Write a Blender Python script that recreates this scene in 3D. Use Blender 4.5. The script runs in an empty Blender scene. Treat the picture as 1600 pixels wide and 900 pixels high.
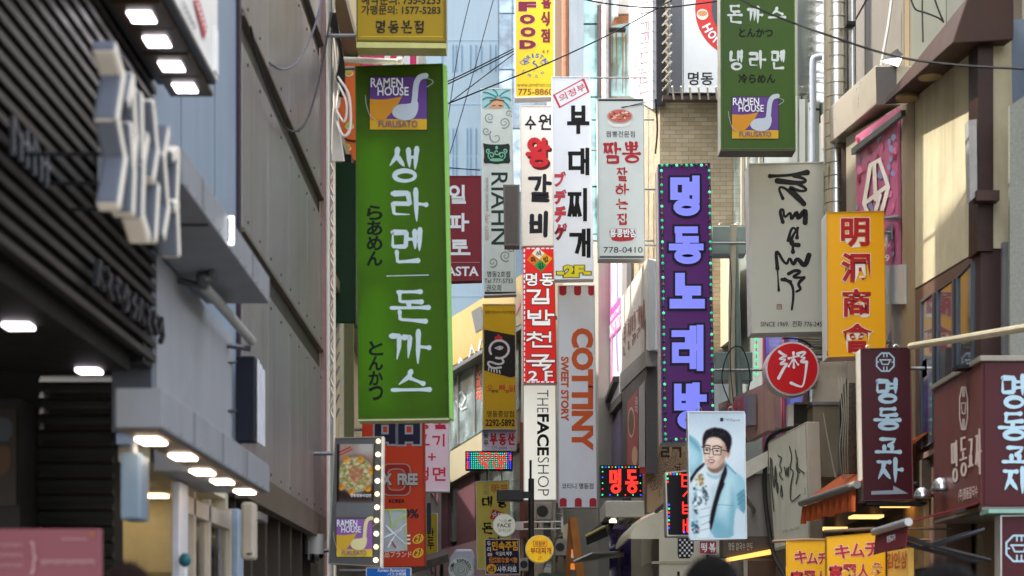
import bpy, bmesh, math, random
from math import sin, cos, pi, radians, sqrt
from mathutils import Vector
random.seed(7)
SC = bpy.context.scene
COL = SC.collection

# ---------------------------------------------------------------- camera, light, exposure
F, CX, HY, CZ = 2500.0, 800.0, 1000.0, 1.45      # focal length in photo pixels, vanishing point, eye height
cam_data = bpy.data.cameras.new('camera')
cam = bpy.data.objects.new('camera', cam_data); COL.objects.link(cam)
cam.location = (0, 0, CZ); cam.rotation_euler = (radians(90), 0, 0)
cam_data.sensor_width = 36; cam_data.lens = 36 * F / 1600
cam_data.shift_y = (HY - 450) / 1600
cam_data.clip_end = 2000; cam_data.clip_start = .1
cam_data.dof.use_dof = True; cam_data.dof.focus_distance = 25; cam_data.dof.aperture_fstop = 2.0
SC.camera = cam
SUN_EL, SUN_AZ = radians(60), radians(-92)       # azimuth measured from +Y towards +X: the sun stands on the left
world = bpy.data.worlds.new('World'); SC.world = world; world.use_nodes = True
wn = world.node_tree; wn.nodes.clear()
wo = wn.nodes.new('ShaderNodeOutputWorld'); bg = wn.nodes.new('ShaderNodeBackground')
sky = wn.nodes.new('ShaderNodeTexSky'); sky.sky_type = 'NISHITA'; sky.sun_disc = False
sky.sun_elevation = SUN_EL; sky.sun_rotation = SUN_AZ
sky.air_density = 1.0; sky.dust_density = 4.0; sky.ozone_density = .6
hs = wn.nodes.new('ShaderNodeHueSaturation'); hs.inputs['Saturation'].default_value = .3
wn.links.new(sky.outputs[0], hs.inputs['Color']); wn.links.new(hs.outputs[0], bg.inputs[0])
bg.inputs[1].default_value = .15
wn.links.new(bg.outputs[0], wo.inputs[0])
sd = bpy.data.lights.new('sun', 'SUN'); sd.energy = 2.0; sd.angle = radians(.53); sd.color = (1, .93, .82)
sun = bpy.data.objects.new('sun', sd); COL.objects.link(sun)
sv = Vector((sin(SUN_AZ) * cos(SUN_EL), cos(SUN_AZ) * cos(SUN_EL), sin(SUN_EL)))
sun.rotation_euler = (-sv).to_track_quat('-Z', 'Y').to_euler(); sun.location = (-30, 20, 60)
SC.view_settings.view_transform = 'Standard'; SC.view_settings.look = 'None'
SC.view_settings.gamma = 1; SC.view_settings.use_curve_mapping = False
SC.view_settings.exposure = 2.42
SC.render.engine = 'CYCLES'
SC.cycles.max_bounces = 6; SC.cycles.diffuse_bounces = 3; SC.cycles.glossy_bounces = 3; SC.cycles.transmission_bounces = 4
SC.cycles.use_denoising = True
SC.cycles.sample_clamp_indirect = 6

# ---------------------------------------------------------------- materials
def lin(h):
    h = h.lstrip('#'); c = [int(h[i:i + 2], 16) / 255 for i in (0, 2, 4)]
    return tuple(x / 12.92 if x <= .04045 else ((x + .055) / 1.055) ** 2.4 for x in c) + (1,)
_M = {}
EMK = .2          # lamps are balanced against the exposure set above
def M(col, rough=.5, metal=0, var=.12, scale=6, em=0, streak=0, bump=0, emcol=None, coat=0):
    """Painted / plastic / metal surface with uneven tone, streaks that run down as dirt or painted sheen, and a little relief."""
    key = (col, rough, metal, var, scale, em, streak, bump, emcol, coat)
    if key in _M: return _M[key]
    m = bpy.data.materials.new('surface_' + col.lstrip('#')); m.use_nodes = True
    n = m.node_tree.nodes; l = m.node_tree.links; b = n['Principled BSDF']
    b.inputs['Roughness'].default_value = rough; b.inputs['Metallic'].default_value = metal
    b.inputs['Coat Weight'].default_value = coat
    b.inputs['Specular IOR Level'].default_value = .22 if metal < .2 else .5
    c = lin(col); out = None
    tc = n.new('ShaderNodeNewGeometry')
    if var or bump or streak:
        nz = n.new('ShaderNodeTexNoise'); nz.inputs['Scale'].default_value = scale; nz.inputs['Detail'].default_value = 6
        nz.inputs['Roughness'].default_value = .65
        l.new(tc.outputs['Position'], nz.inputs['Vector'])
    rgb = n.new('ShaderNodeRGB'); rgb.outputs[0].default_value = c; out = rgb.outputs[0]
    if var:
        mr = n.new('ShaderNodeMapRange'); mr.inputs[1].default_value = .3; mr.inputs[2].default_value = .7
        mr.inputs[3].default_value = 1 - var; mr.inputs[4].default_value = 1 + var * .6
        l.new(nz.outputs['Fac'], mr.inputs[0])
        mx = n.new('ShaderNodeMix'); mx.data_type = 'RGBA'; mx.blend_type = 'MULTIPLY'; mx.inputs[0].default_value = 1
        l.new(out, mx.inputs[6]); l.new(mr.outputs[0], mx.inputs[7]); out = mx.outputs[2]
        rr = n.new('ShaderNodeMapRange'); rr.inputs[3].default_value = max(.05, rough - .12); rr.inputs[4].default_value = min(1, rough + .15)
        l.new(nz.outputs['Fac'], rr.inputs[0]); l.new(rr.outputs[0], b.inputs['Roughness'])
    if streak:
        mp = n.new('ShaderNodeMapping'); mp.inputs['Scale'].default_value = (2.4, 2.4, .22)
        l.new(tc.outputs['Position'], mp.inputs[0])
        ns = n.new('ShaderNodeTexNoise'); ns.inputs['Scale'].default_value = 2.2; ns.inputs['Detail'].default_value = 5
        l.new(mp.outputs[0], ns.inputs['Vector'])
        cr = n.new('ShaderNodeMapRange'); cr.inputs[1].default_value = .48; cr.inputs[2].default_value = .72
        cr.inputs[3].default_value = 0; cr.inputs[4].default_value = streak
        l.new(ns.outputs['Fac'], cr.inputs[0])
        mx = n.new('ShaderNodeMix'); mx.data_type = 'RGBA'
        mx.inputs[7].default_value = (c[0] * .32 + .015, c[1] * .28 + .01, c[2] * .22 + .005, 1)
        l.new(cr.outputs[0], mx.inputs[0]); l.new(out, mx.inputs[6]); out = mx.outputs[2]
    l.new(out, b.inputs['Base Color'])
    if bump:
        bp = n.new('ShaderNodeBump'); bp.inputs['Strength'].default_value = bump; bp.inputs['Distance'].default_value = .02
        l.new(nz.outputs['Fac'], bp.inputs['Height']); l.new(bp.outputs[0], b.inputs['Normal'])
    if em:
        if emcol: b.inputs['Emission Color'].default_value = lin(emcol)
        else: l.new(out, b.inputs['Emission Color'])
        b.inputs['Emission Strength'].default_value = em * EMK
    _M[key] = m; return m
def GLOW(col, s):
    return M(col, .4, 0, 0, 1, s)
def ACRYLIC(col, thru_=.4, var=.1):
    """translucent sign sheet, lit from behind by the tubes in its box"""
    m = M(col, .5, 0, var, 1.0, 0, .10).copy(); n = m.node_tree.nodes; l = m.node_tree.links; b = n['Principled BSDF']; o = n['Material Output']
    t = n.new('ShaderNodeBsdfTranslucent'); x = n.new('ShaderNodeMixShader'); x.inputs[0].default_value = thru_
    t.inputs[0].default_value = tuple(min(1, v * 1.6) for v in lin(col)[:3]) + (1,)
    l.new(b.outputs[0], x.inputs[1]); l.new(t.outputs[0], x.inputs[2]); l.new(x.outputs[0], o.inputs['Surface']); return m
def GLASS(tint='#1c2224', rough=.06, var=.3):
    k = ('glass', tint, rough)
    if k in _M: return _M[k]
    m = bpy.data.materials.new('window_glass'); m.use_nodes = True
    n = m.node_tree.nodes; l = m.node_tree.links; b = n['Principled BSDF']
    b.inputs['Roughness'].default_value = rough; b.inputs['IOR'].default_value = 1.6
    b.inputs['Specular IOR Level'].default_value = .9; b.inputs['Coat Weight'].default_value = .6
    g = n.new('ShaderNodeNewGeometry'); z = n.new('ShaderNodeTexNoise'); z.inputs['Scale'].default_value = 1.3; z.inputs['Detail'].default_value = 4
    l.new(g.outputs['Position'], z.inputs['Vector'])
    r = n.new('ShaderNodeValToRGB'); c = lin(tint)
    r.color_ramp.elements[0].position = .35; r.color_ramp.elements[1].position = .7
    r.color_ramp.elements[0].color = (c[0] * .4, c[1] * .4, c[2] * .4, 1); r.color_ramp.elements[1].color = (c[0] * 1.7, c[1] * 1.7, c[2] * 1.7, 1)
    l.new(z.outputs['Fac'], r.inputs[0]); l.new(r.outputs[0], b.inputs['Base Color'])
    _M[k] = m; return m
def CLEAR():
    if 'clear' in _M: return _M['clear']
    m = bpy.data.materials.new('clear_glass'); m.use_nodes = True
    n = m.node_tree.nodes; l = m.node_tree.links; n.clear()
    o = n.new('ShaderNodeOutputMaterial'); t = n.new('ShaderNodeBsdfTransparent'); g = n.new('ShaderNodeBsdfGlossy'); x = n.new('ShaderNodeMixShader')
    g.inputs['Roughness'].default_value = .04; t.inputs[0].default_value = (.86, .9, .88, 1)
    f = n.new('ShaderNodeFresnel'); f.inputs[0].default_value = 1.5
    l.new(f.outputs[0], x.inputs[0]); l.new(t.outputs[0], x.inputs[1]); l.new(g.outputs[0], x.inputs[2]); l.new(x.outputs[0], o.inputs[0])
    _M['clear'] = m; return m
def BRICK(c1, c2, mortar, axis='x', w=.21, h=.07):
    m = bpy.data.materials.new('brickwork'); m.use_nodes = True
    n = m.node_tree.nodes; l = m.node_tree.links; b = n['Principled BSDF']; b.inputs['Roughness'].default_value = .8
    g = n.new('ShaderNodeNewGeometry'); s = n.new('ShaderNodeSeparateXYZ'); cb = n.new('ShaderNodeCombineXYZ')
    l.new(g.outputs['Position'], s.inputs[0]); l.new(s.outputs[0 if axis == 'x' else 1], cb.inputs[0]); l.new(s.outputs[2], cb.inputs[1])
    t = n.new('ShaderNodeTexBrick'); t.inputs['Scale'].default_value = 1
    t.inputs['Color1'].default_value = lin(c1); t.inputs['Color2'].default_value = lin(c2); t.inputs['Mortar'].default_value = lin(mortar)
    t.inputs['Brick Width'].default_value = w; t.inputs['Row Height'].default_value = h; t.inputs['Mortar Size'].default_value = .006; t.inputs['Bias'].default_value = -.1
    l.new(cb.outputs[0], t.inputs['Vector'])
    z = n.new('ShaderNodeTexNoise'); z.inputs['Scale'].default_value = 1.5; z.inputs['Detail'].default_value = 6; l.new(g.outputs['Position'], z.inputs['Vector'])
    r = n.new('ShaderNodeMapRange'); r.inputs[1].default_value = .3; r.inputs[2].default_value = .7; r.inputs[3].default_value = .78; r.inputs[4].default_value = 1.08
    l.new(z.outputs['Fac'], r.inputs[0])
    x = n.new('ShaderNodeMix'); x.data_type = 'RGBA'; x.blend_type = 'MULTIPLY'; x.inputs[0].default_value = 1
    l.new(t.outputs['Color'], x.inputs[6]); l.new(r.outputs[0], x.inputs[7]); l.new(x.outputs[2], b.inputs['Base Color'])
    bp = n.new('ShaderNodeBump'); bp.inputs['Strength'].default_value = .5; bp.inputs['Distance'].default_value = .01; bp.invert = True
    l.new(t.outputs['Fac'], bp.inputs['Height']); l.new(bp.outputs[0], b.inputs['Normal'])
    return m

# ---------------------------------------------------------------- planes: a photo pixel on a known wall gives a 3-D point
class Pl:
    def __init__(s, p0, n): s.p = Vector(p0); s.n = Vector(n).normalized()
    def at(s, px, py, off=0):
        d = Vector(((px - CX) / F, 1, (HY - py) / F)); o = Vector((0, 0, CZ))
        return o + d * ((s.p - o).dot(s.n) / d.dot(s.n)) + s.n * off
def front(Y): return Pl((0, Y, 0), (0, -1, 0))
def wallL(X): return Pl((X, 0, 0), (1, 0, 0))
def wallR(X): return Pl((X, 0, 0), (-1, 0, 0))
def thru(a, Ya, b, Yb, flip=False):
    pa = Vector(((a - CX) / F * Ya, Ya, 0)); pb = Vector(((b - CX) / F * Yb, Yb, 0)); d = pb - pa
    n = Vector((d.y, -d.x, 0));
    if n.dot(pa) > 0: n = -n
    return Pl(pa, n)
def P(px, py, Y): return Vector(((px - CX) / F * Y, Y, CZ + (HY - py) / F * Y))

# ---------------------------------------------------------------- mesh collector and objects
class MB:
    def __init__(s): s.v = []; s.f = []; s.k = 0
    def add(s, pts, faces):
        b = len(s.v); s.v += [Vector(p) for p in pts]; s.f += [tuple(b + i for i in f) for f in faces]; return s
    def poly(s, pts): return s.add(pts, [tuple(range(len(pts)))])
    def prism(s, pts, vec):
        n = len(pts); vec = Vector(vec); q = [Vector(p) for p in pts]
        f = [tuple(range(n)), tuple(range(2 * n - 1, n - 1, -1))] + [(i, n + i, n + (i + 1) % n, (i + 1) % n) for i in range(n)]
        return s.add(q + [p + vec for p in q], f)
    def hexa(s, a, b):
        n = len(a); f = [tuple(range(n)), tuple(range(2 * n - 1, n - 1, -1))] + [(i, n + i, n + (i + 1) % n, (i + 1) % n) for i in range(n)]
        return s.add(list(a) + list(b), f)
    def box(s, x0, x1, y0, y1, z0, z1):
        return s.prism([(x0, y0, z0), (x1, y0, z0), (x1, y0, z1), (x0, y0, z1)], (0, y1 - y0, 0))
    def tube(s, pts, r, n=8, caps=True):
        pts = [Vector(p) for p in pts]; N = len(pts); rs = r if isinstance(r, (list, tuple)) else [r] * N
        up = None; V = []; Fc = []
        for i, p in enumerate(pts):
            t = (pts[min(i + 1, N - 1)] - pts[max(i - 1, 0)]).normalized()
            if up is None:
                up = Vector((0, 0, 1)) if abs(t.z) < .9 else Vector((1, 0, 0))
            a = t.cross(up).normalized(); up = a.cross(t).normalized()
            for k in range(n):
                V.append(p + a * cos(2 * pi * k / n) * rs[i] + up * sin(2 * pi * k / n) * rs[i])
        for i in range(N - 1):
            for k in range(n):
                Fc.append((i * n + k, i * n + (k + 1) % n, (i + 1) * n + (k + 1) % n, (i + 1) * n + k))
        if caps: Fc += [tuple(range(n - 1, -1, -1)), tuple(range((N - 1) * n, N * n))]
        return s.add(V, Fc)
    def sphere(s, c, r, n=10, m=6, half=False, sc=(1, 1, 1)):
        c = Vector(c); V = []; Fc = []
        lo = 0 if half else -pi / 2
        for j in range(m + 1):
            a = lo + (pi / 2 - lo) * j / m
            for k in range(n): V.append(c + Vector((cos(a) * cos(2 * pi * k / n) * r * sc[0], cos(a) * sin(2 * pi * k / n) * r * sc[1], sin(a) * r * sc[2])))
        for j in range(m):
            for k in range(n): Fc.append((j * n + k, j * n + (k + 1) % n, (j + 1) * n + (k + 1) % n, (j + 1) * n + k))
        return s.add(V, Fc)
    def build(s, name, mat, parent=None, smooth=False, bevel=0):
        me = bpy.data.meshes.new(name)
        off = Vector((0, 0, 0)) if parent is None else world_loc(parent)
        me.from_pydata([tuple(p - off) for p in s.v], [], s.f); me.materials.append(mat)
        me.validate()
        bm = bmesh.new(); bm.from_mesh(me); bmesh.ops.recalc_face_normals(bm, faces=bm.faces); bm.to_mesh(me); bm.free()
        if smooth: me.polygons.foreach_set('use_smooth', [True] * len(me.polygons))
        o = bpy.data.objects.new(name, me); COL.objects.link(o); o.parent = parent
        if smooth: 
            try: me.set_sharp_from_angle(angle=radians(40))
            except Exception: pass
        if bevel:
            b = o.modifiers.new('bevel', 'BEVEL'); b.width = bevel; b.segments = 2; b.limit_method = 'ANGLE'; b.angle_limit = radians(50)
        return o
def apart(mb):
    """pieces that stand well apart (further than half their own size), each as a collector of its own"""
    par = list(range(len(mb.v)))
    def fd(p, i):
        while p[i] != i: p[i] = p[p[i]]; i = p[i]
        return i
    for f in mb.f:
        for i in f[1:]: par[fd(par, i)] = fd(par, f[0])
    isl = {}
    for f in mb.f: isl.setdefault(fd(par, f[0]), []).append(f)
    bx = []
    for fs in isl.values():
        P_ = [mb.v[i] for f in fs for i in f]; bx.append(([min(p[a] for p in P_) for a in range(3)], [max(p[a] for p in P_) for a in range(3)], fs))
    if len(bx) > 260: return [mb]
    g = list(range(len(bx)))
    for i in range(len(bx)):
        for j in range(i):
            gap = sqrt(sum(max(0, bx[i][0][a] - bx[j][1][a], bx[j][0][a] - bx[i][1][a]) ** 2 for a in range(3)))
            if gap <= max(.02, .5 * max(bx[i][1][a] - bx[i][0][a] for a in range(3)), .5 * max(bx[j][1][a] - bx[j][0][a] for a in range(3))): g[fd(g, i)] = fd(g, j)
    out = {}
    for i, b in enumerate(bx): out.setdefault(fd(g, i), []).extend(b[2])
    res = []
    for fs in out.values():
        ids = sorted({i for f in fs for i in f}); mp = {i: k for k, i in enumerate(ids)}; p = MB(); p.v = [mb.v[i] for i in ids]; p.f = [tuple(mp[i] for i in f) for f in fs]; res.append(p)
    return res
def each(mb, name, mat, parent, **k):
    """every unconnected piece becomes a part of its own"""
    par = list(range(len(mb.v)))
    def fd(i):
        while par[i] != i: par[i] = par[par[i]]; i = par[i]
        return i
    for f in mb.f:
        for i in f[1:]: par[fd(i)] = fd(f[0])
    groups = {}
    for f in mb.f: groups.setdefault(fd(f[0]), []).append(f)
    for fs in groups.values():
        ids = sorted({i for f in fs for i in f}); mp = {i: j for j, i in enumerate(ids)}; p = MB()
        p.v = [mb.v[i] for i in ids]; p.f = [tuple(mp[i] for i in f) for f in fs]; p.build(name, mat, parent, **k)
def world_loc(o):
    v = Vector((0, 0, 0))
    while o is not None: v = v + o.location; o = o.parent
    return v
def tag(o, label=None, cat=None, group=None, kind=None):
    if label: o['label'] = label
    if cat: o['category'] = cat
    if group: o['group'] = group
    if kind: o['kind'] = kind
    return o
def thing(name, label, cat, loc=(0, 0, 0), group=None):
    o = bpy.data.objects.new(name, None); COL.objects.link(o); o.location = loc; o.empty_display_size = .2
    return tag(o, label, cat, group)
def single(name, label, cat, mb, mat, group=None, smooth=False):
    """a thing that is one mesh, with its origin at its base"""
    xs = [p.x for p in mb.v]; ys = [p.y for p in mb.v]; zs = [p.z for p in mb.v]
    c = Vector(((min(xs) + max(xs)) / 2, (min(ys) + max(ys)) / 2, min(zs)))
    mb.v = [p - c for p in mb.v]
    o = mb.build(name, mat, None, smooth); o.location = c
    return tag(o, label, cat, group)
def slab(mat, name, parent, pl, pts, th=.06, bevel=0):
    return MB().prism([pl.at(x, y) for x, y in pts], -pl.n * th).build(name, mat, parent, bevel=bevel)
def R(x0, y0, x1, y1): return [(x0, y0), (x1, y0), (x1, y1), (x0, y1)]
def cable(pts, n=14, sag=0):
    """smooth line through 3-D points"""
    pts = [Vector(p) for p in pts]; q = [pts[0] * 2 - pts[1]] + pts + [pts[-1] * 2 - pts[-2]]; out = []
    for i in range(1, len(q) - 2):
        for k in range(n):
            t = k / n; a, b, c, d = q[i - 1], q[i], q[i + 1], q[i + 2]
            out.append(.5 * (2 * b + (c - a) * t + (2 * a - 5 * b + 4 * c - d) * t * t + (3 * b - a - 3 * c + d) * t ** 3))
    return out + [pts[-1]]

# ---------------------------------------------------------------- lettering
_G = {}
TXT = bpy.data.scenes.new('glyph_scene')
def glyphs(body, w=0):
    if (body, w) in _G: return _G[body, w]
    c = bpy.data.curves.new('t', 'FONT'); c.body = body; c.resolution_u = 3; c.offset = w
    o = bpy.data.objects.new('t', c); TXT.collection.objects.link(o)
    with bpy.context.temp_override(scene=TXT, view_layer=TXT.view_layers[0]): dg = bpy.context.evaluated_depsgraph_get()
    me = bpy.data.meshes.new_from_object(o.evaluated_get(dg))
    r = ([(v.co.x, v.co.y) for v in me.vertices], [tuple(p.vertices) for p in me.polygons])
    bpy.data.objects.remove(o); bpy.data.curves.remove(c); bpy.data.meshes.remove(me)
    _G[body, w] = r; return r
def Q(r):
    return [(r[0], r[1]), (r[2], r[1]), (r[2], r[3]), (r[0], r[3])] if len(r) == 4 and not isinstance(r[0], (tuple, list)) else r
def qmap(q, u, v):
    return tuple((1 - v) * ((1 - u) * q[0][i] + u * q[1][i]) + v * ((1 - u) * q[3][i] + u * q[2][i]) for i in (0, 1))
def cw(x0, y0, x1, y1): return [(x1, y0), (x1, y1), (x0, y1), (x0, y0)]     # text turned to read downwards
CONS = {
 'ㄱ': [[(.05, .9), (.9, .9), (.82, .45), (.6, .0)]], 'ㄴ': [[(.1, 1), (.1, .1), (1, .1)]], 'ㄷ': [[(.05, .92), (.95, .92)], [(.1, .92), (.1, .08), (1, .08)]],
 'ㄹ': [[(.05, .95), (.92, .95), (.92, .53), (.08, .53), (.08, .06), (1, .06)]], 'ㅁ': [[(.1, .95), (.92, .95), (.92, .05), (.1, .05), (.1, .95)]],
 'ㅂ': [[(.1, 1), (.1, .05), (.9, .05), (.9, 1)], [(.1, .52), (.9, .52)]], 'ㅅ': [[(.5, 1), (.42, .55), (.02, .0)], [(.5, .55), (1, .0)]],
 'ㅇ': ['O'], 'ㅈ': [[(.05, .95), (.95, .95)], [(.52, .95), (.42, .5), (.02, .0)], [(.5, .48), (1, .0)]],
 'ㅊ': [[(.5, 1.08), (.5, .92)], [(.05, .8), (.95, .8)], [(.52, .8), (.42, .4), (.02, .0)], [(.5, .42), (1, .0)]],
 'ㅋ': [[(.05, .92), (.9, .92), (.82, .45), (.6, .0)], [(.05, .5), (.84, .5)]], 'ㅌ': [[(.05, .95), (.95, .95)], [(.08, .52), (.92, .52)], [(.1, .95), (.1, .06), (1, .06)]],
 'ㅍ': [[(.03, .92), (.97, .92)], [(.3, .92), (.32, .1)], [(.7, .92), (.68, .1)], [(.0, .08), (1, .08)]],
 'ㅎ': [[(.5, 1.08), (.5, .9)], [(.05, .8), (.95, .8)], 'o'],
}
for d, b in (('ㄲ', 'ㄱ'), ('ㄸ', 'ㄷ'), ('ㅃ', 'ㅂ'), ('ㅆ', 'ㅅ'), ('ㅉ', 'ㅈ')):
    CONS[d] = [[(x * .46, y) for x, y in s] for s in CONS[b]] + [[(.54 + x * .46, y) for x, y in s] for s in CONS[b]]
INI = 'ㄱㄲㄴㄷㄸㄹㅁㅂㅃㅅㅆㅇㅈㅉㅊㅋㅌㅍㅎ'
FIN = ['', 'ㄱ', 'ㄲ', 'ㄱㅅ', 'ㄴ', 'ㄴㅈ', 'ㄴㅎ', 'ㄷ', 'ㄹ', 'ㄹㄱ', 'ㄹㅁ', 'ㄹㅂ', 'ㄹㅅ', 'ㄹㅌ', 'ㄹㅍ', 'ㄹㅎ', 'ㅁ', 'ㅂ', 'ㅂㅅ', 'ㅅ', 'ㅆ', 'ㅇ', 'ㅈ', 'ㅊ', 'ㅋ', 'ㅌ', 'ㅍ', 'ㅎ']
def VV(kind):   # upright vowels in a unit box
    return {'ㅏ': [[(.35, 1), (.35, 0)], [(.35, .52), (1, .52)]], 'ㅐ': [[(.2, .98), (.2, .05)], [(.2, .52), (.8, .52)], [(.82, 1), (.82, 0)]],
            'ㅑ': [[(.35, 1), (.35, 0)], [(.35, .65), (1, .65)], [(.35, .35), (1, .35)]], 'ㅓ': [[(.7, 1), (.7, 0)], [(.0, .55), (.7, .55)]],
            'ㅔ': [[(.5, .96), (.5, .04)], [(.0, .55), (.5, .55)], [(.92, 1), (.92, 0)]], 'ㅕ': [[(.75, 1), (.75, 0)], [(.05, .7), (.75, .7)], [(.05, .4), (.75, .4)]],
            'ㅖ': [[(.5, .96), (.5, .04)], [(.0, .68), (.5, .68)], [(.0, .4), (.5, .4)], [(.92, 1), (.92, 0)]], 'ㅣ': [[(.6, 1), (.6, 0)]]}[kind]
HV = {'ㅗ': [[(.5, 1), (.5, .15)], [(0, .15), (1, .15)]], 'ㅛ': [[(.34, 1), (.34, .15)], [(.66, 1), (.66, .15)], [(0, .15), (1, .15)]],
      'ㅜ': [[(0, .85), (1, .85)], [(.5, .85), (.5, 0)]], 'ㅠ': [[(0, .85), (1, .85)], [(.34, .85), (.34, 0)], [(.66, .85), (.66, 0)]], 'ㅡ': [[(0, .5), (1, .5)]]}
VOW = 'ㅏㅐㅑㅒㅓㅔㅕㅖㅗㅘㅙㅚㅛㅜㅝㅞㅟㅠㅡㅢㅣ'
CMP = {'ㅘ': 'ㅗㅏ', 'ㅙ': 'ㅗㅐ', 'ㅚ': 'ㅗㅣ', 'ㅝ': 'ㅜㅓ', 'ㅞ': 'ㅜㅔ', 'ㅟ': 'ㅜㅣ', 'ㅢ': 'ㅡㅣ'}
def jamo(ch):
    """strokes of a Hangul syllable in a unit box, y up"""
    k = ord(ch) - 0xAC00; ini, vow, fin = INI[k // 588], VOW[(k % 588) // 28], FIN[k % 28]
    out = []
    def put(ss, b):
        for s in ss:
            if s in ('O', 'o'):
                c, ry = ((.5, .5), .5) if s == 'O' else ((.5, .3), .32)
                pts = [(c[0] + .48 * sin(2 * pi * i / 18), c[1] + ry * cos(2 * pi * i / 18)) for i in range(19)]
            else: pts = s
            out.append(([(b[0] + x * (b[2] - b[0]), b[1] + y * (b[3] - b[1])) for x, y in pts], s in ('O', 'o')))
    f = bool(fin)
    if vow in CMP:
        h, v = CMP[vow]
        put(CONS[ini], (.08, .62, .58, 1) if f else (.08, .5, .58, 1)); put(HV[h], (0, .4, .66, .6) if f else (0, .14, .68, .44))
        put(VV(v), (.68, .36, 1, 1) if f else (.7, 0, 1, 1))
    elif vow in HV:
        put(CONS[ini], (.17, .64, .83, 1) if f else (.15, .5, .85, 1)); put(HV[vow], (0, .4, 1, .6) if f else (0, .04, 1, .44))
    else:
        put(CONS[ini], (.02, .46, .56, .97) if f else (.02, .16, .56, .9)); put(VV(vow), (.6, .38, 1, 1) if f else (.6, 0, 1, 1))
    if f: put(CONS[fin[0]], (.18, 0, .92, .31) if len(fin) == 1 else (.1, 0, .5, .31))
    if len(fin) == 2: put(CONS[fin[1]], (.55, 0, .95, .31))
    return out
def chaikin(p, n=2):
    for _ in range(n):
        q = [p[0]]
        for a, b in zip(p, p[1:]): q += [(a[0] * .75 + b[0] * .25, a[1] * .75 + b[1] * .25), (a[0] * .25 + b[0] * .75, a[1] * .25 + b[1] * .75)]
        p = q + [p[-1]]
    return p
def densify(p, n):
    out = []
    for a, b in zip(p, p[1:]):
        for k in range(n): out.append((a[0] + (b[0] - a[0]) * k / n, a[1] + (b[1] - a[1]) * k / n))
    return out + [p[-1]]
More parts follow.
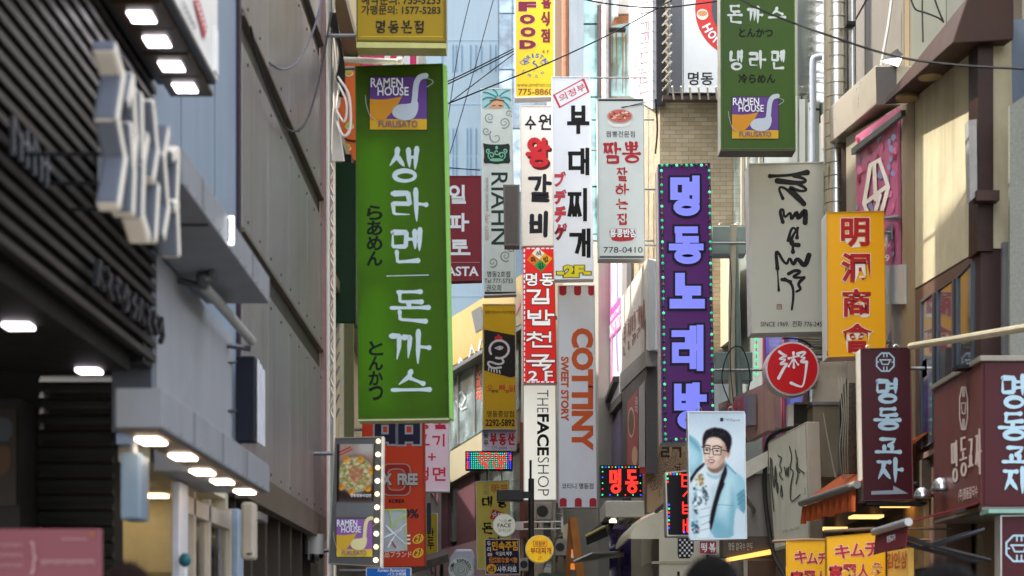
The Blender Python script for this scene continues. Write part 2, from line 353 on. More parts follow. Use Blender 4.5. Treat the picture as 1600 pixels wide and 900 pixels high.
class Art:
    """drawing on the face of a thing: photo pixels, collected into one mesh per part and material"""
    def __init__(s, pl, parent, base=.008): s.pl = pl; s.parent = parent; s.base = base; s.b = {}; s.n = 0
    def mb(s, mat, part): return s.b.setdefault((part, mat.name), (MB(), mat))[0]
    def off(s, layer): s.n += 1; return s.base + layer * .0035 + (s.n % 12) * .00022
    def poly(s, pts, mat, layer=0, part='lettering'):
        o = s.off(layer); s.mb(mat, part).poly([s.pl.at(x, y, o) for x, y in pts]); return s
    def blob(s, pts, mat, layer=0, part='picture', n=2):
        p = list(pts) + [pts[0]]; p = chaikin(p, n)[:-1]; return s.poly(p, mat, layer, part)
    def ell(s, cx, cy, rx, ry, mat, layer=0, part='lettering', n=28, rot=0):
        c, d = cos(rot), sin(rot)
        return s.poly([(cx + rx * cos(a) * c - ry * sin(a) * d, cy + rx * cos(a) * d + ry * sin(a) * c) for a in [2 * pi * i / n for i in range(n)]], mat, layer, part)
    def text(s, body, r, mat, layer=0, w=0, ol=None, part='lettering', slant=0):
        q = Q(r); V, Fc = glyphs(body, 0); xs = [v[0] for v in V]; ys = [v[1] for v in V]
        x0, x1, y0, y1 = min(xs), max(xs), min(ys), max(ys)
        def lay(w, mat, layer):
            V, Fc = glyphs(body, w); o = s.off(layer)
            s.mb(mat, part).add([s.pl.at(*qmap(q, (x - x0 + slant * (y - y0)) / (x1 - x0 + 1e-6), 1 - (y - y0) / (y1 - y0 + 1e-6)), o) for x, y in V], Fc)
        if ol: lay(w + ol[1], ol[0], layer); layer += 1
        lay(w, mat, layer); return s
    def vtext(s, body, x0, y0, x1, y1, mat, gap=.15, **k):
        n = len(body); h = (y1 - y0) / (n - gap * 1)
        for i, c in enumerate(body): s.text(c, (x0, y0 + i * h, x1, y0 + (i + 1 - gap) * h), mat, **k)
        return s
    def ribbon(s, pts, wid, mat, layer=0, part='lettering', cap=0):
        """a stroke of varying width through pixel points"""
        n = len(pts); W = list(wid) if isinstance(wid, (list, tuple)) else [wid] * n
        W = (W + [W[-1]] * n)[:n]
        closed = n > 3 and abs(pts[0][0] - pts[-1][0]) + abs(pts[0][1] - pts[-1][1]) < .01
        L = []; Rr = []
        for i in range(n):
            a = pts[i - 1] if i else (pts[-2] if closed else None); b = pts[i]; c = pts[i + 1] if i < n - 1 else (pts[1] if closed else None)
            def dr(p, q):
                d = (q[0] - p[0], q[1] - p[1]); l = sqrt(d[0] ** 2 + d[1] ** 2) or 1; return (d[0] / l, d[1] / l)
            d1 = dr(a, b) if a else dr(b, c); d2 = dr(b, c) if c else d1
            nx, ny = -(d1[1] + d2[1]), d1[0] + d2[0]; l = sqrt(nx * nx + ny * ny) or 1; nx /= l; ny /= l
            m = 1 / max(.45, abs(nx * -d1[1] + ny * d1[0])); h = W[i] / 2 * m
            L.append((b[0] + nx * h, b[1] + ny * h)); Rr.append((b[0] - nx * h, b[1] - ny * h))
        o = s.off(layer); m = s.mb(mat, part)
        m.add([s.pl.at(x, y, o) for x, y in L + Rr], [(i, i + 1, n + i + 1, n + i) for i in range(n - 1)])
        if cap and not closed:
            for e, (a, b) in ((0, (pts[1], pts[0])), (n - 1, (pts[-2], pts[-1]))):
                d = (b[0] - a[0], b[1] - a[1]); an = math.atan2(d[1], d[0]); r = W[e] / 2
                m.poly([s.pl.at(b[0] + r * cos(an + t), b[1] + r * sin(an + t), o) for t in [-pi / 2 + pi * k / 6 for k in range(7)]])
        return s
    def jt(s, body, r, w, mat, style='block', layer=0, ol=None, vert=False, gap=.12, part='lettering', jit=0):
        """Hangul drawn stroke by stroke: block = square ends, round, brush = swelling and tapering"""
        q = Q(r); n = len(body)
        if n > 1:
            for i, c in enumerate(body):
                a, b = i / (n - gap), (i + 1 - gap) / (n - gap)
                qq = [qmap(q, 0, a), qmap(q, 1, a), qmap(q, 1, b), qmap(q, 0, b)] if vert else [qmap(q, a, 0), qmap(q, b, 0), qmap(q, b, 1), qmap(q, a, 1)]
                s.jt(c, qq, w, mat, style, layer, ol, part=part, jit=jit)
            return s
        Hh = abs(q[3][1] - q[0][1]) + abs(q[3][0] - q[0][0]); Ww = abs(q[1][0] - q[0][0]) + abs(q[1][1] - q[0][1])
        ix, iy = min(.25, w * .5 / Ww), min(.25, w * .5 / Hh)       # the ink stays inside the box
        rnd = random.Random(ord(body))
        for pts, ring in jamo(body):
            px = [qmap(q, ix + x * (1 - 2 * ix), 1 - (iy + y * (1 - 2 * iy))) for x, y in pts]
            if jit: px = [(x + rnd.uniform(-jit, jit), y + rnd.uniform(-jit, jit)) for x, y in px] if not ring else px
            if style == 'brush' and not ring:
                px = densify(px, 3); px = chaikin(px, 1); m = len(px)
                a, b = px[0], px[-1]; horiz = abs(a[0] - b[0]) > abs(a[1] - b[1])
                W = [w * ((1.05 - .45 * min(1, t * 4) + (.45 * max(0, t - .7) / .3) if horiz else (1.25 - .35 * min(1, t * 3) - .75 * max(0, t - .6) / .4))) for t in [i / (m - 1) for i in range(m)]]
                W[0] *= .7
            elif ring and style == 'brush': W = [w * (.85 + .2 * cos(2 * pi * i / (len(px) - 1) + .8)) for i in range(len(px))]
            else:
                W = [w] * len(px)
                if style == 'block' and not ring:      # square ends reach out by half a stroke
                    e = .5 * w
                    def ext(p, o):
                        d = (p[0] - o[0], p[1] - o[1]); l = sqrt(d[0] ** 2 + d[1] ** 2) or 1; return (p[0] + d[0] / l * e, p[1] + d[1] / l * e)
                    if abs(px[0][0] - px[-1][0]) + abs(px[0][1] - px[-1][1]) > .01: px = [ext(px[0], px[1])] + px[1:-1] + [ext(px[-1], px[-2])]
            if ol:
                p2 = px
                if style == 'block' and not ring:
                    def ex2(p, o):
                        d = (p[0] - o[0], p[1] - o[1]); l = sqrt(d[0] ** 2 + d[1] ** 2) or 1; return (p[0] + d[0] / l * ol[1], p[1] + d[1] / l * ol[1])
                    if abs(px[0][0] - px[-1][0]) + abs(px[0][1] - px[-1][1]) > .01: p2 = [ex2(px[0], px[1])] + px[1:-1] + [ex2(px[-1], px[-2])]
                s.ribbon(p2, [x + 2 * ol[1] for x in W], ol[0], layer, part, cap=(style != 'block'))
            s.ribbon(px, W, mat, layer + (2 if ol else 0), part, cap=(style != 'block'))
        return s
    def done(s):
        for (part, _), (m, mat) in s.b.items():
            for p in apart(m): p.build(part, mat, s.parent)
        s.b = {}
def inset(q, d):
    cx = sum(p[0] for p in q) / 4; cy = sum(p[1] for p in q) / 4
    return [(x + (d if x < cx else -d), y + (d if y < cy else -d)) for x, y in q]
def sign(name, label, pl, r, depth, face, side, fr=2.2, frame=None, group='shop signs hung over the street', arm=None, arm_y=None, cat='sign', eyes=True, back=None, hollow=False):
    q = Q(r)
    base = pl.at((q[2][0] + q[3][0]) / 2, (q[2][1] + q[3][1]) / 2)
    t = thing(name, label, cat, base, group)
    if hollow:       # an open tray behind a translucent face
        m = MB().prism([pl.at(x, y, -depth + .012) for x, y in q], -pl.n * .012)
        for i in range(4):
            j = (i + 1) % 4; qs = inset(q, .8); m.prism([pl.at(*q[i]), pl.at(*q[j]), pl.at(*qs[j]), pl.at(*qs[i])], -pl.n * (depth - .0121))
        m.build('cabinet', side, t)
    else: MB().prism([pl.at(x, y) for x, y in q], -pl.n * depth).build('cabinet', side, t, bevel=.008)
    qi = inset(q, fr)
    MB().prism([pl.at(x, y, .005) for x, y in qi], -pl.n * .004).build('face_panel', face, t)
    fm = MB()
    for i in range(4):
        j = (i + 1) % 4
        fm.prism([pl.at(*q[i], .001), pl.at(*q[j], .001), pl.at(*qi[j], .001), pl.at(*qi[i], .001)], pl.n * .018)
    fm.build('frame', frame or side, t)
    if eyes:    # lifting rings on the top edge
        e = MB()
        for u in (.22, .78):
            p = pl.at(*qmap(q, u, 0), -depth / 2); k = (pl.at(q[0][0], q[0][1]) - pl.at(q[1][0], q[1][1])).length
            e.tube([p + Vector((.028 * sin(2 * pi * i / 10), 0, .03 - .028 * cos(2 * pi * i / 10))) for i in range(11)], .005, 5)
        each(e, 'lifting_ring', METAL, t)
    if arm is not None:
        xr = pl.at(*qmap(q, 1, .5)).x if arm > 0 else pl.at(*qmap(q, 0, .5)).x
        for f in (arm_y or (.12, .88)):
            z = pl.at(*qmap(q, .5, f)).z; y = base.y + depth / 2
            if abs(arm - xr) > .06:
                m = MB(); m.tube([(xr, y, z), (arm, y, z)], .02, 8); d = .012 if arm > xr else -.012
                m.box(min(arm, arm - d), max(arm, arm - d), y - .09, y + .09, z - .09, z + .09)
                m.build('bracket', METAL, t)
    if back is not None:     # carried by a bar from the wall behind
        p = pl.at(*qmap(q, .5, .25), -depth); MB().tube([p, (p.x, back, p.z)], .03, 8).build('bracket', METAL, t)
    a = Art(pl, t); return t, a
def bulbs(t, pl, pts, r, mats, off=.03):
    """every lamp of a chain is its own part; lamps of one colour share their mesh"""
    first = {}
    b0 = world_loc(t)
    for i, (x, y) in enumerate(pts):
        mt = mats[i % len(mats)]; p = pl.at(x, y, off)
        if mt.name not in first:
            o = MB().sphere((0, 0, 0), r, 8, 5).build('bulb', mt, None, True); first[mt.name] = o; o.parent = t
        else:
            o = first[mt.name].copy(); COL.objects.link(o); o.parent = t
        o.location = p - b0

# ---------------------------------------------------------------- printed pictures: soft-edged colour areas on a fine grid
import numpy as np
class Paint:
    def __init__(s, x0, y0, x1, y1, step, bgc):
        s.x0, s.y0, s.x1, s.y1 = x0, y0, x1, y1
        s.nx, s.ny = int((x1 - x0) / step) + 1, int((y1 - y0) / step) + 1
        s.X, s.Y = np.meshgrid(np.linspace(x0, x1, s.nx), np.linspace(y0, y1, s.ny)); s.step = step
        s.C = np.empty((s.ny, s.nx, 3)); s.C[:] = s.rgb(bgc); s.rng = np.random.default_rng(4)
    def rgb(s, h): h = h.lstrip('#'); return np.array([int(h[i:i + 2], 16) / 255 for i in (0, 2, 4)])
    def blur(s, m, r):
        k = max(0, int(round(r / s.step)))
        for _ in range(2 if k else 0):
            for ax in (0, 1):
                p = np.pad(m, [(k, k) if a == ax else (0, 0) for a in (0, 1)], mode='edge'); c = np.cumsum(p, axis=ax); c = np.insert(c, 0, 0, axis=ax); n = 2 * k + 1
                m = (np.take(c, range(n, c.shape[ax]), axis=ax) - np.take(c, range(0, c.shape[ax] - n), axis=ax)) / n
        return m
    def mask(s, pts, smooth=1):
        p = list(pts); p = chaikin(p + [p[0]], smooth)[:-1] if smooth else p
        m = np.zeros(s.X.shape, bool); j = len(p) - 1
        for i in range(len(p)):
            (xa, ya), (xb, yb) = p[i], p[j]
            if ya != yb: m ^= ((ya > s.Y) != (yb > s.Y)) & (s.X < (xb - xa) * (s.Y - ya) / (yb - ya) + xa)
            j = i
        return m.astype(float)
    def poly(s, pts, col, soft=2, a=1, smooth=1, clip=None):
        m = s.blur(s.mask(pts, smooth), soft) * a
        if clip is not None: m = m * clip
        s.C += (s.rgb(col) - s.C) * m[..., None]; return s
    def ell(s, cx, cy, rx, ry, col, soft=2, a=1, clip=None, rot=0):
        c, d = math.cos(rot), math.sin(rot); u = (s.X - cx) * c + (s.Y - cy) * d; v = -(s.X - cx) * d + (s.Y - cy) * c
        m = s.blur((((u / rx) ** 2 + (v / ry) ** 2) < 1).astype(float), soft) * a
        if clip is not None: m = m * clip
        s.C += (s.rgb(col) - s.C) * m[..., None]; return s
    def line(s, pts, w, col, soft=1, a=1, clip=None):
        m = np.zeros(s.X.shape)
        for (xa, ya), (xb, yb) in zip(pts, pts[1:]):
            L = (xb - xa) ** 2 + (yb - ya) ** 2 + 1e-6; t = np.clip(((s.X - xa) * (xb - xa) + (s.Y - ya) * (yb - ya)) / L, 0, 1)
            d = np.hypot(s.X - xa - t * (xb - xa), s.Y - ya - t * (yb - ya)); m = np.maximum(m, np.clip((w / 2 + soft - d) / soft, 0, 1))
        if clip is not None: m = m * clip
        s.C += (s.rgb(col) - s.C) * (m * a)[..., None]; return s
    def grain(s, amt): s.C *= 1 + s.rng.normal(0, amt, s.X.shape)[..., None]; return s
    def build(s, name, parent, pl, fx, off, em, rough=.6):
        pts = [pl.at(*fx(x, y), off) for x, y in zip(s.X.ravel(), s.Y.ravel())]; o = world_loc(parent); nx = s.nx
        me = bpy.data.meshes.new(name); me.from_pydata([tuple(p - o) for p in pts], [], [(j * nx + i, j * nx + i + 1, (j + 1) * nx + i + 1, (j + 1) * nx + i) for j in range(s.ny - 1) for i in range(nx - 1)])
        c = np.clip(s.C.reshape(-1, 3), 0, 1); c = np.where(c <= .04045, c / 12.92, ((c + .055) / 1.055) ** 2.4)
        at = me.color_attributes.new('print', 'FLOAT_COLOR', 'POINT'); at.data.foreach_set('color', np.hstack([c, np.ones((len(c), 1))]).astype(np.float32).ravel())
        m = bpy.data.materials.new('printed_picture'); m.use_nodes = True; b = m.node_tree.nodes['Principled BSDF']; n = m.node_tree.nodes.new('ShaderNodeAttribute'); n.attribute_name = 'print'
        m.node_tree.links.new(n.outputs['Color'], b.inputs['Base Color']); b.inputs['Roughness'].default_value = rough; b.inputs['Specular IOR Level'].default_value = .12
        if em: m.node_tree.links.new(n.outputs['Color'], b.inputs['Emission Color']); b.inputs['Emission Strength'].default_value = em * EMK
        me.materials.append(m); ob = bpy.data.objects.new(name, me); COL.objects.link(ob); ob.parent = parent; return ob
METAL = M('#8d9092', .38, .9, .15, 9)
STEEL = M('#b9bcbd', .28, .95, .12, 5)
WHITE = M('#e4e6e6', .45, 0, .05, 3)
DARK = M('#17181a', .5, 0, .2, 4)
BLACK = M('#0b0b0c', .55, 0, .1)
# ================================================================= setting: ground
g = MB().poly([(-400, -60, 0), (400, -60, 0), (400, 700, 0), (-400, 700, 0)]).build('ground', M('#56534f', .9, 0, .2, .4)); tag(g, kind='structure')
rd = MB().poly([(-1.9, -40, .004), (4.3, -40, .004), (4.3, 75, .004), (-1.9, 75, .004)]).build('street', M('#6d6a66', .85, 0, .25, 2, bump=.2)); tag(rd, kind='structure')

def window(parent, mbf, pl, x0, y0, x1, y1, glass, fr=2, frame=None, nv=1, nh=0, depth=.05):
    """a framed window on a wall plane, given in photo pixels"""
    q = Q((x0, y0, x1, y1)) if not isinstance(x0, list) else x0
    w = MB().prism([pl.at(x, y, .012) for x, y in q], -pl.n * .01).build('window', glass, parent)
    m = MB(); qi = inset(q, fr)
    for i in range(4):
        j = (i + 1) % 4; m.prism([pl.at(*q[i], .014), pl.at(*q[j], .014), pl.at(*qi[j], .014), pl.at(*qi[i], .014)], pl.n * depth)
    for k in range(1, nv):
        u = k / nv; h = fr / max(1, abs(q[1][0] - q[0][0])) * .5
        m.prism([pl.at(*qmap(q, u - h, .0), .016) + Vector((0, 0, -.004)), pl.at(*qmap(q, u + h, .0), .016) + Vector((0, 0, -.004)), pl.at(*qmap(q, u + h, 1), .016), pl.at(*qmap(q, u - h, 1), .016)], pl.n * depth * .8)
    for k in range(1, nh + 1):
        v = k / (nh + 1); h = fr / max(1, abs(q[3][1] - q[0][1])) * .5
        m.prism([pl.at(*qmap(q, .01, v - h), .018), pl.at(*qmap(q, .99, v - h), .018), pl.at(*qmap(q, .99, v + h), .018), pl.at(*qmap(q, .01, v + h), .018)], pl.n * depth * .6)
    m.build('frame', frame or METAL, w)
    return w

# ================================================================= LEFT: black slatted shop
LX = -1.9
t = thing('slatted_shop', 'black shop front clad in dark horizontal metal slats above a dim entrance', 'building', (-3.5, 6.5, 0))
m = MB(); z = 2.93
while z < 6.6:
    m.prism([(LX, 3.6, z), (LX, 3.6, z + .034), (LX - .045, 3.6, z + .046), (LX - .045, 3.6, z + .004)], (0, 4.95, 0)); z += .0755
m.build('slat_cladding', M('#3b3835', .4, .5, .3, 5), t)
MB().box(LX - 3, LX - .09, 3.6, 8.55, 2.94, 15).build('wall', M('#0c0c0d', .8), t)
MB().box(LX - 2.2, LX - .02, 8.35, 8.55, P(0, 566, 8.35).z, P(0, 513, 8.35).z).build('beam', M('#0d0d0f', .35, .3), t, bevel=.006)
MB().box(LX - 3, LX - .091, 3.6, 8.34, 2.85, 2.935).build('ceiling', M('#131210', .6), t)
m = MB(); a, b = P(64, 700, 8.6), P(178, 700, 8.6); z = 0.1
while z < 2.83:
    m.prism([(a.x, 8.60, z), (a.x, 8.56, z + .012), (a.x, 8.60, z + .05)], (b.x - a.x, 0, 0)); z += .085
m.build('louvre_shutter', M('#35342f', .32, .6, .3, 4), t)
MB().box(LX - 3, b.x, 8.61, 8.8, 0, 2.85).build('side_wall', M('#0f100f', .6), t); MB().box(LX - 3, LX - .05, 8.62, 8.85, 2.851, 3.1).build('ceiling_edge', M('#0f100f', .6), t); MB().box(b.x + .001, -1.93, 8.55, 8.568, 2.56, 3.5).build('return_wall', M('#3d4146', .5), t)
MB().box(LX - 3, P(40, 0, 8.4).x, 8.3, 8.6, 0, 2.7).build('door_glass', M('#14110f', .5, 0, .3, 2), t)
ar = Art(front(8.29), t)
ar.poly([(-10, 640), (26, 640), (26, 790), (-10, 790)], M('#241d17', .4), 0, 'poster'); ar.blob([(-8, 650), (22, 655), (20, 690), (-8, 690)], M('#30353a', .5), 1, 'poster'); ar.blob([(-8, 700), (20, 695), (16, 740), (-8, 745)], M('#3f2c18', .5), 1, 'poster'); ar.done()
for x, y, Yp in ((30, 511, 7.1), (140, 585, 8.28)):
    p = P(x, y, Yp); MB().box(p.x - .06, p.x + .06, Yp - .06, Yp + .04, 2.83, 2.849).build('ceiling_light', GLOW('#fff4ff', 6), t, bevel=.004)

# raised letters on the slats
t = thing('channel_letter_sign', 'row of thick pale raised letters standing off the black slats', 'sign', (-1.5, 6.4, 3.03))
lface = M('#cfc8bb', .45, 0, .08); lside = M('#5e6470', .5, 0, .1)
def letter3d(strokes, y0, y1, z0, z1, xo, dep, w, name='letter'):
    m = MB(); e = 0
    for s in strokes:
        for a, b in zip(s, s[1:]):
            A = Vector((0, y0 + a[0] * (y1 - y0), z0 + a[1] * (z1 - z0))); B = Vector((0, y0 + b[0] * (y1 - y0), z0 + b[1] * (z1 - z0)))
            d = (B - A).normalized(); nrm = Vector((0, -d.z, d.y)) * w / 2; A -= d * w * .45; B += d * w * .45; e += 1
            m.prism([A + nrm + Vector((xo + dep + e * .002, 0, 0)), B + nrm + Vector((xo + dep + e * .002, 0, 0)), B - nrm + Vector((xo + dep + e * .002, 0, 0)), A - nrm + Vector((xo + dep + e * .002, 0, 0))], (-dep + e * .001, 0, 0))
    o = m.build(name, lface, t, bevel=.014 if w > .04 else .004)
    o.data.materials.append(lside)
    for p in o.data.polygons:
        if p.normal.y < -.5: p.material_index = 1
yy = 5.83
for i, L in enumerate([[[(0, 1), (.9, .9), (.1, .55), (1, .35), (.2, 0)]], [[(0, .8), (.5, 1), (.9, .6), (.5, .3), (.1, .6)], [(.5, .3), (.3, 0)]], [[(.1, 1), (.3, .5), (.9, .75)], [(.3, .5), (.1, .1), (.9, 0)]],
                       [[(.2, 1), (.8, .7), (.2, .45)], [(.8, .4), (.4, 0)]], [[(.9, 1), (.2, .75), (.8, .4), (.1, .15)]], [[(.1, .9), (.9, 1), (.6, .5), (.9, .1)], [(.1, .45), (.6, .5)]]]):
    letter3d(L, yy, yy + .12, 3.05 + (i % 2) * .03, 3.6 - (i % 3) * .02, -1.53, .09, .055); yy += .195
m = MB()
for k in range(6):
    if k % 2: m.tube([(LX - .04, 5.9 + .195 * k, 3.3), (-1.52, 5.9 + .195 * k, 3.3)], .008, 6)
each(m, 'standoff', DARK, t)
t = thing('small_letter_sign', 'row of small dark metal letters low on the black slats', 'sign', (LX, 7.9, 2.95))
lface = M('#3d3c3c', .4, .5, .1); lside = M('#2b2c30', .5)
yy = 7.12
for k in range(9):
    L = [[[(0, .1), (.4, 1), (.9, .8)], [(.3, .5), (.9, .1)]], [[(.1, 1), (.7, .7), (.2, .3), (.9, 0)]], [[(.5, 1), (.2, .5), (.8, .2)], [(.2, .9), (.9, .9)]], [[(0, .4), (.5, 1), (.8, .3), (.3, 0)]], [[(.9, 1), (.1, .6), (.9, .5), (.3, 0)]]][k % 5]
    letter3d(L, yy, yy + .1, 3.02, 3.14, LX + .03, .03, .024); yy += .158
t = thing('slat_notice_letters', 'faint grey lettering block mounted high on the slats at the edge', 'sign', (LX, 6.3, 3.3))
lface = M('#6a6d74', .4, .4, .1); yy = 5.98
for k in range(4):
    letter3d([[[(0, 0), (0, 1), (1, .6), (1, 0)]], [[(.5, 0), (.5, 1)], [(0, .6), (1, .6)]]][k % 2], yy, yy + .08, 3.27, 3.4, LX + .02, .02, .02); yy += .13

# lit sign canopy high on the left
t = thing('lit_sign_canopy', 'slim overhead sign box with four bright square downlights in its dark underside', 'sign', P(300, 133, 8.4))
Zb = CZ + (HY - 133) / F * 8.5; x0, x1 = P(246, 0, 8.5).x, P(341, 0, 8.5).x
MB().box(x0, x1 - .012, 5.1, 8.5, Zb, Zb + .62).build('cabinet', M('#3c3f44', .45, .3, .2, 5), t, bevel=.006)
MB().box(x1 - .011, x1, 5.12, 8.48, Zb + .015, Zb + .6).build('side_panel', M('#d9d6d2', .5), t)
MB().box(x1 + .0, x1 + .012, 8.36, 8.44, Zb + .03, Zb + .26).build('edge_strip', WHITE, t)
ar = Art(wallR(0), t); ar.pl = Pl((x1, 0, 0), (1, 0, 0)); red = M('#b8404a', .5)
ar.poly([(300, 0), (309, 0), (322, 44), (316, 62)], red, 0, 'lettering')
for k in range(7): ar.ribbon([(302 + k * 2.6, 8 + k * 8), (307 + k * 2.6, 4 + k * 8), (306 + k * 2.6, 14 + k * 8)], 1.3, M('#e9e4e0'), 1, 'lettering')
for k in range(5): ar.ribbon([(283 + k * 4, 2 + k * 8), (287 + k * 4, 10 + k * 8), (284 + k * 4, 14 + k * 8)], 1.4, M('#55595c'), 0, 'lettering')
ar.done()
for (x, y) in ((220, 17), (244, 56), (267, 95), (288, 129)):
    Yp = (Zb - CZ) * F / (HY - y); p = P(x, y, Yp)
    l = MB().box(p.x - .105, p.x + .125, Yp - .15, Yp + .15, Zb - .025, Zb - .001).build('downlight_tray', M('#4a3a22', .4, .5), t, bevel=.004)
    MB().box(p.x - .052, p.x + .06, Yp - .062, Yp + .062, Zb - .034, Zb - .026).build('lamp_panel', GLOW('#fff6ff', 8), l)

# ================================================================= LEFT: white-blue shop with two canopies
t = thing('white_panel_shop', 'pale blue white panelled shop with two thin canopies and a glazed ground floor', 'building', (-3.5, 9.8, 0))
wb = M('#8090a2', .4, .1, .08, 2, streak=.12); wg = M('#8d9096', .5, 0, .07, 3, streak=.12); cg = M('#7c7f84', .5, 0, .1, 3, streak=.22)
MB().box(-2.12, -1.925, 8.57, 11.16, 2.5, 13).build('upper_wall', wb, t)
m = MB()
for y in (9.3, 10.35): m.box(-1.927, -1.922, y, y + .008, 3.7, 8)
each(m, 'panel_joint', M('#5c6876', .6), t)
MB().box(-1.97, -1.90, 11.16, 11.24, 2.6, 8).build('corner_trim', M('#2c1d2b', .5, .3), t)
MB().box(-1.895, -1.5, 7.3, 9.9, 3.53, 3.695).build('upper_canopy', cg, t, bevel=.006)
m = MB()
for y in (7.75, 8.5, 9.25): m.box(-1.4995, -1.497, y, y + .006, 3.535, 3.69); m.box(-1.4995, -1.497, y - .2, y - .194, 2.365, 2.525)
each(m, 'fascia_joint', M('#4a4d52', .6), t)
m = MB()
for k in range(12): m.tube([(-1.5, 7.4 + k * .2, 3.55), (-1.4955, 7.4 + k * .2, 3.55)], .006, 6); m.tube([(-1.5, 7.0 + k * .24, 2.375), (-1.4955, 7.0 + k * .24, 2.375)], .006, 6)
m.build('screw', METAL, t)
MB().box(-1.92, -1.52, 8.0, 8.015, 3.522, 3.529).build('canopy_joint', DARK, t)
MB().box(-1.95, -1.905, 8.58, 10.9, 2.53, 3.52).build('pier', wg, t)
MB().prism([(-1.5, 6.86, 2.36), (-1.5, 9.9, 2.36), (-1.93, 9.9, 2.36), (-1.93, 8.62, 2.36), (-1.7, 8.62, 2.36), (-1.7, 6.86, 2.36)], (0, 0, .17)).build('lower_canopy', cg, t, bevel=.006)
MB().box(-1.69, -1.53, 6.9, 9.85, 2.351, 2.359).build('soffit', M('#6a5a48', .5), t)
for (x, y) in ((237, 686), (287, 711), (317, 735), (348, 750), (383, 766)):
    Yp = .905 * F / (HY - y); p = P(x, y, Yp)
    MB().box(p.x - .055, p.x + .05, Yp - .09, Yp + .09, 2.338, 2.35).build('recessed_light', GLOW('#ffe6cc', 16), t, bevel=.003)
MB().box(-1.93, -1.88, 9.06, 9.3, 0, 2.35).build('column', M('#b9bcc6', .4, .1), t, bevel=.01)
MB().box(-1.93, -1.87, 10.95, 11.15, 0, 2.35).build('column', M('#8ea0b4', .4, .2), t, bevel=.01)
MB().box(-1.96, -1.94, 9.3, 10.95, 0, 2.3).build('shop_window', CLEAR(), t)
m = MB()
for y in (9.31, 9.62, 10.1, 10.85): m.box(-1.955, -1.91, y, y + .05, 0, 2.34)
m.box(-1.955, -1.91, 9.36, 10.85, 2.2, 2.3); each(m, 'window_frame', M('#b7ac9f', .4, .3), t)
MB().box(-4.5, -1.97, 11.0, 11.1, 0, 2.5).build('interior_end_wall', M('#aaa591', .7), t)
MB().box(-4.6, -4.5, 8.6, 11, 0, 2.5).build('interior_back_wall', M('#a8a38e', .7), t)
MB().box(-4.5, -1.97, 8.7, 11, 2.42, 2.5).build('interior_ceiling', M('#d4cbb0', .7), t)
for y in (9.2, 9.9, 10.6): MB().box(-2.9, -2.3, y, y + .12, 2.40, 2.419).build('interior_light', GLOW('#ffdca0', 9), t)
MB().box(-2.5, -2.2, 10.6, 10.95, 0, 1.9).build('display_shelf', M('#8d8264', .6), t)
t = thing('wall_lamp', 'small upright white lamp glowing on the edge of the upper canopy', 'lamp', (-1.5, 9, 3.7))
MB().tube([(-1.485, 8.47, 3.545), (-1.485, 8.47, 3.69)], .012, 10).build('lamp_tube', GLOW('#ffffff', 8), t, True)
MB().box(-1.4995, -1.49, 8.45, 8.49, 3.56, 3.68).build('lamp_base', METAL, t)
t = thing('awning_roller', 'rolled pale awning tube with folding arms under the upper canopy', 'awning', (-1.8, 9.9, 3.3))
MB().tube([(-1.75, 9.1, 3.46), (-1.75, 10.75, 3.46)], .032, 12).build('roller', M('#8f908e', .5), t, True)
m = MB(); m.tube([(-1.9, 9.12, 3.5), (-1.75, 9.1, 3.46), (-1.66, 8.95, 3.56), (-1.62, 8.9, 3.66)], .022, 6); m.tube([(-1.9, 10.7, 3.42), (-1.75, 10.72, 3.4)], .02, 6); m.sphere((-1.74, 9.05, 3.5), .05); each(m, 'folding_arm', M('#5a5c60', .4, .6), t)
t = thing('speaker_box', 'blue grey column box hanging under the white canopy', 'speaker', P(205, 810, 7.2))
a, b = P(188, 812, 7.25), P(220, 688, 7.25)
MB().box(a.x, b.x, 7.25, 7.42, a.z, 2.30).build('body', M('#6a7d8e', .4, .2), t, bevel=.012); MB().tube([((a.x + b.x) / 2, 7.33, 2.3), ((a.x + b.x) / 2, 7.33, 2.352)], .02, 8).build('hanger', METAL, t)
t = thing('hanging_speaker', 'white rounded box hung beside the shop doorway under the canopy end', 'speaker', P(385, 874, 10.4))
a, b = P(376, 874, 10.4), P(397, 784, 10.4)
MB().box(a.x, b.x, 10.4, 10.55, a.z, b.z).build('body', M('#a89f90', .45), t, bevel=.02); MB().box(a.x + .02, a.x + .1, 10.55, 10.9, b.z - .1, b.z - .05).build('bracket', METAL, t)
ar = Art(front(10.4), t); ar.poly(R(386, 864, 394, 867), DARK); ar.done()
t = thing('balloon', 'teal balloon on a stick behind the shop glass', 'balloon', P(289, 900, 9.0))
MB().sphere(P(289, 875, 9.0), .036, 14, 10, sc=(1, 1, 1.1)).build('balloon_skin', M('#1d5a66', .4), t, True); MB().tube([P(289, 888, 9), P(289, 960, 9)], .006, 6).build('stick', WHITE, t)
t = thing('standing_notice_board', 'blurred pink notice board with pale lines of writing and a brace mark', 'sign', P(75, 995, 6.4))
pl = front(6.4); MB().prism([pl.at(x, y) for x, y in ((-60, 826), (156, 826), (157, 1010), (-60, 1010))], (0, .05, 0)).build('board', M('#7c464e', .5, 0, .06, 3), t, bevel=.006)
MB().box(P(-60, 0, 6.4).x, P(157, 0, 6.4).x, 6.42, 6.46, 0, P(0, 1011, 6.4).z).build('stand', DARK, t)
ar = Art(pl, t); pk = M('#a88486', .5)
for j, y in enumerate((852, 868, 884)):
    for k in range(9): ar.ribbon([(-8 + k * 5.2, y - 3), (-6 + k * 5.2, y + 3 - (k + j) % 3)], 1.5, pk, 0); ar.ribbon([(-9 + k * 5.2, y - (k % 3)), (-6 + k * 5.2, y - 1)], 1.3, pk, 1)
ar.text('}', (49, 846, 58, 897), pk, w=.01)
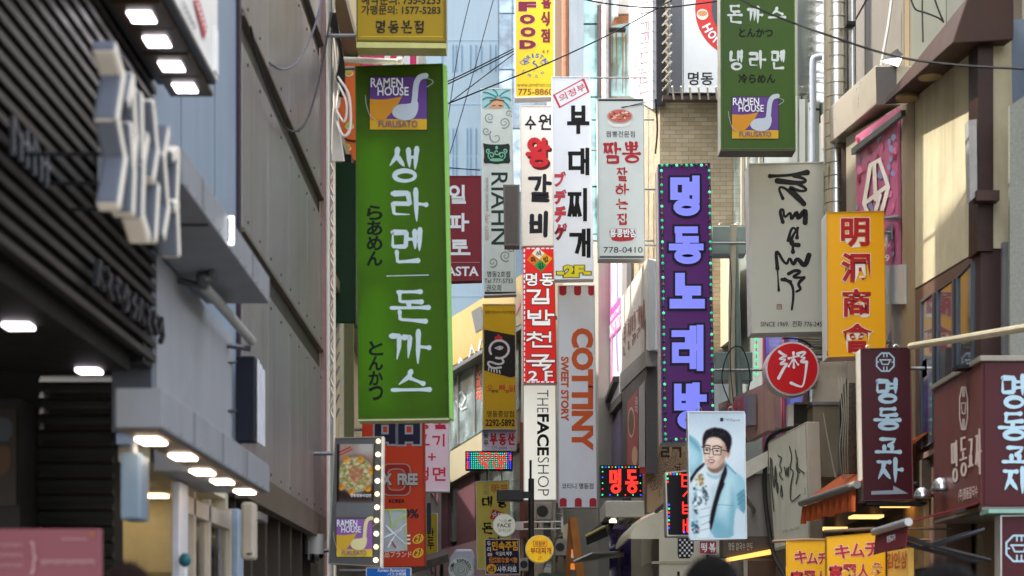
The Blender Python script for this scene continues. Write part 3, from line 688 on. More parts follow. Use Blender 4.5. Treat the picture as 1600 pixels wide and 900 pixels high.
for k in range(17): ar.ribbon([(66 + k * 5, 874), (68 + k * 5, 884 - (k % 4))], 1.7, pk, 0); ar.ribbon([(65 + k * 5, 877 + k % 3), (69 + k * 5, 877)], 1.4, pk, 1)
for k in range(9): ar.ribbon([(98 + k * 4.6, 841), (100 + k * 4.6, 844)], 2, pk, 0)
ar.ell(145, 835, 4, 4, M('#8a5a2e', .4)); ar.done()
t = thing('dark_projecting_sign', 'dark navy blade sign with white upright edges beside the metal cladding', 'sign', P(390, 690, 11))
pl = front(10.9); MB().prism([pl.at(x, y) for x, y in R(368, 556, 398, 690)], (0, .12, 0)).build('cabinet', M('#171b26', .4), t, bevel=.008)
m = MB()
for k in range(3): m.prism([P(399 + k * 4.5, 560 + k * 8, 11.1 + k * .3), P(402 + k * 4.5, 560 + k * 8, 11.1 + k * .3), P(402 + k * 4.5, 690 + k * 3, 11.1 + k * .3), P(399 + k * 4.5, 690 + k * 3, 11.1 + k * .3)], (0, .1, 0))
each(m, 'edge_letters', M('#c8c9d2', .4), t)
m = MB(); m.tube([P(335, 564, 10.5), P(372, 566, 10.95)], .012, 6); m.tube([P(335, 642, 10.5), P(372, 642, 10.95)], .012, 6); each(m, 'bracket', METAL, t)

# ================================================================= LEFT: metal-clad building
t = thing('metal_clad_building', 'building clad in grey metal panels with dark ledges and a dim shop below', 'building', (-4, 13.6, 0))
mp_ = M('#8b8788', .38, .55, .10, 1.2, streak=.3); ld = M('#37332e', .5, .3, .3, 6)  # panel streaks put upright sheen into the colour
MB().box(-7, -2.0, 11.25, 16.05, 2.6, 16.6).build('core', M('#4a4745', .7), t)
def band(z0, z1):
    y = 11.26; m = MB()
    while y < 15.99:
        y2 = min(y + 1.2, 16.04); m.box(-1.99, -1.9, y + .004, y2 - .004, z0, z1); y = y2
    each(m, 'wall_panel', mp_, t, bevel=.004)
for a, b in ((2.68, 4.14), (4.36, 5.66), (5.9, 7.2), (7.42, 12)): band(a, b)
for zz in (4.15, 5.67, 7.21): 
    MB().box(-1.99, -1.93, 11.26, 16.04, zz, zz + .20).build('ledge', ld, t); MB().box(-1.99, -1.88, 11.26, 16.04, zz + .175, zz + .205).build('ledge_lip', M('#6b6258', .4, .5), t)
m = MB(); random.seed(3)
for z in (2.75, 4.06, 4.45, 5.58, 5.98, 7.1):
    for k in range(9): m.tube([(-1.9, 11.5 + k * .55, z), (-1.893, 11.5 + k * .55, z)], .012, 6)
each(m, 'rivet', M('#2f2c2b', .5, .4), t)
MB().box(-1.95, -1.86, 11.26, 16.04, 2.45, 2.67).build('shop_fascia', M('#5b5145', .45, .3, .3, 3), t)
MB().box(-3.2, -1.96, 11.26, 16.04, 2.46, 2.6).build('shop_soffit', M('#191715', .7), t)
m = MB()
for k in range(7): m.box(-2.1, -1.98, 11.4 + k * .72, 11.5 + k * .72, 0, 2.46)
each(m, 'shop_mullion', M('#3a332b', .5), t)
MB().box(-2.16, -2.11, 11.26, 16, 0, 2.46).build('shop_glazing', GLASS('#2a261f'), t)
MB().box(-1.915, -1.865, 15.98, 16.06, 2.6, 11).build('corner_trim', M('#7d6260', .4, .3), t)
p = P(607, 0, 1)
t = thing('security_camera', 'white dome security camera under the soffit of the metal clad building', 'camera', P(492, 888, 15.5))
c = P(492, 866, 15.4)
MB().tube([c + Vector((0, 0, -.0)), c + Vector((0, 0, .19))], .1, 14).build('housing', M('#8e8c88', .4), t, True); MB().sphere(c, .09, 14, 8).build('dome', GLASS('#050506'), t, True)
MB().tube([c + Vector((0, 0, .18)), c + Vector((0, 0, .3)), c + Vector((-.2, 0, .42))], .03, 8).build('arm', METAL, t, True)
# pipes and cable bundle at the corner
t = thing('conduit_pipes', 'thin white and pink conduits running down the corner of the metal building', 'pipe', (-1.85, 16.2, 0))
for k, (px, c) in enumerate(((509, '#9a6f6d'), (514, '#b9b7b2'), (519, '#6f6d69'), (523, '#bcb6a6'))):
    MB().tube([P(px, 940, 16.15 + k * .1), P(px - 1, 400, 16.15 + k * .1), P(px - 2, -30, 16.15 + k * .1)], .018, 6).build('conduit', M(c, .4, .2), t, True)
t = thing('link_chain', 'pale link chain hanging down beside the conduits', 'chain', P(519, 645, 16.1))
m = MB()
for k in range(16): m.tube([P(516 + (k % 2) * 5, 255 + k * 25, 16.02), P(521 - (k % 2) * 5, 267 + k * 25, 16.02), P(516 + (k % 2) * 5, 279 + k * 25, 16.02)], .012, 5)
m.build('chain_links', M('#c9b6a2', .4, .4), t)
random.seed(11)
t = thing('cable_bundle', 'tangled bundle of white cables tied beside the green sign', 'cable', P(528, 255, 16.4))
m = MB(); m2 = MB()
for k in range(13):
    x = 519 + k * 1.5
    m.tube(cable([P(508 + random.random() * 20, -20, 16.5), P(524 + random.uniform(-4, 8), 70, 16.4 + random.uniform(-.1, .1)), P(525 + random.uniform(-4, 6), 150 + random.uniform(-15, 10), 16.35), P(521 + k * .5, 178, 16.3), P(x, 252, 16.35)], 6), .012, 5)
each(m, 'white_cable', M('#cfcac1', .5), t, smooth=True)
for k in range(7): m2.tube(cable([P(506 + k * 3, 20, 16.3), P(526 + k * 2, 60 + k * 9, 16.3), P(532 - k, 95 + 4 * k, 16.28), P(538, 118 + 5 * k, 16.3), P(530, 150, 16.3)], 6), .011, 5)
each(m2, 'dark_cable', M('#2c2926', .6), t, smooth=True)
m3 = MB(); m3.tube(cable([P(528, 120, 16.25), P(545, 150, 16.2), P(547, 200, 16.2), P(536, 212, 16.2), P(526, 190, 16.25)]), .014, 6); m3.tube(cable([P(528, 130, 16.25), P(541, 160, 16.2), P(538, 190, 16.2), P(524, 170, 16.25)]), .012, 6); each(m3, 'cable_loop', M('#d8d6d2', .5), t, smooth=True)
for k, pts in enumerate(([(378, 42, 11.2), (392, 100, 11.5), (425, 185, 12.5), (447, 205, 13.4), (470, 185, 14), (492, 110, 15.4), (508, 20, 16.1)], [(408, 98, 11.8), (430, 108, 12.6), (455, 95, 13.6), (480, 45, 14.6), (495, -10, 15.4)])):
    m = MB(); m.tube(cable([P(x, y, Y) + Vector((.06, 0, 0)) for x, y, Y in pts]), .010, 6)
    single('loose_cable', ['dark sagging cable looped low across the grey metal panels', 'thin grey cable looped high across the metal panels'][k], 'cable', m, M(['#26262b', '#5a5a66'][k], .5), smooth=True)
# building beyond, left
t = thing('cream_building', 'sunlit cream building with ledges just beyond the metal clad corner', 'building', (-4, 22, 0))
cr = M('#cdbd97', .7, 0, .15, 2, streak=.25)
MB().box(-8, -2.05, 16.5, 24, 3, 18.5).build('upper_wall', cr, t); MB().box(-8, -2.0, 16.5, 24, 0, 3).build('shop_wall', M('#4a463c', .6, 0, .3), t)
for z in (5.2, 6.9, 8.6): MB().box(-2.05, -1.86, 16.6, 23.9, z, z + .12).build('ledge', M('#8d846f', .6), t)
for z in (5.6, 7.3):
    for y in (18.2, 20.6, 22.6): MB().box(-2.05, -2.02, y, y + 1.1, z, z + 1).build('window', GLASS('#3a3d3a'), t)
t = thing('grey_tiled_building', 'plain grey building with three window rows beyond the cream building', 'building', (-4, 33, 0))
MB().box(-9, -2.3, 24.1, 52, 0, 17).build('wall', M('#8b8984', .7, 0, .15, 1.5, streak=.3), t)
for z in (3.4, 5.6, 7.8):
    for k in range(10): MB().box(-2.3, -2.26, 25 + k * 2.5, 26.6 + k * 2.5, z, z + 1.3).build('window', GLASS('#384048'), t)
t = thing('unseen_shade_building', 'unseen low pale building added beyond the grey building to shade the corner shop', 'building', (-8, 60, 0))  # unseen block added to keep the sun off the corner building
MB().box(-14, -5.5, 52.2, 75, 0, 13).build('wall', M('#a9a69e', .7, 0, .1, 1, streak=.2), t)
for k in range(6): MB().box(-5.5, -5.46, 53 + k * 3, 54.6 + k * 3, 5, 6.6).build('window', GLASS('#4a5258'), t)
# ================================================================= RIGHT: yellow plastered building with brown eave
RX = 4.3
t = thing('yellow_plaster_building', 'weathered yellow plaster building with brown eave, brown corner post and dark upper windows', 'building', (6, 15.9, 0))
pw = wallR(RX)
yw = M('#b3aa8e', .8, 0, .22, 1.1, streak=.3, bump=.15)
brn = M('#4d342d', .5, .1, .2, 5); brn2 = M('#5d4a41', .5, .1, .2, 4)
MB().box(RX + .3, 9, 14.9, 17.3, 0, 7.6).build('core', M('#6b6255', .8), t)
slab(yw, 'plaster_wall', t, pw, [(1427, 130), (1529, 40), (1534, 388), (1429, 451)], .3)
slab(M('#8a7b62', .6, 0, .15, 3, streak=.3), 'side_pilaster', t, wallR(RX - .01), [(1410, 165), (1428, 158), (1430, 900), (1411, 900)], .3)
pf = front(14.62)
slab(M('#2e1c16', .45, .1, .35, 6), 'corner_post', t, pf, R(1528, 64, 1552, 392), .3)
slab(M('#6b7787', .6, .1, .1, 2), 'end_wall', t, front(14.75), R(1552, 30, 1700, 420), .3)
slab(M('#3b2a27', .45, .1, .2, 5), 'lower_post', t, front(14.66), R(1533, 388, 1571, 605), .3)
slab(M('#8b8c8e', .4, .5, .1), 'post_strip', t, front(14.58), R(1567, 378, 1576, 590), .06)
slab(M('#76786f', .7, .2, .3, 40), 'mesh_screen', t, front(14.3), [(1578, 165), (1600, 150), (1700, 150), (1700, 560), (1578, 560)], .05)
slab(M('#3a2620', .5), 'post_cap', t, front(14.5), R(1526, 297, 1562, 313), .12); slab(M('#8f8d88', .6, 0, .2), 'wall_box', t, front(14.55), [(1513, 188), (1526, 186), (1527, 305), (1516, 314)], .12)
# eave
na = [P(1487, 68, 14.5), P(1512, -6, 14.5), P(1584, -6, 14.5), P(1584, 62, 14.5)]; fa = [P(1382, 163, 17.4), P(1386, 150, 17.4), P(1440, 140, 17.4), P(1440, 161, 17.4)]
ev = MB().hexa(na, fa).build('eave', M('#36231a', .55, .1, .25, 4, streak=.2), t, bevel=.01)
for x, y, Yp in ((1493, 79, 15.1), (1453, 117, 15.95), (1417, 151, 16.9)):
    c = P(x, y + 1, Yp) + Vector((0, 0, -.02)); MB().tube([c, c + Vector((0, 0, .03))], .115, 18).build('downlight', M('#8f7c50', .4, .3), ev, True)
for k, (x0, x1, x2, y0, y1, y2, y3) in enumerate(((1442, 1463, 0, 478, 452, 678, 690),)): pass
bw = slab(brn2, 'window_surround', t, pw, [(1429, 455), (1533, 392), (1533, 600), (1478, 610), (1480, 1400), (1429, 1290)], .25)
for x0, x1, yt0, yt1, yb0, yb1 in ((1441, 1463, 470, 457, 705, 690), (1467, 1494, 452, 436, 690, 665), (1498, 1524, 431, 408, 640, 610)):
    window(bw, None, pw, [(x0, yt0), (x1, yt1), (x1, yb1), (x0, yb0)], 0, 0, 0, GLASS('#3c4247'), 2.4, M('#4d5a66', .4, .5), depth=.015)
slab(M('#6b5a4e', .5), 'sill', t, wallR(RX - .06), [(1432, 712), (1484, 690), (1484, 698), (1432, 721)], .06)
hd = MB().hexa([P(1522, 590, 14.4), P(1568, 577, 14.4), P(1568, 556, 14.4), P(1516, 572, 14.4)], [P(1522, 590, 14.9), P(1568, 577, 14.9), P(1568, 556, 14.9), P(1516, 572, 14.9)]).build('window_hood', M('#4b302b', .5, .1, .15), t)
m = MB().tube([P(1423, 541, 16.3), P(1500, 529, 14.8), P(1640, 506, 12.8)], .035, 8)
single('wall_pipe', 'long cream pipe running level above the maroon signs', 'pipe', m, M('#cbbfa0', .5, 0, .1), smooth=True)
MB().box(3.99, RX, 14.3, 14.5, P(0, 575, 14.3).z, P(0, 569, 14.3).z).build('strut', DARK, t)

# silver canopy with the pink poster bay
t = thing('pink_poster_building', 'narrow building with a shiny silver canopy and a glazed pink camouflage poster bay', 'building', (6, 19, 0))
ppl = wallR(RX + .02)
MB().box(RX + .35, 9, 17.4, 20.9, 0, 7.2).build('core', M('#8e8778', .8), t)
slab(M('#9d9482', .5, .2, .15, 3, streak=.3), 'bay_frame', t, ppl, [(1322, 215), (1410, 163), (1412, 600), (1324, 600)], .3)
ps = slab(M('#b8607f', .35, 0, .15), 'poster', t, wallR(RX - .02), [(1337, 212), (1402, 168), (1404, 420), (1338, 420)], .03)
ar = Art(wallR(RX - .02), t); random.seed(5)
for k in range(90):
    x = random.uniform(1338, 1401); y = random.uniform(190, 408); yt = 212 - (x - 1337) * .66 + 8
    if y < yt or y > 410: continue
    c = random.choice(['#8c8fb8', '#c75f86', '#8c2447', '#a9aecb', '#d5789a']); r = random.uniform(2, 5)
    ar.blob([(min(1402, max(1338, x + r * random.uniform(.5, 1.3) * cos(a))), y + r * 2 * random.uniform(.5, 1.3) * sin(a)) for a in [i * pi / 3 for i in range(6)]], M(c, .4), 0, 'poster_print')
wt = M('#e9e1d3', .4)
for s in ([(1362, 258), (1376, 250), (1390, 292), (1376, 345), (1364, 352), (1352, 318), (1362, 258)], [(1368, 256), (1370, 312)], [(1353, 318), (1389, 290)], [(1364, 352), (1377, 305)]): ar.ribbon(s, 6, wt, 2, 'emblem', cap=1)
ar.text('AND', [(1384, 371), (1393, 364), (1393, 384), (1384, 391)], wt, 2); ar.text('9', (1385, 398, 1392, 408), wt, 2, .02); ar.done()
slab(M('#5e6a62', .4, .4), 'bay_bar', t, wallR(RX - .08), [(1330, 232), (1408, 172), (1408, 181), (1330, 242)], .05)
MB().tube([P(1383, 341, 18.4), P(1406, 338, 17.6)], .02, 6).build('latch_bar', METAL, t)
slab(M('#b7bab8', .5, .2, .1, 3, streak=.15), 'spandrel', t, wallR(RX - .04), [(1383, 415), (1412, 413), (1412, 475), (1384, 475)], .04)
cz = [P(1283, 235, 21.9), P(1282, 181, 21.9), P(1367, 103, 18.5), P(1369, 163, 18.5)]
cn = MB().prism(cz, (.62, 0, 0)).build('silver_canopy', M('#c4b8a6', .3, .5, .12, 2.5), t, bevel=.01)
MB().hexa([P(1369.5, 163, 18.48), P(1368, 104, 18.48), P(1401, 104, 18.48), P(1401, 163, 18.48)], [P(1369.5, 163, 18.6), P(1368, 104, 18.6), P(1401, 104, 18.6), P(1401, 163, 18.6)]).build('canopy_end', M('#56514e', .5, .3), t)
MB().hexa([P(1375, 95, 18.6), P(1402, 76, 18.4), P(1412, 86, 18.4), P(1403, 104, 18.4)], [P(1378, 100, 19), P(1402, 80, 19), P(1412, 90, 19), P(1403, 106, 19)]).build('scrap_panel', M('#b9bdc3', .3, .5), t)

# grey-beige facade above
t = thing('grey_panel_building', 'tall grey beige panelled building rising behind the brown eave', 'building', (7, 19.5, 0))
gp = M('#a7a29a', .6, .05, .06, 2, streak=.12)
pg = wallR(4.75)
MB().box(5.0, 10, 17.2, 23.0, 5, 16).build('core', M('#8e8a82', .8), t)
for x0, x1, c in ((1325, 1352, '#77736d'), (1353, 1412, '#716d67'), (1413, 1421, '#7a6c54'), (1422, 1478, '#676a62'), (1479, 1640, '#63655f')):
    slab(M(c, .55, .05, .06, 2, streak=.12), 'wall_panel', t, pg, [(x0, -260), (x1, -260), (x1, 260), (x0, 260)], .2)
m = MB(); m.box(4.74, 4.75, 17.3, 23, P(0, 8, 21.6).z, P(0, 6, 21.6).z); m.build('panel_joint', DARK, t)
m = MB()
for pts in ([(1394, -5, 19.5), (1388, 40, 19.5), (1377, 102, 19.5)],): m.tube([P(*p) for p in pts], .02, 6)
single('guy_pipe', 'thin pale pipe leaning down to the silver canopy', 'pipe', m, M('#b0b1b1', .4, .4), smooth=True)
for i, (lab, pts) in enumerate((('dark wire sagging to the top of the brown eave', [(1422, -5, 16), (1430, 14, 16), (1446, 20, 16), (1466, 28, 16), (1475, 35, 16)]), ('dark upright wire with small ties before the grey panels', [(1441, -5, 16.5), (1441, 20, 16.5), (1442, 66, 16.5)]), ('short slanting wire meeting the brown eave edge', [(1459, -5, 16), (1466, 15, 16), (1474, 34, 16)]))):
    m = MB().tube(cable([P(*p) for p in pts], 6), .009, 5); single('roof_wire', lab, 'cable', m, M('#222428', .6), smooth=True)

# dark glass building + ducts
t = thing('dark_glass_building', 'dark green glass fronted building behind the upper green sign', 'building', (7, 26, 0))
pd = wallR(4.62)
MB().box(4.85, 10, 23.05, 32.0, 0, 14).build('core', M('#5b6058', .8), t)
slab(GLASS('#3a4234'), 'glass_front', t, pd, [(1246, -200), (1292, -200), (1292, 230), (1246, 200)], .1)
slab(M('#8d9795', .45, .2, .1, 2, streak=.1), 'wall', t, wallR(4.6), [(1114, 235), (1292, 190), (1300, 1000), (1114, 1000)], .15)
for x0, x1, y0, y1 in ((1232, 1246, 150, 290), (1249, 1258, 155, 290), (1262, 1275, 160, 290)):
    slab(M('#7e827c', .4, .4), 'mullion', t, wallR(4.55), R(x0, y0, x1, y1), .05)
for x0, x1, y0, y1 in ((1143, 1164, 236, 352), (1170, 1192, 232, 352)): window(t, None, wallR(4.58), x0, y0, x1, y1, GLASS('#8fa7a8'), 2, M('#a89f90', .5))
window(t, None, wallR(4.58), 1196, 505, 1262, 720, GLASS('#3c49a8', .05), 2, M('#87505c', .4), 2, 1)
slab(M('#8a3d4c', .4, .1), 'pink_post', t, wallR(4.5), R(1199, 592, 1205, 720), .05); slab(M('#8a3d4c', .4, .1), 'pink_post', t, wallR(4.5), R(1217, 610, 1222, 720), .05)
m = MB()
for k in range(26): m.prism([P(1246, 505 + k * 4, 23.6), P(1290, 505 + k * 4, 23.6), P(1290, 508 + k * 4, 23.55), P(1246, 508 + k * 4, 23.55)], (0, .04, 0))
m.build('shutter_slats', M('#b1a99b', .5, .1), t)
for i, (lab, x0, x1, y0, y1, Yd) in enumerate((('grey green box panel bracketed beside the purple sign, upper one', 1113, 1166, 353, 397, 24.6), ('grey green box panel beside the purple sign, lower one', 1117, 1176, 550, 595, 24.6))):
    pl = front(Yd); o = thing('wall_box', lab, 'panel box', pl.at((x0 + x1) / 2, y1), 'grey green panel boxes')
    MB().prism([pl.at(x, y) for x, y in R(x0, y0, x1, y1)], (0, .3, 0)).build('cabinet', M('#7d8c86', .45, .2, .1), o, bevel=.01)
    e = MB()
    for u in (1128, 1153): 
        p = pl.at(u, y0, -.1); e.tube([p + Vector((.035 * sin(2 * pi * k / 10), 0, .035 - .035 * cos(2 * pi * k / 10))) for k in range(11)], .006, 5)
    e.build('lifting_ring', METAL, o)
slab(M('#c3b59a', .7, 0, .1, 2, streak=.2), 'beige_wall', t, wallR(4.3), [(1114, 410), (1148, 388), (1148, 525), (1114, 552)], .1)
o = thing('vertical_pipes', 'pair of grey green pipes tied together beside the purple sign', 'pipe', P(1150, 690, 24.3))
MB().tube([P(1144, 690, 24.3), P(1143, 480, 24.3), P(1146, 352, 24.3)], .05, 10).build('pipe', M('#b0a995', .45, .2), o, True); MB().tube([P(1157, 690, 24.4), P(1151, 480, 24.4), P(1147, 372, 24.4)], .055, 10).build('pipe', M('#71817b', .45, .2), o, True)
m = MB(); m.tube(cable([P(1140, 630, 24.2), P(1128, 590, 24.2), P(1140, 548, 24.2), P(1160, 545, 24.2), P(1172, 590, 24.2), P(1160, 640, 24.2)]), .01, 5); m.tube(cable([P(1140, 400, 24.2), P(1143, 450, 24.2), P(1141, 560, 24.2), P(1147, 640, 24.2)]), .007, 5); each(m, 'looped_wire', M('#222523', .5), o, smooth=True)
o = thing('round_ducts', 'tall shiny silver duct with band seams rising beside the grey panels', 'duct', P(1308, 340, 21))
dm = M('#cfccc2', .22, .9, .08, 3)
MB().tube([P(1307, 520, 21.4), P(1306, 100, 21.4), P(1305, -120, 21.4)], .165, 24).build('duct', dm, o, True)
m = MB()
for k in range(18): m.tube([P(1307, 340 - k * 20.6, 21.4) + Vector((0, 0, -.006)), P(1307, 340 - k * 20.6, 21.4) + Vector((0, 0, .006))], .172, 24)
m.build('band_seam', M('#77756f', .4, .7), o, True)
o = thing('slim_downpipe', 'slim silver downpipe close beside the banded duct', 'pipe', P(1331, 100, 21.2))
MB().tube([P(1332, 140, 21.2), P(1331, -100, 21.2)], .05, 12).build('pipe', STEEL, o, True); MB().tube([P(1322, 140, 21.3), P(1321, -100, 21.3)], .04, 12).build('pipe', M('#5d5a50', .4, .5), o, True); MB().box(P(1322, 0, 21.1).x, P(1336, 0, 21.1).x, 21.05, 21.2, P(0, 40, 21.1).z, P(0, 35, 21.1).z).build('clamp', DARK, o)
o = thing('dark_downpipe', 'dark brown downpipe behind the top of the yellow sign', 'pipe', P(1322, 340, 21)); MB().tube([P(1324, 520, 20.9), P(1323, 232, 20.9)], .07, 12).build('pipe', M('#3a2a24', .4, .2), o, True)
o = thing('bent_drainpipe', 'light blue grey drainpipe with a bend at the top', 'pipe', P(1272, 270, 23)); MB().tube(cable([P(1270, 300, 22.6), P(1270, 160, 22.6), P(1270, 100, 22.6), P(1273, 91, 22.6), P(1284, 89, 22.6)], 5), .045, 10).build('pipe', M('#9fa9b6', .45, .1), o, True)
MB().tube([P(1265, 170, 22.6), P(1282, 171, 22.6)], .02, 6).build('clamp', DARK, o)

# brick building facing us
t = thing('tan_brick_building', 'tan brick building with its corner standing out into the street', 'building', (4.6, 36, 0))
bk = BRICK('#aa9c82', '#978668', '#7d7362', 'x', .26, .088); bk2 = BRICK('#aa9c82', '#978668', '#7d7362', 'y', .26, .088)
xl, xr = P(1031, 0, 33).x, P(1140, 0, 33).x
MB().box(xl + .02, xr + 2, 33, 33.1, 7, 18).build('front_wall', bk, t); MB().box(xl, xl + .1, 33.005, 41, 7, 18).build('side_wall', bk2, t)
MB().box(xl + .1, xr + 2, 33.1, 41, 0, 18).build('core', M('#7d6f58', .8), t)
MB().box(xl + .02, xr + 2, 33.02, 33.1, 0, 7).build('lower_wall', M('#a9b0b4', .5, .1, .1, 2, streak=.2), t); MB().box(xl, xl + .1, 33.1, 41, 0, 7).build('lower_side_wall', M('#99907f', .6, 0, .1), t)
m = MB().tube(cable([P(1024, 155, 32.8), P(1027, 200, 32.8), P(1024, 240, 32.8)]), .02, 5); single('wall_wire', 'thin dark wire drooping at the corner of the tan brick building', 'cable', m, BLACK, smooth=True)
# cyan glass building with rusty pipes
t = thing('cyan_glass_building', 'pale cyan glass building with grey strips and rust stained ledge', 'building', (5, 60, 0))
pc = front(58)
MB().box(P(866, 0, 58).x, P(1040, 0, 58).x + 8, 58.3, 70, 0, 32).build('core', M('#8fa0a0', .7), t)
for x0, x1, c in ((866, 888, '#9a7f6a'), (889, 912, '#a8b3bb'), (936, 955, '#6a5a5c'), (990, 1040, '#9aa0a0')): slab(M(c, .5, .1, .1, .7, streak=.2), 'wall_strip', t, front(57.95), R(x0, -180, x1, 640), .3)
for y0, y1 in ((-180, 36), (39, 150), (153, 290), (293, 420)): slab(GLASS('#9fd0cc'), 'glass_panel', t, pc, R(912, y0, 936, y1), .2)
slab(GLASS('#8fb9b2'), 'glass_panel', t, pc, R(955, -180, 990, 150), .2); slab(M('#a8a494', .6, 0, .1, .6, streak=.4), 'lower_panel', t, pc, R(940, 150, 992, 700), .2)
ar = Art(front(57.9), t, .02); rust = M('#a07338', .8, 0, .3)
for x, y0, y1 in ((957, 46, 125), (963, 50, 140), (973, 48, 146), (978, 52, 150)): ar.ribbon([(x, y0), (x + .5, (y0 + y1) / 2), (x, y1)], [2.4, 1.6, .7], rust, 0, 'rust_stain')
ar.done()
slab(M('#3e3a36', .5), 'ledge', t, front(57.4), R(948, 43, 978, 46), .3)
o = thing('air_conditioner', 'boxy air conditioner on a rusty bracket high on the cyan glass wall', 'air conditioner', P(970, 42, 56))
pl = front(55.5); MB().prism([pl.at(x, y) for x, y in R(962, -4, 985, 22)], (0, .8, 0)).build('casing', M('#b9b4ac', .5, .1), o, bevel=.03); MB().hexa([P(954, 40, 55.4), P(962, 24, 55.4), P(982, 24, 55.4), P(981, 36, 55.4)], [P(956, 40, 57), P(963, 26, 57), P(982, 26, 57), P(981, 36, 57)]).build('rusty_bracket', M('#8f5a33', .7, .2, .4), o)
MB().tube([P(962, 26, 55.3), P(963, -6, 55.3)], .09, 8).build('pipe', WHITE, o)
for lab, x, c, Y in (('rusty brown vertical pipe beside the pale grey strip', 884, '#8a5a3c', 57.2), ('dark maroon vertical pipe on the cyan glass wall', 939, '#3b2a2c', 57.2), ('slim white lagged pipe next to the maroon pipe', 946, '#b7b5b0', 56.9)):
    m = MB().tube([P(x, 640, Y), P(x - .5, -150, Y)], .13, 8); single('wall_pipe', lab, 'pipe', m, M(c, .5, .3, .3), smooth=True)
m = MB().sphere(P(935, -2, 54), .2, 12, 8); single('globe_light', 'round white globe light at the top of the cyan glass wall', 'lamp', m, WHITE, smooth=True)

# curved corner building up the street
pq = thru(700, 62, 830, 50)
t = thing('corner_shop_building', 'corner building with an ochre fascia band over tall glazing where the street bends', 'building', pq.at(770, 990))
och = M('#7f681f', .5, 0, .12, .8, streak=.15)
slab(M('#98958c', .7, 0, .1, .8), 'core', t, Pl(pq.p - pq.n * .4, pq.n), [(560, 600), (640, 550), (935, 372), (935, 1000), (560, 1000)], 6)
ob = slab(och, 'fascia_band', t, pq, [(640, 535), (703, 497), (840, 414), (840, 490), (640, 613)], .3)
slab(M('#958e78', .5, 0, .1, .6, streak=.1), 'lower_fascia', t, Pl(pq.p + pq.n * .3, pq.n), [(640, 745), (765, 668), (810, 645), (810, 692), (640, 792)], .5)
slab(M('#4b4a44', .4, .3), 'canopy_edge', t, Pl(pq.p + pq.n * .5, pq.n), [(640, 615), (840, 492), (840, 498), (640, 621)], .6)
wn_ = [(640, 700, 702, 612)]
for x0, x1 in ((640, 664), (666, 690), (692, 716), (718, 742), (744, 768), (770, 810)):
    yt = lambda x: 621 - (x - 640) * .61 + 3; yb = lambda x: 742 - (x - 640) * .61
    slab(GLASS('#77868a', .2), 'window', t, pq, [(x0, yt(x0)), (x1, yt(x1)), (x1, yb(x1)), (x0, yb(x0))], .1)
m = MB()
for x in (665, 691, 717, 743, 769): m.prism([pq.at(x - .8, 600 - (x - 640) * .6 + 20, .05), pq.at(x + .8, 600 - (x - 640) * .6 + 20, .05), pq.at(x + .8, 740 - (x - 640) * .61, .05), pq.at(x - .8, 740 - (x - 640) * .61, .05)], -pq.n * .1)
m.build('window_mullion', M('#8a8c88', .4, .5), t)
for x0, x1, c in ((640, 680, '#75605f'), (682, 700, '#5c3c42'), (714, 742, '#5c3c42'),): slab(M(c, .5), 'pier', t, Pl(pq.p + pq.n * .1, pq.n), [(x0, 790 - (x0 - 640) * .55), (x1, 790 - (x1 - 640) * .55), (x1, 960), (x0, 960)], .3)
for x0, x1 in ((672, 714), (718, 760), (762, 812)): slab(GLASS('#5b6664', .15), 'shop_glass', t, pq, [(x0, 792 - (x0 - 640) * .6), (x1, 792 - (x1 - 640) * .6), (x1, 860 - (x1 - 640) * .2), (x0, 860 - (x0 - 640) * .2)], .1)
slab(M('#94767a', .6, 0, .1), 'stall_riser', t, Pl(pq.p + pq.n * .15, pq.n), [(640, 872), (812, 826), (812, 1000), (640, 1000)], .2)
ar = Art(pq, t, .02); pt = M('#d0b6a0', .5); ar.ribbon([(712, 588), (720, 560), (730, 575), (738, 540), (746, 560), (752, 530)], 3, M('#8f8f92', .5), 0, 'lettering'); ar.ribbon([(768, 506), (778, 488), (786, 500), (796, 478), (806, 490), (816, 468)], 4, M('#a53a33', .5), 0, 'lettering')
ar.poly([(737, 487), (752, 478), (760, 510), (744, 520)], M('#2d2a24', .5), 0, 'lettering')
ar.ribbon([(714, 620), (722, 612), (728, 622), (722, 634), (714, 628), (722, 640), (730, 636)], 3, M('#9aa0a2', .5), 0, 'window_sign')
for k, x in enumerate((752, 757, 762)): ar.text('오븐치킨'[k], (745, 575 + k * 18, 752, 590 + k * 18), M('#c9573c', .5), 0, .03, part='window_sign')
ar.done()
# far towers
t = thing('pale_blue_tower', 'pale blue office tower with narrow slit windows far up the street', 'building', P(720, 990, 120))
tw = front(120); MB().box(P(600, 0, 120).x, P(800, 0, 120).x, 120, 140, 0, 66).build('wall', M('#8899a4', .5, 0, .05, .1, streak=.08), t)  # distance haze is put into this paler wall colour
for y in (-90, 70, 200, 245):
    for k in range(14):
        x = 690 + k * 7.4 + (k % 3); 
        if (k + y // 10) % 4 == 0: continue
        MB().prism([P(x, y, 119.95), P(x + 1.6, y, 119.95), P(x + 1.6, y + 42, 119.95), P(x, y + 42, 119.95)], (0, .2, 0)).build('window', M('#5a7a94', .3), t)
m = MB()
for k in range(12): m.box(P(600, 0, 119.9).x, P(800, 0, 119.9).x, 119.97, 119.99, 8 + k * 4.8, 8.05 + k * 4.8)
m.build('panel_joint', M('#86a0b2', .5), t)
t = thing('glass_tower', 'blue glass tower with a thin frame grid behind the yellow food sign', 'building', P(810, 990, 100))
MB().box(P(780, 0, 100).x, P(870, 0, 100).x, 100, 118, 0, P(0, 78, 100).z - 0).build('core', M('#62727d', .5), t)
MB().box(P(778, 0, 100).x, P(860, 0, 100).x, 100.2, 118, 0, 46).build('upper_core', M('#62727d', .5), t)
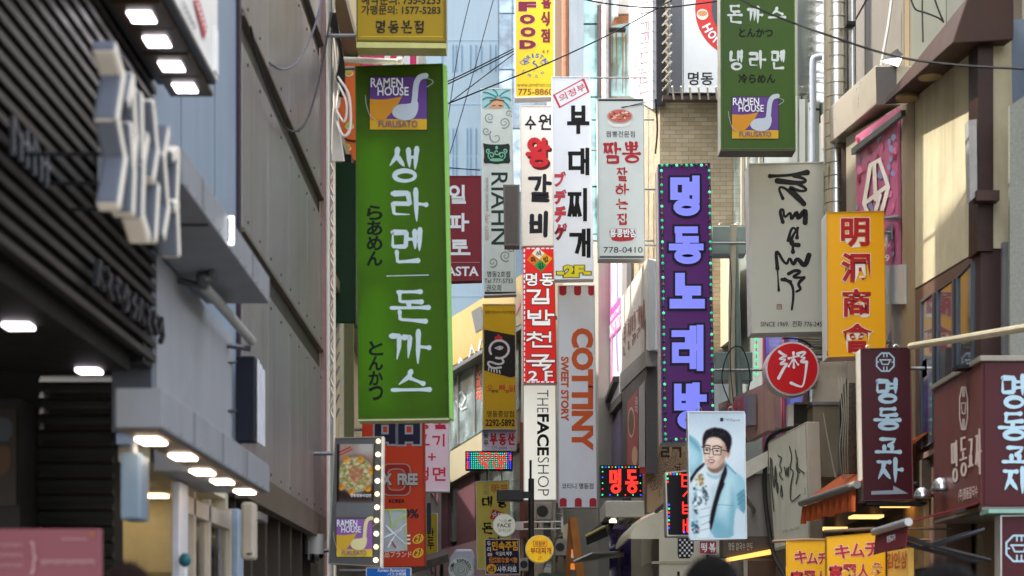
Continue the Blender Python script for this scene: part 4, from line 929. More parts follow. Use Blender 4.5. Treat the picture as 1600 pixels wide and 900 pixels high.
for i, (y0, y1) in enumerate(((-60, 20), (22, 108), (110, 200), (202, 300))):
    for x0, x1 in ((780, 800), (801, 830), (831, 860)): slab(GLASS(['#7f98a6', '#6b8696', '#8fa6b0', '#5f7787'][(i * 3 + x0) % 4], .12), 'window', t, front(99.9), R(x0, y0, x1, y1), .1)
t = thing('grey_building', 'distant grey building edge with a dark lattice balcony in the gap', 'building', P(873, 990, 90))
MB().box(P(866, 0, 90).x, P(886, 0, 90).x, 90, 96, 0, P(0, 46, 90).z).build('wall', M('#8b96a2', .6, 0, .1, .3), t)
m = MB(); m.tube([P(868, 105, 89.8), P(884, 105, 89.8)], .12, 6); m.tube([P(870, 125, 89.8), P(882, 105, 89.8)], .1, 6); m.tube([P(880, 125, 89.8), P(882, 105, 89.8)], .1, 6); m.build('balcony_frame', DARK, t)

# street-level frontages on the right, further on
t = thing('corrugated_violet_building', 'narrow front clad in violet grey corrugated metal', 'building', (4, 46, 0))
pv = wallR(2.85); m = MB()
ya, yb = 41.1, 54.0; n = 60
for k in range(n):
    y = ya + (yb - ya) * k / n; d = (yb - ya) / n
    m.prism([(2.85, y, 2), (2.78, y + d * .3, 2), (2.78, y + d * .6, 2), (2.85, y + d * .9, 2)], (0, 0, 5.4))
m.build('cladding', M('#777089', .35, .5, .3, .5), t); MB().box(2.851, 9, 41.05, 54, 0, 9).build('core', M('#55505e', .7), t)
MB().box(2.6, 2.86, 41.06, 54, P(0, 640, 46).z, P(0, 632, 46).z).build('ledge', M('#4b4745', .5), t); MB().box(2.76, 2.85, 41.1, 54, 0, 2).build('shop_front', GLASS('#241c3c'), t)
t = thing('curved_canopy_shop', 'white shop front with scalloped curved metal canopy and a pale flat porch roof', 'building', (3.6, 31, 0))
Yc = 29.5; xw = P(1058, 0, Yc).x; z1 = P(0, 797, Yc).z; z0 = P(0, 842, Yc).z; rad = xw - P(985, 0, Yc).x
crm = M('#d8d3bd', .5, .05, .06, 2)
MB().box(xw, xw + 3, Yc, 33.0, 0, z1 + .05).build('wall', crm, t)
m = MB(); n = 10; V = []; NR = 32
for j in range(NR + 1):
    y = Yc + (33 - Yc) * j / NR; b = 1 + .07 * abs(sin(pi * j / 4))
    for i in range(n + 1):
        a = pi / 2 * i / n; V.append((xw - rad * b * sin(a), y, z0 + (z1 - z0) * b * cos(a)))
m.add(V, [(j * (n + 1) + i, j * (n + 1) + i + 1, (j + 1) * (n + 1) + i + 1, (j + 1) * (n + 1) + i) for j in range(NR) for i in range(n)])
ends = [(xw, Yc, z0)] + [V[i] for i in range(n + 1)]; m.poly(ends)
m.build('scalloped_canopy', M('#d2cdb6', .3, .35, .05), t, True)
pr = MB().box(P(946, 0, 33).x, xw + .4, 33.05, 35, P(0, 808, 33).z, P(0, 782, 33).z).build('porch_roof', M('#dad8cf', .5, 0, .06), t, bevel=.02)
m = MB()
for k in range(7): m.box(2.0 + k * .17, 2.04 + k * .17, 33.1, 34.9, P(0, 808, 33).z - .03, P(0, 808, 33).z - .001)
each(m, 'porch_batten', M('#8f8b7c', .5), pr)
MB().box(P(955, 0, 33).x, P(966, 0, 33).x, 33.5, 33.6, P(0, 811, 33).z - .03, P(0, 808, 33).z - .02).build('porch_light', GLOW('#fff2d8', 5), pr)
pl = front(Yc - .01)
w = slab(M('#b5b09a', .5), 'window_box', t, Pl((xw, 0, 0), (-1, 0, 0)), [(1002, 838), (1018, 832), (1018, 878), (1002, 886)], .1)
slab(M('#b9b29a', .5), 'wall_trim', t, front(Yc - .03), R(1018, 877, 1078, 881), .05)
ar = Art(front(Yc - .05), t); ar.poly(R(1058, 893, 1062, 900), DARK); ar.done()
slab(crm, 'front_wall', t, front(Yc - .02), R(1030, 812, 1110, 1010), .1)
t = thing('violet_door_bay', 'dark doorway with violet tinted glass beside the curved canopy', 'door', P(972, 990, 36))
MB().prism([P(x, y, 36) for x, y in R(952, 826, 986, 1020)], (0, .2, 0)).build('glass', GLASS('#2a1c5a'), t); MB().prism([P(x, y, 35.9) for x, y in R(966, 828, 970, 1020)], (0, .1, 0)).build('frame', M('#4a3f38', .5), t)
t = thing('black_awning', 'small black sloping awning above the wooden frame', 'awning', P(935, 852, 34))
MB().hexa([P(915, 838, 33), P(946, 822, 33), P(950, 838, 33), P(917, 852, 33)], [P(940, 815, 35), P(958, 812, 35), P(960, 820, 35), P(940, 826, 35)]).build('canopy', M('#232426', .7, 0, .2), t); MB().tube([P(915, 838, 32.95), P(946, 822, 32.95)], .03, 8).build('front_bar', M('#9b8a55', .4, .4), t)
t = thing('flat_metal_canopy', 'thin grey metal canopy slab with a pointed end beside the timber A frame', 'awning', P(930, 872, 32))
MB().hexa([P(894, 880, 31.5), P(924, 866, 31.5), P(975, 864, 32), P(975, 870, 32)], [P(900, 876, 33), P(926, 864, 33), P(975, 862, 33.5), P(975, 868, 33.5)]).build('canopy', M('#8b8a80', .4, .4), t); MB().tube([P(896, 877, 31.6), P(925, 864.5, 31.6), P(974, 862, 32.1)], .02, 6).build('edge_trim', METAL, t, True)
t = thing('wooden_a_frame', 'tall orange timber A frame standing at the street edge', 'timber frame', P(900, 1000, 34))
wd = M('#b9783a', .6, 0, .25, 3, streak=.2)
MB().prism([P(x, y, 34) for x, y in ((874, 1040), (889, 809), (895, 809), (884, 1040))], (0, .25, 0)).build('left_leg', M('#8d5526', .6, 0, .25, 3), t); MB().prism([P(x, y, 33.95) for x, y in ((890, 809), (901, 808), (934, 1040), (917, 1040))], (0, .25, 0)).build('right_leg', wd, t); MB().prism([P(x, y, 34.1) for x, y in ((886, 872), (910, 872), (911, 880), (886, 880))], (0, .1, 0)).build('crossbar', wd, t)
t = thing('orange_lantern', 'small glowing orange and white lantern hanging inside the timber frame', 'lantern', P(898, 890, 34.2)); MB().prism([P(x, y, 34.2) for x, y in R(891, 858, 903, 890)], (0, .1, 0)).build('shade', M('#e2863c', .5, em=.8), t, bevel=.02); MB().prism([P(x, y, 34.18) for x, y in R(891, 866, 903, 874)], (0, .02, 0)).build('band', M('#e8e2da', .5, em=.3), t)
# small frontages in the middle distance
t = thing('narrow_beige_building', 'narrow beige building with shutters and small balconies behind the centre signs', 'building', P(860, 990, 48))
MB().box(P(815, 0, 48).x, P(940, 0, 48).x, 48, 50, 0, P(0, 430, 48).z).build('wall', M('#d2c3ab', .7, 0, .15, 1, streak=.25), t)
for x0, x1, y0, y1 in ((848, 862, 790, 840), (866, 880, 785, 838), (848, 862, 855, 900), (930, 938, 470, 540)): window(t, None, front(47.98), x0, y0, x1, y1, GLASS('#5b5f5c'), 1, M('#c9c2b0', .5), 1, 2)
slab(M('#d9cdb2', .6, 0, .1), 'side_panel', t, front(47.5), [(880, 822), (925, 790), (925, 860), (880, 900)], .3)
slab(M('#7a4b40', .6), 'brick_strip', t, front(47.6), R(812, 660, 822, 840), .3)

# wall clutter behind the centre signs
def ac_unit(label, x0, y0, x1, y1, Y):
    t = thing('air_conditioner', label, 'air conditioner', P((x0 + x1) / 2, y1, Y + .2)); a, b = P(x0, y1, Y), P(x1, y0, Y)
    MB().box(a.x, b.x, Y, Y + .45, a.z, b.z).build('casing', M('#b5b1a6', .5, .1, .12, 3, streak=.2), t, bevel=.012)
    r = min(b.x - a.x, b.z - a.z) * .38; c = Vector(((a.x * .6 + b.x * .4), Y - .004, (a.z + b.z) / 2))
    MB().tube([c + Vector((0, .0, 0)), c + Vector((0, .003, 0))], r, 20).build('fan_grille', M('#3c3d3e', .5, .3), t, True)
    MB().tube([(a.x + .05, Y + .2, a.z), (a.x + .05, 48, a.z - .15)], .02, 6).build('bracket', DARK, t); MB().tube([(b.x - .05, Y + .2, a.z), (b.x - .05, 48, a.z - .15)], .02, 6).build('bracket', DARK, t)
ac_unit('grey fan unit low on the beige wall beside the round yellow sign', 868, 842, 886, 868, 47)
ac_unit('upper fan unit on the beige wall under the pale lettered sign', 838, 786, 862, 812, 47)
ac_unit('small fan unit at street level behind the navy pub sign', 812, 872, 828, 892, 47)
for lab, x, c_ in (('rusty thin drainpipe on the beige wall behind the lamp pole', 822, '#7a5a48'), ('pale thick drainpipe on the beige wall beside the fan units', 866, '#bdb6a6'), ('dark thin drainpipe at the edge of the beige wall', 937, '#4a443e')):
    single('wall_pipe', lab, 'pipe', MB().tube([P(x, 985, 47.8), P(x, 800, 47.8), P(x + .5, 640, 47.8)], .06, 8), M(c_, .5, .2), smooth=True)
slab(M('#6b7a6a', .5, 0, .1), 'shop_awning', bpy.data.objects['narrow_beige_building'], front(47.2), [(842, 896), (884, 893), (888, 906), (840, 908)], .5)
# ================================================================= SIGNS
INK = M('#1b1d2a', .5, 0, 0); BLK = M('#070707', .6, 0, 0); WT = M('#e6ebf0', .5, 0, .02); RED = M('#c1272f', .5, 0, 0); DRED = M('#a8262f', .5, 0, 0)
SIDE = M('#d9dbd8', .5, 0, .08, 3, streak=.12); ALU = M('#b9bbbb', .38, .55, .1, 4)
def ramen_logo(ar, x0, y0, x1, y1, pale=False, part='emblem'):
    X = lambda u: x0 + u * (x1 - x0); Y = lambda v: y0 + v * (y1 - y0)
    pur = M('#8a5aa0' if pale else '#5d3a86', .4, 0, .03); yl = M('#cfb23a' if pale else '#c9a019', .4, 0, .03); og = M('#c9a030' if pale else '#c98a17', .4, 0, .03); gy = M('#d9cf9a' if pale else '#b8c4d0', .4, 0, .03); lk = M('#2a2b1c', .5, 0, 0)
    ar.poly(R(X(-.015), Y(-.015), X(1.015), Y(1.015)), lk, 0, part); ar.poly(R(X(0), Y(0), X(1), Y(.8)), pur, 1, part); ar.poly(R(X(0), Y(.8), X(1), Y(1)), yl, 1, part)
    bowl = [(0, .42)] + [(.57 * k / 8, .42 + .03 * sin(pi * k / 8) - .05 * k / 8) for k in range(1, 9)] + [(.5 - .05 * k, .55 + .055 * k) for k in range(1, 6)] + [(.1, .80), (0, .82)]
    ar.poly([(X(u), Y(v)) for u, v in bowl], og, 2, part)
    path = [(.98, -.02), (.88, .0), (.82, .1), (.80, .25), (.79, .42), (.76, .58), (.68, .66)]
    p = chaikin([(X(u), Y(v)) for u, v in path], 2); ar.ribbon(p, [(x1 - x0) * .1] * len(p), gy, 3, part, cap=1)
    ar.blob([(X(.42), Y(.6)), (X(.5), Y(.52)), (X(.7), Y(.52)), (X(.84), Y(.42)), (X(.86), Y(.62)), (X(.78), Y(.8)), (X(.62), Y(.84)), (X(.44), Y(.78)), (X(.38), Y(.68))], gy, 3, part)
    for q in ([(-.08, .35), (-.06, .55), (.0, .75), (.1, .82)], [(.95, .02), (1.1, .06), (1.12, .12), (1.0, .2)]):
        p = chaikin([(X(u), Y(v)) for u, v in q], 2); ar.ribbon(p, (x1 - x0) * .008, gy, 4, part)
    ar.text('RAMEN', (X(.02), Y(.03), X(.58), Y(.2)), WT, 5, .012, part=part); ar.text('HOUSE', (X(.14), Y(.2), X(.68), Y(.36)), WT, 5, .012, part=part); ar.text('FURUSATO', (X(.16), Y(.84), X(.84), Y(.96)), M('#7a4e77', .5, 0, 0), 5, .012, part=part)

# ---- green ramen sign, left
gr = M('#305c04', .35, 0, .16, .9, streak=.08); pl = front(16.5)
t, a = sign('hanging_sign', 'tall bright green sign with white brush letters and a ladle logo', pl, [(555, 104), (692, 100), (702, 653), (560, 655)], .26, ACRYLIC('#44630a', .42, .14), hollow=True, side=M('#d8dcd2', .6), frame=M('#3c5f18', .4), fr=1.5, arm=-1.95, arm_y=(-.004,), eyes=True)
for x0, y0, y1 in ((588, 215, 420), (590, 445, 640), (655, 215, 420), (662, 445, 640)): MB().tube([pl.at(x0, y0, -.16), pl.at(x0 + 2, y1, -.16)], .014, 8).build('tube_light', GLOW('#fff6d8', 95 if x0 < 600 else 30), t, True)
MB().prism([pl.at(x, y, .004) for x, y in ((692.3, 100), (698, 103), (708, 655), (702.3, 653))], (0, .2, 0)).build('edge_strip', M('#86bd5c', .4, 0, .08, em=.15), t)
MB().prism([pl.at(x, y, .01) for x, y in ((560, 655), (702, 653), (702, 656), (560, 658))], (0, .24, 0)).build('bottom_rail', M('#cfd6a0', .4), t)
br = M('#c3d3da', .5, 0, .02)
ramen_logo(a, 578, 121, 667, 203)
for c, r in (('생', (604, 228, 657, 287)), ('라', (607, 292, 669, 349)), ('멘', (605, 356, 661, 414)), ('돈', (607, 452, 672, 506)), ('까', (606, 514, 673, 573)), ('스', (609, 578, 674, 621))): a.jt(c, r, 7.8, br, 'brush', jit=1.6)
a.ribbon([(604, 431.5), (670, 430)], 1.4, br)
a.vtext('らあめん', 574, 322, 597, 415, BLK, gap=.1, w=.032); a.vtext('とんかつ', 577, 534, 598, 625, BLK, gap=.1, w=.032); a.done()
t = thing('dark_green_board', 'plain dark green board fixed edge on behind the green ramen sign', 'sign', P(540, 506, 17.3))
pl = front(17.3); MB().prism([pl.at(x, y) for x, y in R(519, 254, 556, 505)], (0, .3, 0)).build('board', M('#163a22', .45, 0, .1), t, bevel=.008); MB().prism([pl.at(x, y) for x, y in R(534, 241, 549, 254)], (0, .2, 0)).build('top_box', M('#1d2420', .5), t)
MB().prism([P(x, y, 17.2) for x, y in R(530, 505.5, 537, 685)], (0, .1, 0)).build('support_post', M('#d6d0bb', .4, .2), t); MB().prism([P(x, y, 17.25) for x, y in R(537.5, 505.5, 552, 685)], (0, .1, 0)).build('support_post', M('#6b6d45', .4, .2), t)
m = MB()
for k in range(7): m.tube([P(521, 660 - k * 22, 17), P(530, 638 - k * 22, 17)], .012, 5)
m.build('lattice', METAL, t)
m = MB().tube([P(521, 93, 16.55), P(624, 96.5, 16.55)], .03, 10); m.sphere(P(624, 96.5, 16.55), .045)
single('sign_pole', 'white horizontal pole holding the top of the green ramen sign', 'pole', m, M('#e9e3d6', .4, 0, .05), smooth=True)
# ---- yellow sign top left
pl = front(15.9); ye = M('#a58712', .4, 0, .08, 2)
t, a = sign('hanging_sign', 'dark yellow sign with black phone numbers, cut off by the top edge', pl, [(557, -80), (697, -80), (697.5, 67), (557, 65)], .25, ye, M('#7b702d', .4), 2.5, M('#6f6720', .4), arm=-1.95, eyes=False)
MB().prism([pl.at(x, y, .012) for x, y in ((557, 66), (697.5, 68), (697, 76), (557, 75))], (0, .22, 0)).build('bottom_rail', M('#c7c47e', .35, .1), t)  # sun on the bottom edge is put into the rail's paler colour
k1 = M('#2b2617', .5, 0, 0); a.text('예약문의: 755-5233', (565, -9, 688, 8), k1, w=.022); a.text('가맹문의: 1577-5283', (565, 9, 688, 23), k1, w=.022); a.jt('명동본점', (586, 32, 664, 53), 3.3, k1, 'brush', jit=.7); a.poly(R(564, 57, 692, 58.2), M('#cdbb4a', .5, 0, 0)); a.done()
# ---- pink sign & food board behind
pl = front(19.5)
t, a = sign('hanging_sign', 'pink sign with big white letter mostly hidden above the green sign', pl, R(560, 70, 652, 190), .2, M('#d5366f', .4), SIDE, 1.5, arm=-2.05, eyes=False)
a.jt('채', (588, 60, 644, 132), 9, WT, 'block'); a.text('이삭', (566, 83, 584, 90), M('#e27aa0', .5, 0, 0)); a.done()
pl = front(18.6)
t, a = sign('menu_board', 'orange board with small dishes of food beside the cable bundle', pl, R(526, 97, 566, 252), .12, M('#c95f26', .45, 0, .1, 3), M('#8c3f1c', .5), 1.2, eyes=False, arm=-2.05)
for cx, cy in ((545, 115), (546, 198), (542, 232)):
    a.ell(cx, cy, 7, 5, M('#d8d0b0', .4), 0, 'picture'); a.ell(cx, cy - 2, 6, 5, M('#a8b24a', .5, 0, .3), 1, 'picture'); a.ell(cx + 2, cy, 3, 3, M('#d08a2c', .5), 2, 'picture')
a.ribbon([(527, 212), (545, 220), (566, 222)], 3, M('#3a1d12', .5), 1, 'picture'); a.done()

# ---- maroon pasta sign
pl = front(30)
t, a = sign('hanging_sign', 'maroon sign with large white letters, partly behind the green sign', pl, [(686, 275), (752, 275), (753, 438), (686, 440)], .25, M('#7c1f2b', .4, 0, .05), M('#8a3038', .4), 1.2, arm=-2.3)
for c, r in (('일', (700, 289, 730, 319)), ('파', (700, 333, 733, 362)), ('로', (701, 374, 735, 401))): a.jt(c, r, 4.4, WT, 'block')
a.ribbon([(688, 410), (750, 410)], .8, M('#b08a8a', .5, 0, 0)); a.text('PASTA', (689, 417, 747, 431), WT, w=.025); a.done()
# ---- RIAHN
pl = front(36); sv_ = M('#c6d0cc', .45, 0, .06, 2, streak=.06)
t, a = sign('hanging_sign', 'tall silver green hair salon sign with dark letters running downwards and scrolls', pl, [(751, 138), (800, 138), (807, 460), (756, 462)], .3, sv_, ALU, 1.4, arm=-2.3, arm_y=(.88,))
a.poly([(752.5, 140), (799, 140), (799.6, 170), (753, 170)], M('#9cc4c9', .4), 0, 'picture'); a.blob([(764, 170), (766, 156), (776, 151), (786, 156), (789, 170)], M('#c79a78', .5), 1, 'picture')
tl_ = M('#1c7f86', .4)
for p in ([(776, 152), (765, 146), (755, 144)], [(776, 152), (768, 160), (757, 168)], [(778, 151), (776, 144), (770, 140)], [(780, 151), (788, 144), (796, 141)], [(782, 153), (792, 152), (799, 158)], [(786, 158), (793, 164), (796, 170)], [(772, 154), (762, 152), (754, 156)]): a.ribbon(chaikin(p), 2.2, tl_, 2, 'picture')
a.ribbon([(765, 158), (776, 156), (788, 158)], 2, M('#3b2622', .5), 2, 'picture'); a.ribbon([(769, 166), (774, 165)], 1.4, M('#2a1d1c', .5), 3, 'picture'); a.ribbon([(779, 165), (785, 166)], 1.4, M('#2a1d1c', .5), 3, 'picture')
sw = M('#7f8c8a', .45, .1, 0)
def spiral(cx, cy, r, turns, d, a0=0):
    n = int(14 * turns); return [(cx + r * (1 - k / n * .85) * cos(a0 + d * 2 * pi * turns * k / n), cy + r * (1 - k / n * .85) * sin(a0 + d * 2 * pi * turns * k / n)) for k in range(n + 1)]
for s in ((765, 184, 8, 1.6, 1, 1), (788, 192, 9, 1.7, -1, 2), (760, 205, 7, 1.4, 1, 0), (775, 215, 10, 1.0, -1, 3.5), (795, 178, 6, 1.4, -1, 1), (790, 400, 9, 1.6, 1, 1), (770, 410, 8, 1.4, -1, 2), (798, 388, 6, 1.3, 1, 0)): 
    p = spiral(*s); a.ribbon(p, [2.2 - 1.4 * k / len(p) for k in range(len(p))], sw, 0, 'scrollwork')
a.blob([(755, 224), (765, 226), (776, 226), (787, 226), (797, 224), (796, 240), (798, 256), (787, 255), (776, 257), (765, 255), (755, 256), (757, 240)], M('#10201f', .4), 1, 'emblem', 1)
gn = M('#6cb593', .4)
for s in ((768, 243, 6, 1.3, 1, 2), (784, 243, 6, 1.3, -1, 1), (763, 236, 4, 1.2, 1, 1), (789, 236, 4, 1.2, -1, 2), (776, 238, 5, 1, 1, 0)): a.ribbon(spiral(*s), 1.7, gn, 2, 'emblem')
a.ell(776, 250, 11, 2.5, gn, 2, 'emblem'); a.ell(776, 231, 2, 3, gn, 2, 'emblem')
a.text('RIAHN', cw(768, 270, 793, 382), M('#12302e', .4, 0, 0), w=.008); a.text('variety network', cw(757, 277, 765, 330), M('#7a8a88', .5, 0, 0), slant=.2); a.text('hair castle', cw(758, 335, 766, 375), M('#b5937f', .5, 0, 0), slant=.2)
a.text('명동2호점', (761, 424, 797, 433), BLK, w=.008); a.text('Tel 777-5733', (757, 435.5, 801, 442.5), BLK); a.text('권오희', (760, 445, 783, 455), BLK); a.poly([(757, 456), (806, 456), (806, 459.5), (757, 459.5)], M('#232a2c', .4)); a.done()
t = thing('blank_sign', 'plain brown grey blank sign box beside the silver hair salon sign', 'sign', P(798, 385, 33.5)); pl = front(33.5)
MB().prism([pl.at(x, y) for x, y in ((786, 288), (812, 288), (812, 384), (788, 384))], (0, .35, 0)).build('cabinet', M('#6d6a66', .5, .1, .1), t, bevel=.012); MB().prism([pl.at(x, y, .004) for x, y in ((789, 291), (809, 291), (809, 381), (790, 381))], (0, .003, 0)).build('face_panel', M('#5c5551', .5), t)
# ---- OM FOOD
pl = front(35.5); yf = M('#e2c52c', .4, 0, .03, 2, em=.06)
t, a = sign('hanging_sign', 'yellow Indian food sign with maroon FOOD letters and a blue eye logo, at top', pl, [(804, -140), (867, -140), (867, 152), (804, 154)], .3, yf, WHITE, 2.2, WHITE, arm=3.1, eyes=False)
mr = M('#7b1e38', .4, 0, 0); wl = M('#e8dcb0', .5, 0, 0)
for c, r in (('F', (814, 4, 834, 16.5)), ('O', (814, 24, 834, 36.5)), ('O', (815, 44, 835, 56.5)), ('D', (814, 64, 835, 75.5))): a.text(c, r, mr, 0, .075, ol=(wl, .02))
for c, r in (('음', (846, -4, 861, 14)), ('식', (845, 18, 861, 41)), ('점', (845, 45, 861, 67))): a.jt(c, r, 3.4, mr, 'block')
a.text('4 F', (847, 78, 858, 84), mr); bl = M('#3a63a8', .4, 0, 0)
for k, c in enumerate('DRISTI'):
    an = radians(-150 + k * 24); cx, cy = 836 + 17 * cos(an), 100 + 13 * sin(an); w_, h_ = (4.6, 6.4) if c != 'I' else (1.6, 6.4); ra = an + pi / 2
    q = [(cx + x * cos(ra) - y * sin(ra), cy + x * sin(ra) + y * cos(ra)) for x, y in ((-w_ / 2, -h_ / 2), (w_ / 2, -h_ / 2), (w_ / 2, h_ / 2), (-w_ / 2, h_ / 2))]; a.text(c, q, bl, 0, .03)
for cx in (820, 852): a.ribbon([(cx - 8, 98), (cx - 4, 95), (cx + 1, 95), (cx + 7, 98), (cx + 1, 101), (cx - 4, 101), (cx - 8, 98)], 1.1, bl, 0, 'emblem'); a.ell(cx, 98, 1.6, 2, bl, 1, 'emblem')
a.ribbon(chaikin([(836, 95), (832, 99), (838, 101), (840, 106), (835, 108)]), 2.2, bl, 0, 'emblem'); a.ribbon([(836, 106), (834, 113)], .7, bl, 0, 'emblem')
for c, x, y, ra in (('드', 818, 112, .8), ('리', 827, 118, .35), ('스', 838, 119, -.2), ('타', 848, 114, -.7)):
    a.text(c, [(x + u * cos(ra) - v * sin(ra), y + u * sin(ra) + v * cos(ra)) for u, v in ((-2.5, -2.5), (2.5, -2.5), (2.5, 2.5), (-2.5, 2.5))], bl, 0, .02)
a.text('www.omdristi.com', (808, 129.5, 872 - 6, 135.5), M('#5b4a2a', .5, 0, 0)); a.text('775-8860', (810, 139, 864, 148.5), mr, w=.01); a.done()
# ---- Suwon galbi
pl = front(38); pw_ = M('#eeeee8', .45, 0, .04, 2, streak=.05)
t, a = sign('hanging_sign', 'white grill sign with one fat red letter among black brush letters', pl, [(812, 165), (868, 165), (868, 384), (815, 385)], .35, pw_, M('#cfc5b2', .5, 0, .1), 1.6, M('#d2cec4', .5), arm=3.1, arm_y=(.3, .9))
for c, r, m_, w in (('수', (820, 181, 838, 204), INK, 3), ('원', (841, 179, 863, 204), INK, 3)): a.jt(c, r, w, m_, 'round')
a.jt('왕', (824, 218, 863, 266), 7.5, M('#5a1720', .5, 0, 0), 'round'); a.jt('왕', (821, 215, 860, 262), 7.5, RED, 'round', 2)
a.jt('갈', (823, 272, 862, 317), 6, INK, 'round', jit=.8); a.jt('비', (825, 330, 861, 371), 7, INK, 'round', jit=.8); a.done()
# ---- budae jjigae
pl = front(34.2)
t, a = sign('hanging_sign', 'tall clean white sign with big black block letters and -2F- in yellow', pl, [(862, 120), (922, 120), (928, 436), (866, 437)], .32, M('#dde2ea', .4, 0, .03, 2, em=.08), WHITE, 1.3, WHITE, arm=3.1, arm_y=(.2, .8))
rs = M('#c93a45', .5, 0, 0); a.ribbon([(865, 149), (911, 124), (919, 144), (874, 168), (865, 149)], 1.8, rs); a.poly([(909, 125), (913, 123.5), (921.5, 144), (918, 145.5), (917, 137)], rs, 1); a.poly([(864.5, 150), (867, 148), (876, 167), (873.5, 168.5)], rs, 1)
for k, c in enumerate('의정부'):
    ox, oy = 872 + k * 14, 149.5 - k * 7; a.text(c, [(ox, oy), (ox + 11, oy - 6), (ox + 15.5, oy + 4.5), (ox + 4.5, oy + 10.5)], rs, 0, .012)
for c, r in (('부', (886, 165, 921, 211)), ('대', (886, 231, 923, 274)), ('찌', (886, 294, 922, 346)), ('개', (888, 357, 925, 403))): a.jt(c, r, 6.2, BLK, 'block')
for c, r in (('ブ', (866, 270, 881, 291)), ('デ', (866, 298, 882, 318)), ('チ', (867, 324, 882, 346)), ('ゲ', (867, 351, 883, 374))): a.text(c, r, rs, 0, .05, ol=(M('#6d1b22', .5, 0, 0), .025), slant=.12)
a.text('-2F-', (872, 416, 921, 432), M('#e2d421', .4, 0, 0), 0, .06, ol=(BLK, .045)); a.done()
# ---- jjamppong
pl = front(31)
t, a = sign('hanging_sign', 'pale grey green noodle sign with a red bowl picture and phone number 778-0410', pl, [(933, 154), (1006, 154), (1008, 405), (935, 405)], .34, M('#ced5d3', .42, 0, .05, 2), M('#d9d8d0', .5), 1.5, M('#9fa3a2', .4, .4), arm=3.1, arm_y=(.55, .9))
a.poly(R(935, 154.5, 1005, 158), M('#2b2c31', .4)); a.poly([(937, 400), (1006, 400), (1006, 404), (937, 404)], M('#4d5052', .4))
a.blob([(948, 182), (952, 196), (962, 199), (976, 199), (985, 195), (988, 182)], M('#e6e6e2', .4), 0, 'picture'); a.ell(968.5, 182, 20.5, 11.5, M('#b5b2ad', .4), 1, 'picture'); a.ell(968.5, 181.5, 18.5, 9.8, M('#c5645a', .4, 0, .3, 30), 2, 'picture')
random.seed(9)
for k in range(26): a.ell(968 + random.uniform(-14, 14), 181 + random.uniform(-6, 6), random.uniform(1, 3), random.uniform(.7, 2), M(random.choice(['#e2b79a', '#d9cfa8', '#a83a32', '#4f5a3c', '#e8d9c8']), .4), 3, 'picture', 8)
a.ribbon([(972, 169), (1004, 161)], 1, BLK, 3, 'picture'); a.ribbon([(970, 168), (1004, 163.5)], 1, BLK, 3, 'picture')
a.text('짬뽕전문점', (947, 205, 992, 214.5), BLK); a.jt('짬', (940, 221, 971, 257), 5, DRED, 'brush', jit=.5); a.jt('뽕', (971, 221, 1002, 256), 5, DRED, 'brush', jit=.5)
for c, r in (('잘', (962, 261, 981, 284)), ('하', (961, 286, 983, 307)), ('는', (962, 310, 981, 328)), ('집', (963, 333, 982, 353))): a.jt(c, r, 3.2, DRED, 'brush', jit=.4)
a.blob([(952, 362), (960, 357), (992, 357), (992, 368), (989, 377), (956, 377), (955, 370)], M('#b52b2d', .45), 0, 'badge'); a.text('홍콩반점', (953, 358, 993, 370.5), WT, 2, .035, ol=(M('#8c1c20', .5, 0, 0), .03)); a.text('778-0410', (943, 386, 1004, 395), INK); a.done()
# ---- red kimbap
pl = front(37); rd_ = M('#d8251f', .4, 0, .03, em=.35)
t, a = sign('hanging_sign', 'glowing red rice roll sign edged with a dashed line of tiny white lights', pl, [(817, 386), (866, 386), (870, 599), (818, 599)], .3, rd_, M('#c9b8b4', .5), 1, M('#a03a38', .4), back=47.9, eyes=False)
pk_ = M('#f3d3e6', .4, em=.7)
for k in range(26): a.poly(R(818.2, 389 + k * 8.1, 820.2, 394 + k * 8.1), pk_, 1, 'light_strip')
for k in range(6): a.poly(R(823 + k * 7.5, 387.2, 828 + k * 7.5, 389.2), pk_, 1, 'light_strip'); a.poly(R(823 + k * 7.5, 596, 828 + k * 7.5, 598), pk_, 1, 'light_strip')
c0 = (842, 406); d = [(842, 386.5), (863, 406), (842, 425), (821, 406)]; md = lambda p, q: ((p[0] + q[0]) / 2, (p[1] + q[1]) / 2)
d = [(839, 387), (863, 404), (846, 425), (823, 406)]; ct = (843, 405.5)
for i, (col, ch) in enumerate((('#e9e6d8', '석'), ('#e0a52c', '밥'), ('#2e9a50', '김'), ('#e07a22', '즉'))):
    pp = [md(d[i - 1], d[i]), d[i], md(d[i], d[(i + 1) % 4]), ct]; a.poly(pp, M(col, .4, 0, 0, em=.2), 1, 'badge'); cx = sum(p[0] for p in pp) / 4; cy = sum(p[1] for p in pp) / 4
    a.text(ch, [(cx - 4.5, cy - 2), (cx + 2.5, cy - 5), (cx + 5, cy + 3), (cx - 2, cy + 6)], BLK, 3, .02)
for c, r, w in (('명', (820, 427, 841, 447), 2.6), ('동', (843, 427, 866, 447), 2.6), ('김', (821, 451, 864, 476), 3.9), ('밥', (821, 484, 866, 509), 3.7), ('천', (821, 518, 866, 544), 3.4), ('국', (822, 553, 867, 579), 3.7)): a.jt(c, r, w, M('#f4f1f0', .4, 0, 0, em=.35), 'block', 1, ol=(M('#3d0d14', .5, 0, 0), 1.1))
a.text('2 F', (826, 580, 863, 595), M('#f4f1f0', .4, 0, 0, em=.35), 2, .02, ol=(M('#3d0d14', .5, 0, 0), .03)); a.done()
